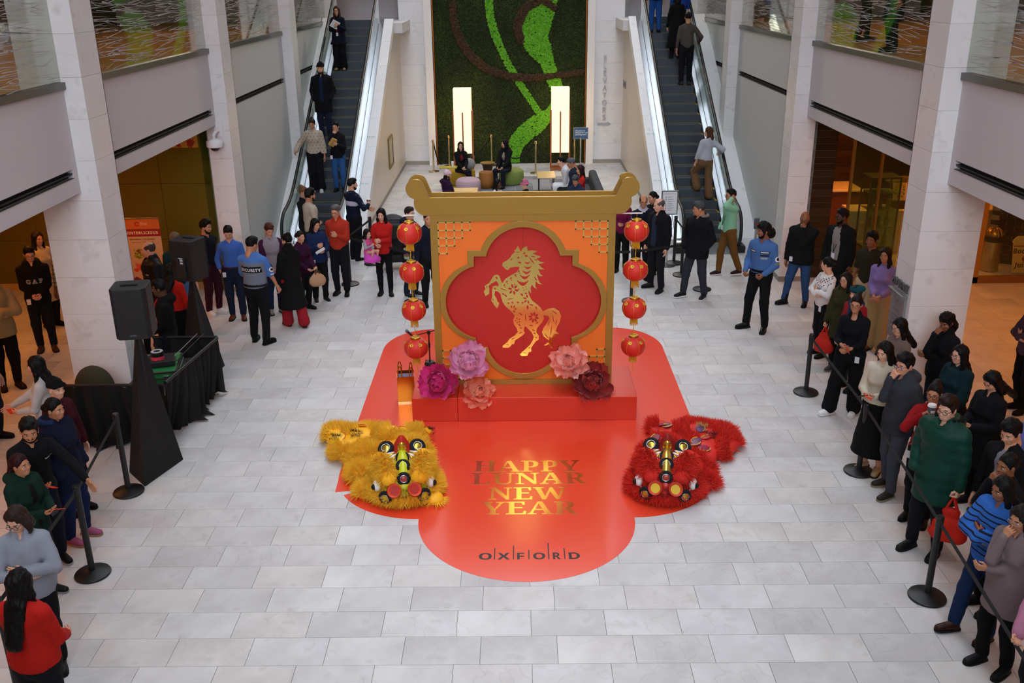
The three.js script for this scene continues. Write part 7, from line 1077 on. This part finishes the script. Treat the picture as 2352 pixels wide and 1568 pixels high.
a = person('woman with long black hair in a cream cardigan and black skirt', { x: 4.16, z: -3.45, face: -45, f: 1, H: 1.67, w: 1.08, skin: 'pale', hair: 'long:0.38', head: [-12, 12], top: { k: 'sweater', name: 'cardigan', c: 0xc4bca6, hem: 0.88 }, L: 'phone', R: 'phone', legs: { k: 'skirt', c: 0x0d0d0f, hem: 0.26, flare: 0.1 }, shoes: { k: 'flat', c: 0x9a8a6a } }); envelope(a.R, 'the woman in the cream cardigan'); phone(a.L, 'the woman in the cream cardigan');
person('man with blue glasses in a grey wool jacket, hand at his mouth', { x: 4.2, z: -2.94, face: -70, H: 1.72, w: 1.12, hair: 'full', specs: 0x1c2c7a, head: [5, 6], top: { k: 'jacket', c: 0x33353c, hem: 0.8, hood: 1, collar: 0.6 }, under: { c: 0x2c5aa0, add: 0.016 }, R: 'chin', L: 'pocket', legs: { c: 0x3f434c, jeans: 1, k: 'straight' }, feet: [[0.12, 0.12, 10], [-0.14, -0.05, -8]], shoes: sneak(0x2c2a24, 0x8a8468) });
person('woman with curly tied hair in a black jacket leaning on the right column', { x: 5.3, z: -4.45, face: -65, f: 1, H: 1.66, w: 1.1, skin: 'brown', hair: 'curly:0.16', head: [10, 18], top: { k: 'jacket', c: 0x0f1014, collar: 0.6, hem: 0.84 }, R: 'chin', L: [-0.08, 1.15, 0.2], legs: { c: 0x18202e, jeans: 1 } });
person('woman with glasses and long hair in a dark teal sweater on the right', { x: 5.02, z: -3.42, face: -70, f: 1, H: 1.63, skin: 'pale', hair: 'long:0.28', specs: 0x3a3a3c, top: { k: 'sweater', c: 0x0e2a30, loose: 0.02 }, L: 'low', R: 'low', legs: BLK });
a = person('woman with long black hair in a black coat looking at her phone', { x: 5.02, z: -2.62, face: -70, f: 1, H: 1.64, w: 1.1, hair: 'long:0.3', head: [0, 28], top: { k: 'coat', c: 0x111216, hem: 0.56 }, L: 'phone', R: 'phone', legs: BLK }); phone(a.R, 'the woman in the black coat on the right');
a = person('woman with glasses in a red sweater drinking from a paper cup', { x: 4.26, z: -2.3, face: -40, f: 1, H: 1.65, w: 1.04, skin: 'tan', hair: 'bun', hc: 0x17100e, specs: true, top: { k: 'sweater', c: 0x8e1418, hem: 0.9 }, R: [-0.04, 1.42, 0.2], hR: 'grip', L: 'phone', legs: BLK, badge: -1 }); cupT(a.R, 'the woman in the red sweater', 0x55585e, 'grey paper coffee cup'); envelope(a.L, 'the woman in the red sweater');
a = person('man with glasses in a dark green parka carrying a red bag', { x: 4.14, z: -1.72, face: -52, H: 1.76, w: 1.14, skin: 'pale', hair: 'full', hc: 0x241610, specs: true, head: [0, 4], top: { k: 'parka', c: 0x0c3a2e, quilt: 0.11, hem: 0.62, hood: 1, fur: 0x0f0f10, rough: 0.55 }, L: 'bagHold', R: 'pocket', legs: { c: 0x14161c }, shoes: { k: 'boot', c: 0x101012 }, feet: [[0.12, 0.05, 8], [-0.14, 0.08, -12]] });
bagT('bright red carrier bag hanging from the hand of the man in the green parka', a.L.p.clone().add(V(0, -0.02, 0)), 0.36, 0.5, 0.08, 0xd42a1c, -0.6);
person('young man in a black cardigan and grey T-shirt on the right', { x: 4.56, z: -1.28, face: -60, H: 1.71, hair: 'full', head: [0, 18], top: { k: 'sweater', name: 'cardigan', c: 0x0e0f12, open: 0.07 }, under: { c: 0x77787e, add: 0.01 }, legs: BLK });
person('smiling woman with tied black hair in black on the right', { x: 4.28, z: -0.74, face: -75, f: 1, H: 1.64, skin: 'brown', hair: 'lowbun', smile: 1, top: { k: 'jacket', c: 0x111216 }, R: 'chin', L: 'cross', legs: BLK });
a = person('woman in a blue sweater with dark stripes, arms folded, brown shoes', { x: 4.06, z: -0.36, face: -68, f: 1, H: 1.62, w: 1.14, skin: 'brown', hair: 'long:0.32', head: [-8, 8], top: { k: 'sweater', print: stripePrint, hem: 0.86, loose: 0.02 }, arms: 'cross', legs: { c: 0x16294c, jeans: 1, k: 'straight' }, feet: [[0.12, 0.02, 6], [-0.14, 0.2, -16]], shoes: { c: 0x33180f, rough: 0.4 } }); envelope(a.L, 'the woman in the striped sweater');
a = person('woman with glasses in a taupe wool coat, hand at her chin', { x: 4.0, z: 0.08, face: -62, f: 1, H: 1.6, w: 1.12, skin: 'tan', hair: 'bob:0.14', hc: 0x1a1513, specs: 0x9a8a7a, head: [-5, 10], top: { k: 'coat', c: 0x77696a, hem: 0.66, rough: 0.98 }, under: { c: 0x141519 }, R: 'chin', L: [-0.08, 1.12, 0.22], legs: { c: 0x0d0d10, k: 'straight' }, shoes: { c: 0x121214 }, feet: [[0.12, 0.02, 6], [-0.12, 0.05, -10]] });
person('person in a pink knitted sweater at the right edge', { x: 3.98, z: 0.78, face: -65, f: 1, H: 1.62, hair: 'long:0.25', top: { k: 'sweater', c: 0xa87088, loose: 0.02 }, arms: 'low', legs: BLK });
person('person in a mauve sweater and black trousers with folded arms in the right passage', { x: 6.76, z: -5.1, face: -80, f: 1, H: 1.66, w: 1.1, hair: 'long:0.2', top: { k: 'sweater', c: 0x4c3a4a }, arms: 'cross', legs: { c: 0x0e0f12, k: 'straight' } });
person('person in a lavender shirt behind the young man on the right', { x: 5.02, z: -1.75, face: -70, H: 1.68, skin: 'brown', hair: 'short', top: { k: 'shirt', c: 0x6a6cb0 }, legs: BLK });
// on the upper storey behind the right glass
person('person in black walking behind the glass on the right upper storey', { x: 6.75, z: -12.9, y: 4.352, face: 100, H: 1.74, hair: 'short', top: { k: 'jacket', c: 0x15181a }, legs: { c: 0x121418 }, feet: [[0.1, 0.18, 0], [-0.1, -0.15, 0]] });
person('person in navy standing behind the glass on the right upper storey', { x: 6.3, z: -10.2, y: 4.352, face: -80, H: 1.76, hair: 'short', top: { k: 'coat', c: 0x16203a, hem: 0.5 }, legs: { c: 0x141c30 } });
person('person in a dark coat behind the glass on the left upper storey', { x: -6.6, z: -7.2, y: 4.352, face: 90, H: 1.74, hair: 'short', top: { k: 'coat', c: 0x1c1a1e, hem: 0.5 }, legs: BLK });
// ---------- lion dance costumes lying on the mat ----------
const strand = once('strand', () => { const p = [], ix = []; for (let j = 0; j <= 3; j++) { const t = j / 3, r = 0.06 * (1 - t) + 0.006, b = 0.35 * t * t; for (let i = 0; i < 3; i++) { const q = (i * 2 * Math.PI) / 3; p.push(r * Math.cos(q), t, r * Math.sin(q) + b); } } for (let j = 0; j < 3; j++) for (let i = 0; i < 3; i++) { const u = j * 3 + i, v = j * 3 + ((i + 1) % 3); ix.push(u, u + 3, v, v, u + 3, v + 3); } const g = new THREE.BufferGeometry(); g.setAttribute('position', new THREE.Float32BufferAttribute(p, 3)); g.setIndex(ix); g.computeVertexNormals(); return g; });
function fur(parent, name, pts, len, cols) {                      // pts: [position, direction]
  const m = shade(new THREE.InstancedMesh(strand, furM, pts.length)); m.name = name; m.userData.kind = 'stuff'; parent.add(m);
  const o = new THREE.Object3D(), c = new THREE.Color(), up = V(0, 1, 0);
  pts.forEach(([p, d], i) => { o.position.copy(p); o.quaternion.setFromUnitVectors(up, d.clone().add(V(rr(-0.28, 0.28), rr(-0.2, 0.25), rr(-0.28, 0.28))).normalize()); o.rotateY(rr(0, 6.28)); const l = len * rr(0.6, 1.25); o.scale.set(l * 0.8, l, l * 0.8); o.updateMatrix(); m.setMatrixAt(i, o.matrix); c.set(cols[Math.floor(rnd() * cols.length)]); m.setColorAt(i, c); });
}
const furM = M(0xffffff, 0.9), dirR = () => { const z = rr(-1, 1), t = rr(0, 6.28), r = Math.sqrt(1 - z * z); return V(r * Math.cos(t), z, r * Math.sin(t)); };
const onCap = (a, b, ra, rb, n, flow = V(0, -0.5, 0.3)) => Array.from({ length: n }, () => { const t = rnd(), d = dirR(), x = a.clone().lerp(b, t), ax = b.clone().sub(a).normalize(); d.addScaledVector(ax, -0.75 * d.dot(ax)).normalize(); return [x.addScaledVector(d, mix(ra, rb, t) * 0.92), d.clone().add(flow)]; }).filter(([p]) => p.y > 0.004);
function lion(label, x, z, turn, C, blobs) {
  const g = thing('lion_costume', label, 'lion costume', [x, 0.003, z], turn); g.scale.setScalar(0.84); const paint = M(C.face, 0.35), black = [0x0c0c0d, 0x161617], blackF = M(0x0d0d0e, 0.9), mirror = M(0xd8dade, 0.06, 1), gold = M(0xd8b24a, 0.25, 0.9), white = M(0xe8e6e2, 0.4), accent = M(C.accent, 0.4);
  const F = new Field(0.022); F.ell(V(0, 0.2, -0.02), [0.38, 0.3, 0.42], 0.05).cap(V(0, 0.4, 0.0), V(0, 0.26, 0.36), 0.11, 0.1, 0.06).ell(V(0, 0.13, 0.3), [0.34, 0.12, 0.2], 0.06); F.cut.push([0, -1, 0, -0.003]); part(g, 'head_shell', F.mesh(), paint);
  for (const s of [-1, 1]) fur(g, 'brow_fur', onCap(V(s * 0.3, 0.45, -0.1), V(s * 0.2, 0.36, 0.3), 0.13, 0.12, 3000, V(s * 0.1, -0.5, 0.8)), 0.1, C.fur);
  const ring = []; for (let i = 0; i < 22; i++) { const t = mix(-0.25, Math.PI + 0.25, i / 21); ring.push(V(0.44 * Math.cos(t), 0.1 + 0.03 * Math.sin(t), 0.06 + 0.4 * Math.sin(t))); } const rf = []; for (let i = 0; i < 21; i++) rf.push(...onCap(ring[i], ring[i + 1], 0.065, 0.065, 190, V(0, -0.5, 0).add(ring[i].clone().setY(0).multiplyScalar(1.2)))); fur(g, 'jaw_fur', rf, 0.09, C.fur);
  const back = []; for (let i = 0; i < 16; i++) { const t = mix(Math.PI + 0.1, 2 * Math.PI - 0.1, i / 15); back.push(V(0.38 * Math.cos(t), 0.34 - 0.06 * Math.abs(Math.cos(t)), -0.06 + 0.34 * Math.sin(t))); } const bf = []; for (let i = 0; i < 15; i++) bf.push(...onCap(back[i], back[i + 1], 0.08, 0.08, 200, back[i].clone().setY(-0.2))); fur(g, 'mane_fur', bf, 0.09, C.fur);
  for (const s of [-1, 1]) fur(g, 'side_fur', onCap(V(s * 0.42, 0.12, -0.2), V(s * 0.44, 0.1, 0.2), 0.07, 0.07, 1100, V(s, -0.4, 0)), 0.1, C.fur);
  const pad = (nm, segs) => { const Q = new Field(0.022); for (const [u, v, r] of segs) Q.cap(u, v, r, undefined, 0.03); Q.disp = (x1, y1, z1) => 0.03 * (v3(x1 * 22, y1 * 22, z1 * 22, 2) - 0.5); Q.cut.push([0, -1, 0, -0.003]); part(g, nm, Q.mesh(), M(C.cloth, 0.85)); };
  for (const s of [-1, 1]) pad('brow_padding', [[V(s * 0.3, 0.45, -0.1), V(s * 0.2, 0.36, 0.3), 0.115]]);
  pad('jaw_padding', ring.slice(1).map((p, i) => [ring[i], p, 0.055])); pad('mane_padding', back.slice(1).map((p, i) => [back[i], p, 0.07])); for (const s of [-1, 1]) pad('side_padding', [[V(s * 0.42, 0.12, -0.2), V(s * 0.44, 0.1, 0.2), 0.06]]);
  // centre strip, mirrors, nose
  part(g, 'forehead_strip', tube([[0, 0.5, -0.12], [0, 0.515, 0.0], [0, 0.48, 0.14], [0, 0.38, 0.3]], 0.1, 24, 12).scale(0.8, 1, 1), C.strip);
  for (const s of [-1, 1]) { part(g, 'dotted_trim', Array.from({ length: 14 }, (_, i) => { const t = i / 13; return new THREE.IcosahedronGeometry(0.008, 1).translate(s * (0.1 + 0.05 * (1 - t) ** 2), mix(0.51, 0.37, t * t) - 0.015, mix(-0.08, 0.31, t)); }), white); part(g, 'cheek_swirl', [tube([[s * 0.3, 0.16, 0.36], [s * 0.36, 0.22, 0.28], [s * 0.38, 0.17, 0.22], [s * 0.34, 0.15, 0.27]], 0.011, 20, 6), tube([[s * 0.24, 0.13, 0.42], [s * 0.31, 0.12, 0.4], [s * 0.33, 0.16, 0.36]], 0.01, 16, 6)], white); part(g, 'cheek_dots', Array.from({ length: 9 }, (_, i) => new THREE.IcosahedronGeometry(0.009, 1).translate(s * (0.22 + 0.02 * i), 0.2 + 0.02 * Math.sin(i), 0.44 - 0.022 * i)), accent); }
  const disc = (nm, x, y, z, r, tilt, inner, yaw = 0) => { const d = part(g, nm, new THREE.TorusGeometry(r, r * 0.42, 8, 24), blackF); d.position.set(x, y, z); d.rotation.set(tilt, yaw, 0, 'YXZ'); part(d, 'disc_face', new THREE.SphereGeometry(r * 0.75, 18, 10).scale(1, 1, 0.35), inner); part(d, 'disc_rim', new THREE.TorusGeometry(r * 0.72, r * 0.1, 6, 24).translate(0, 0, r * 0.28), M(0xb9bcc2, 0.2, 1)); const e = []; for (let i = 0; i < 260; i++) { const t = rr(0, 6.28), q = dirR(); e.push([V((r + 0.25 * r * q.x) * Math.cos(t), (r + 0.25 * r * q.x) * Math.sin(t), r * 0.35 * q.z), V(Math.cos(t) * 0.4, Math.sin(t) * 0.4, 0.8 * q.z)]); } const h = new THREE.Group(); fur(d, 'black_fluff', e, 0.026, black); return d; };
  disc('mirror_disc', 0, 0.54, 0.05, 0.068, -1.0, mirror); disc('mirror_disc', 0, 0.5, 0.22, 0.07, -0.8, mirror); disc('mirror_disc', 0, 0.39, 0.38, 0.066, -0.35, M(0xb03a30, 0.3));
  for (const s of [-1, 1]) { disc('ear_disc', s * 0.22, 0.57, -0.2, 0.082, -0.9, gold, s * 0.3); const c = part(g, 'nostril_cup', lathe([[0, -0.05], [0.04, -0.05], [0.055, 0], [0.075, 0.03], [0.062, 0.028], [0.04, 0.0], [0, -0.02]], 22).scale(1.35, 1.35, 1.35).rotateX(1.0), C.cup); c.position.set(s * 0.13, 0.28, 0.5); c.rotation.y = s * 0.25; part(c, 'cup_lining', new THREE.CircleGeometry(0.07, 18).rotateX(-0.55).translate(0, 0.008, 0.012), C.lining); disc('mouth_disc', s * 0.26, 0.17, 0.46, 0.07, 0, C.cupIn, s * 0.45); }
  fur(g, 'chin_fluff', onCap(V(-0.04, 0.22, 0.48), V(0.04, 0.2, 0.48), 0.05, 0.05, 300, V(0, 0, 0.3)), 0.035, black);
  for (const s of [-1, 1]) { const e = part(g, 'eye', new THREE.SphereGeometry(0.09, 18, 12).scale(0.55, 0.75, 1), white); e.position.set(s * 0.36, 0.27, 0.28); e.scale.setScalar(1.2); part(e, 'pupil', new THREE.SphereGeometry(0.035, 12, 8).translate(s * 0.035, 0.0, 0.04), blackF); }
  // crest with petals
  const cr = part(g, 'crest_horn', lathe([[0, 0.17], [0.03, 0.15], [0.07, 0.06], [0.085, 0]], 20), M(C.crest, 0.5)); cr.position.set(0, 0.56, -0.2); cr.rotation.x = 0.35; cr.scale.setScalar(1.45); part(cr, 'crest_gold', new THREE.SphereGeometry(0.05, 14, 10).scale(0.9, 1.3, 0.6).translate(0, 0.07, 0.055), gold);
  for (let i = 0; i < 15; i++) { const t = mix(0.25, Math.PI - 0.25, i / 14), p = part(cr, 'crest_petal', new THREE.SphereGeometry(0.045, 8, 6).scale(0.4, 0.25, 1.15).translate(0, 0, 0.03), i % 2 ? white : gold); p.position.set(0.1 * Math.cos(t), 0.0, 0.1 * Math.sin(t) + 0.01); p.rotation.y = Math.PI / 2 - t; p.rotation.x = -0.3; }
  // cloth body
  const Bd = new Field(0.026); for (const [bx0, bz, r, h] of blobs) Bd.ell(V((bx0 - x) / 0.84, h * 0.5, (bz - z) / 0.84).applyAxisAngle(V(0, 1, 0), -turn), [r * 0.95, h * 0.65, r * 0.95], 0.06); Bd.disp = (u, v, w) => 0.045 * (v3(u * 9, v * 9, w * 9, 4) - 0.5); Bd.cut.push([0, -1, 0, -0.003]); const bg = Bd.mesh(); part(g, 'cloth_body', bg, M(C.cloth, 0.6));
  const P = bg.attributes.position, N = bg.attributes.normal, ft = [], spots = []; for (let i = 0; i < P.count; i++) { const p = V().fromBufferAttribute(P, i), n = V().fromBufferAttribute(N, i); if (n.y < -0.3) continue; const k = v3(p.x * 5 + 3, p.y * 5, p.z * 5, 8); if (k > C.bald || p.y < 0.05) for (let j = 0; j < 4; j++) ft.push([p.clone().add(V(rr(-0.015, 0.015), 0, rr(-0.015, 0.015))), n.clone().add(V(0, -0.15, 0).addScaledVector(n.clone().setY(0), 0.6))]); else if (n.y > 0.4) spots.push([p, n]); } fur(g, 'body_fur', ft, 0.095, C.fur);
  const pick = (i) => spots[Math.floor(((i * 0.618) % 1) * spots.length)];
  for (let i = 0; i < C.patches; i++) { const s = pick(i + 1); if (!s) break; const [p, n] = s, m = part(g, 'cloth_flap', new THREE.SphereGeometry(0.1, 14, 8).scale(1, 0.18, 0.75), M(C.flap[i % C.flap.length], 0.45)); m.position.copy(p).addScaledVector(n, 0.02); m.quaternion.setFromUnitVectors(V(0, 1, 0), n); m.rotateY(i * 1.3); const tr = part(m, 'flap_trim', new THREE.TorusGeometry(0.09, 0.008, 6, 20, 2.6).rotateX(Math.PI / 2).scale(1, 1, 0.75).translate(0, 0.012, 0), M(C.trim, 0.5)); }
  for (let i = 0; i < 3; i++) { const s = pick(i * 3 + 2.3); if (s) fur(g, 'dark_fur_patch', onCap(s[0].clone().add(V(-0.08, 0.03, 0)), s[0].clone().add(V(0.08, 0.03, 0.06)), 0.035, 0.035, 260, V(0, 0.2, 0)), 0.045, i === 1 && C.goldFur ? [0xc9a95a, 0xd8bd78] : black); }
}
lion('yellow lion dance costume lying left of the lettering', -1.43, -3.06, 0.14, { face: 0xc4c21c, fur: [0xffc11c, 0xffcf30, 0xffb714, 0xffd84a], cloth: 0xffba1c, bald: 0.44, strip: M(0xc9d01e, 0.3), accent: 0xd0b030, cup: M(0xd9481c, 0.5), lining: M(0xb02218, 0.6), cupIn: M(0xc9b82a, 0.4), crest: 0xc0281a, patches: 7, flap: [0xffc832, 0xf5b41c, 0xffd65a], trim: 0xe0662a },
  [[-1.45, -3.75, 0.34, 0.3], [-1.7, -4.15, 0.34, 0.26], [-2.05, -4.25, 0.32, 0.24], [-2.38, -4.32, 0.26, 0.2], [-2.5, -4.45, 0.17, 0.16], [-1.42, -4.3, 0.24, 0.2], [-1.95, -3.75, 0.3, 0.22], [-2.25, -3.95, 0.26, 0.2], [-1.95, -3.35, 0.22, 0.18], [-1.86, -2.95, 0.16, 0.14], [-1.05, -2.78, 0.12, 0.12]]);
lion('red lion dance costume lying right of the lettering', 1.63, -3.04, -0.16, { face: 0xc0261a, fur: [0xe02412, 0xee301a, 0xc81c0e, 0xf53c24], cloth: 0xd02418, bald: 0.47, strip: M(0xd8b85a, 0.25, 0.8), accent: 0xe0d0c0, cup: M(0xc83a28, 0.5), lining: M(0xd8b422, 0.5), cupIn: M(0xc9a92a, 0.4), crest: 0x8e1a14, patches: 16, flap: [0x6a2c5a, 0x8a2440, 0x54305e, 0xb01c18], trim: 0xe6c04a, goldFur: 1 },
  [[1.72, -3.75, 0.34, 0.28], [1.95, -4.2, 0.36, 0.22], [2.3, -4.25, 0.34, 0.22], [2.55, -4.3, 0.24, 0.16], [2.2, -3.85, 0.34, 0.22], [2.45, -3.9, 0.22, 0.16], [2.05, -3.45, 0.28, 0.2], [1.75, -4.55, 0.2, 0.16], [2.2, -4.55, 0.22, 0.14], [2.12, -3.1, 0.16, 0.14], [2.5, -4.05, 0.26, 0.16]]);
renderer.render(scene, camera);
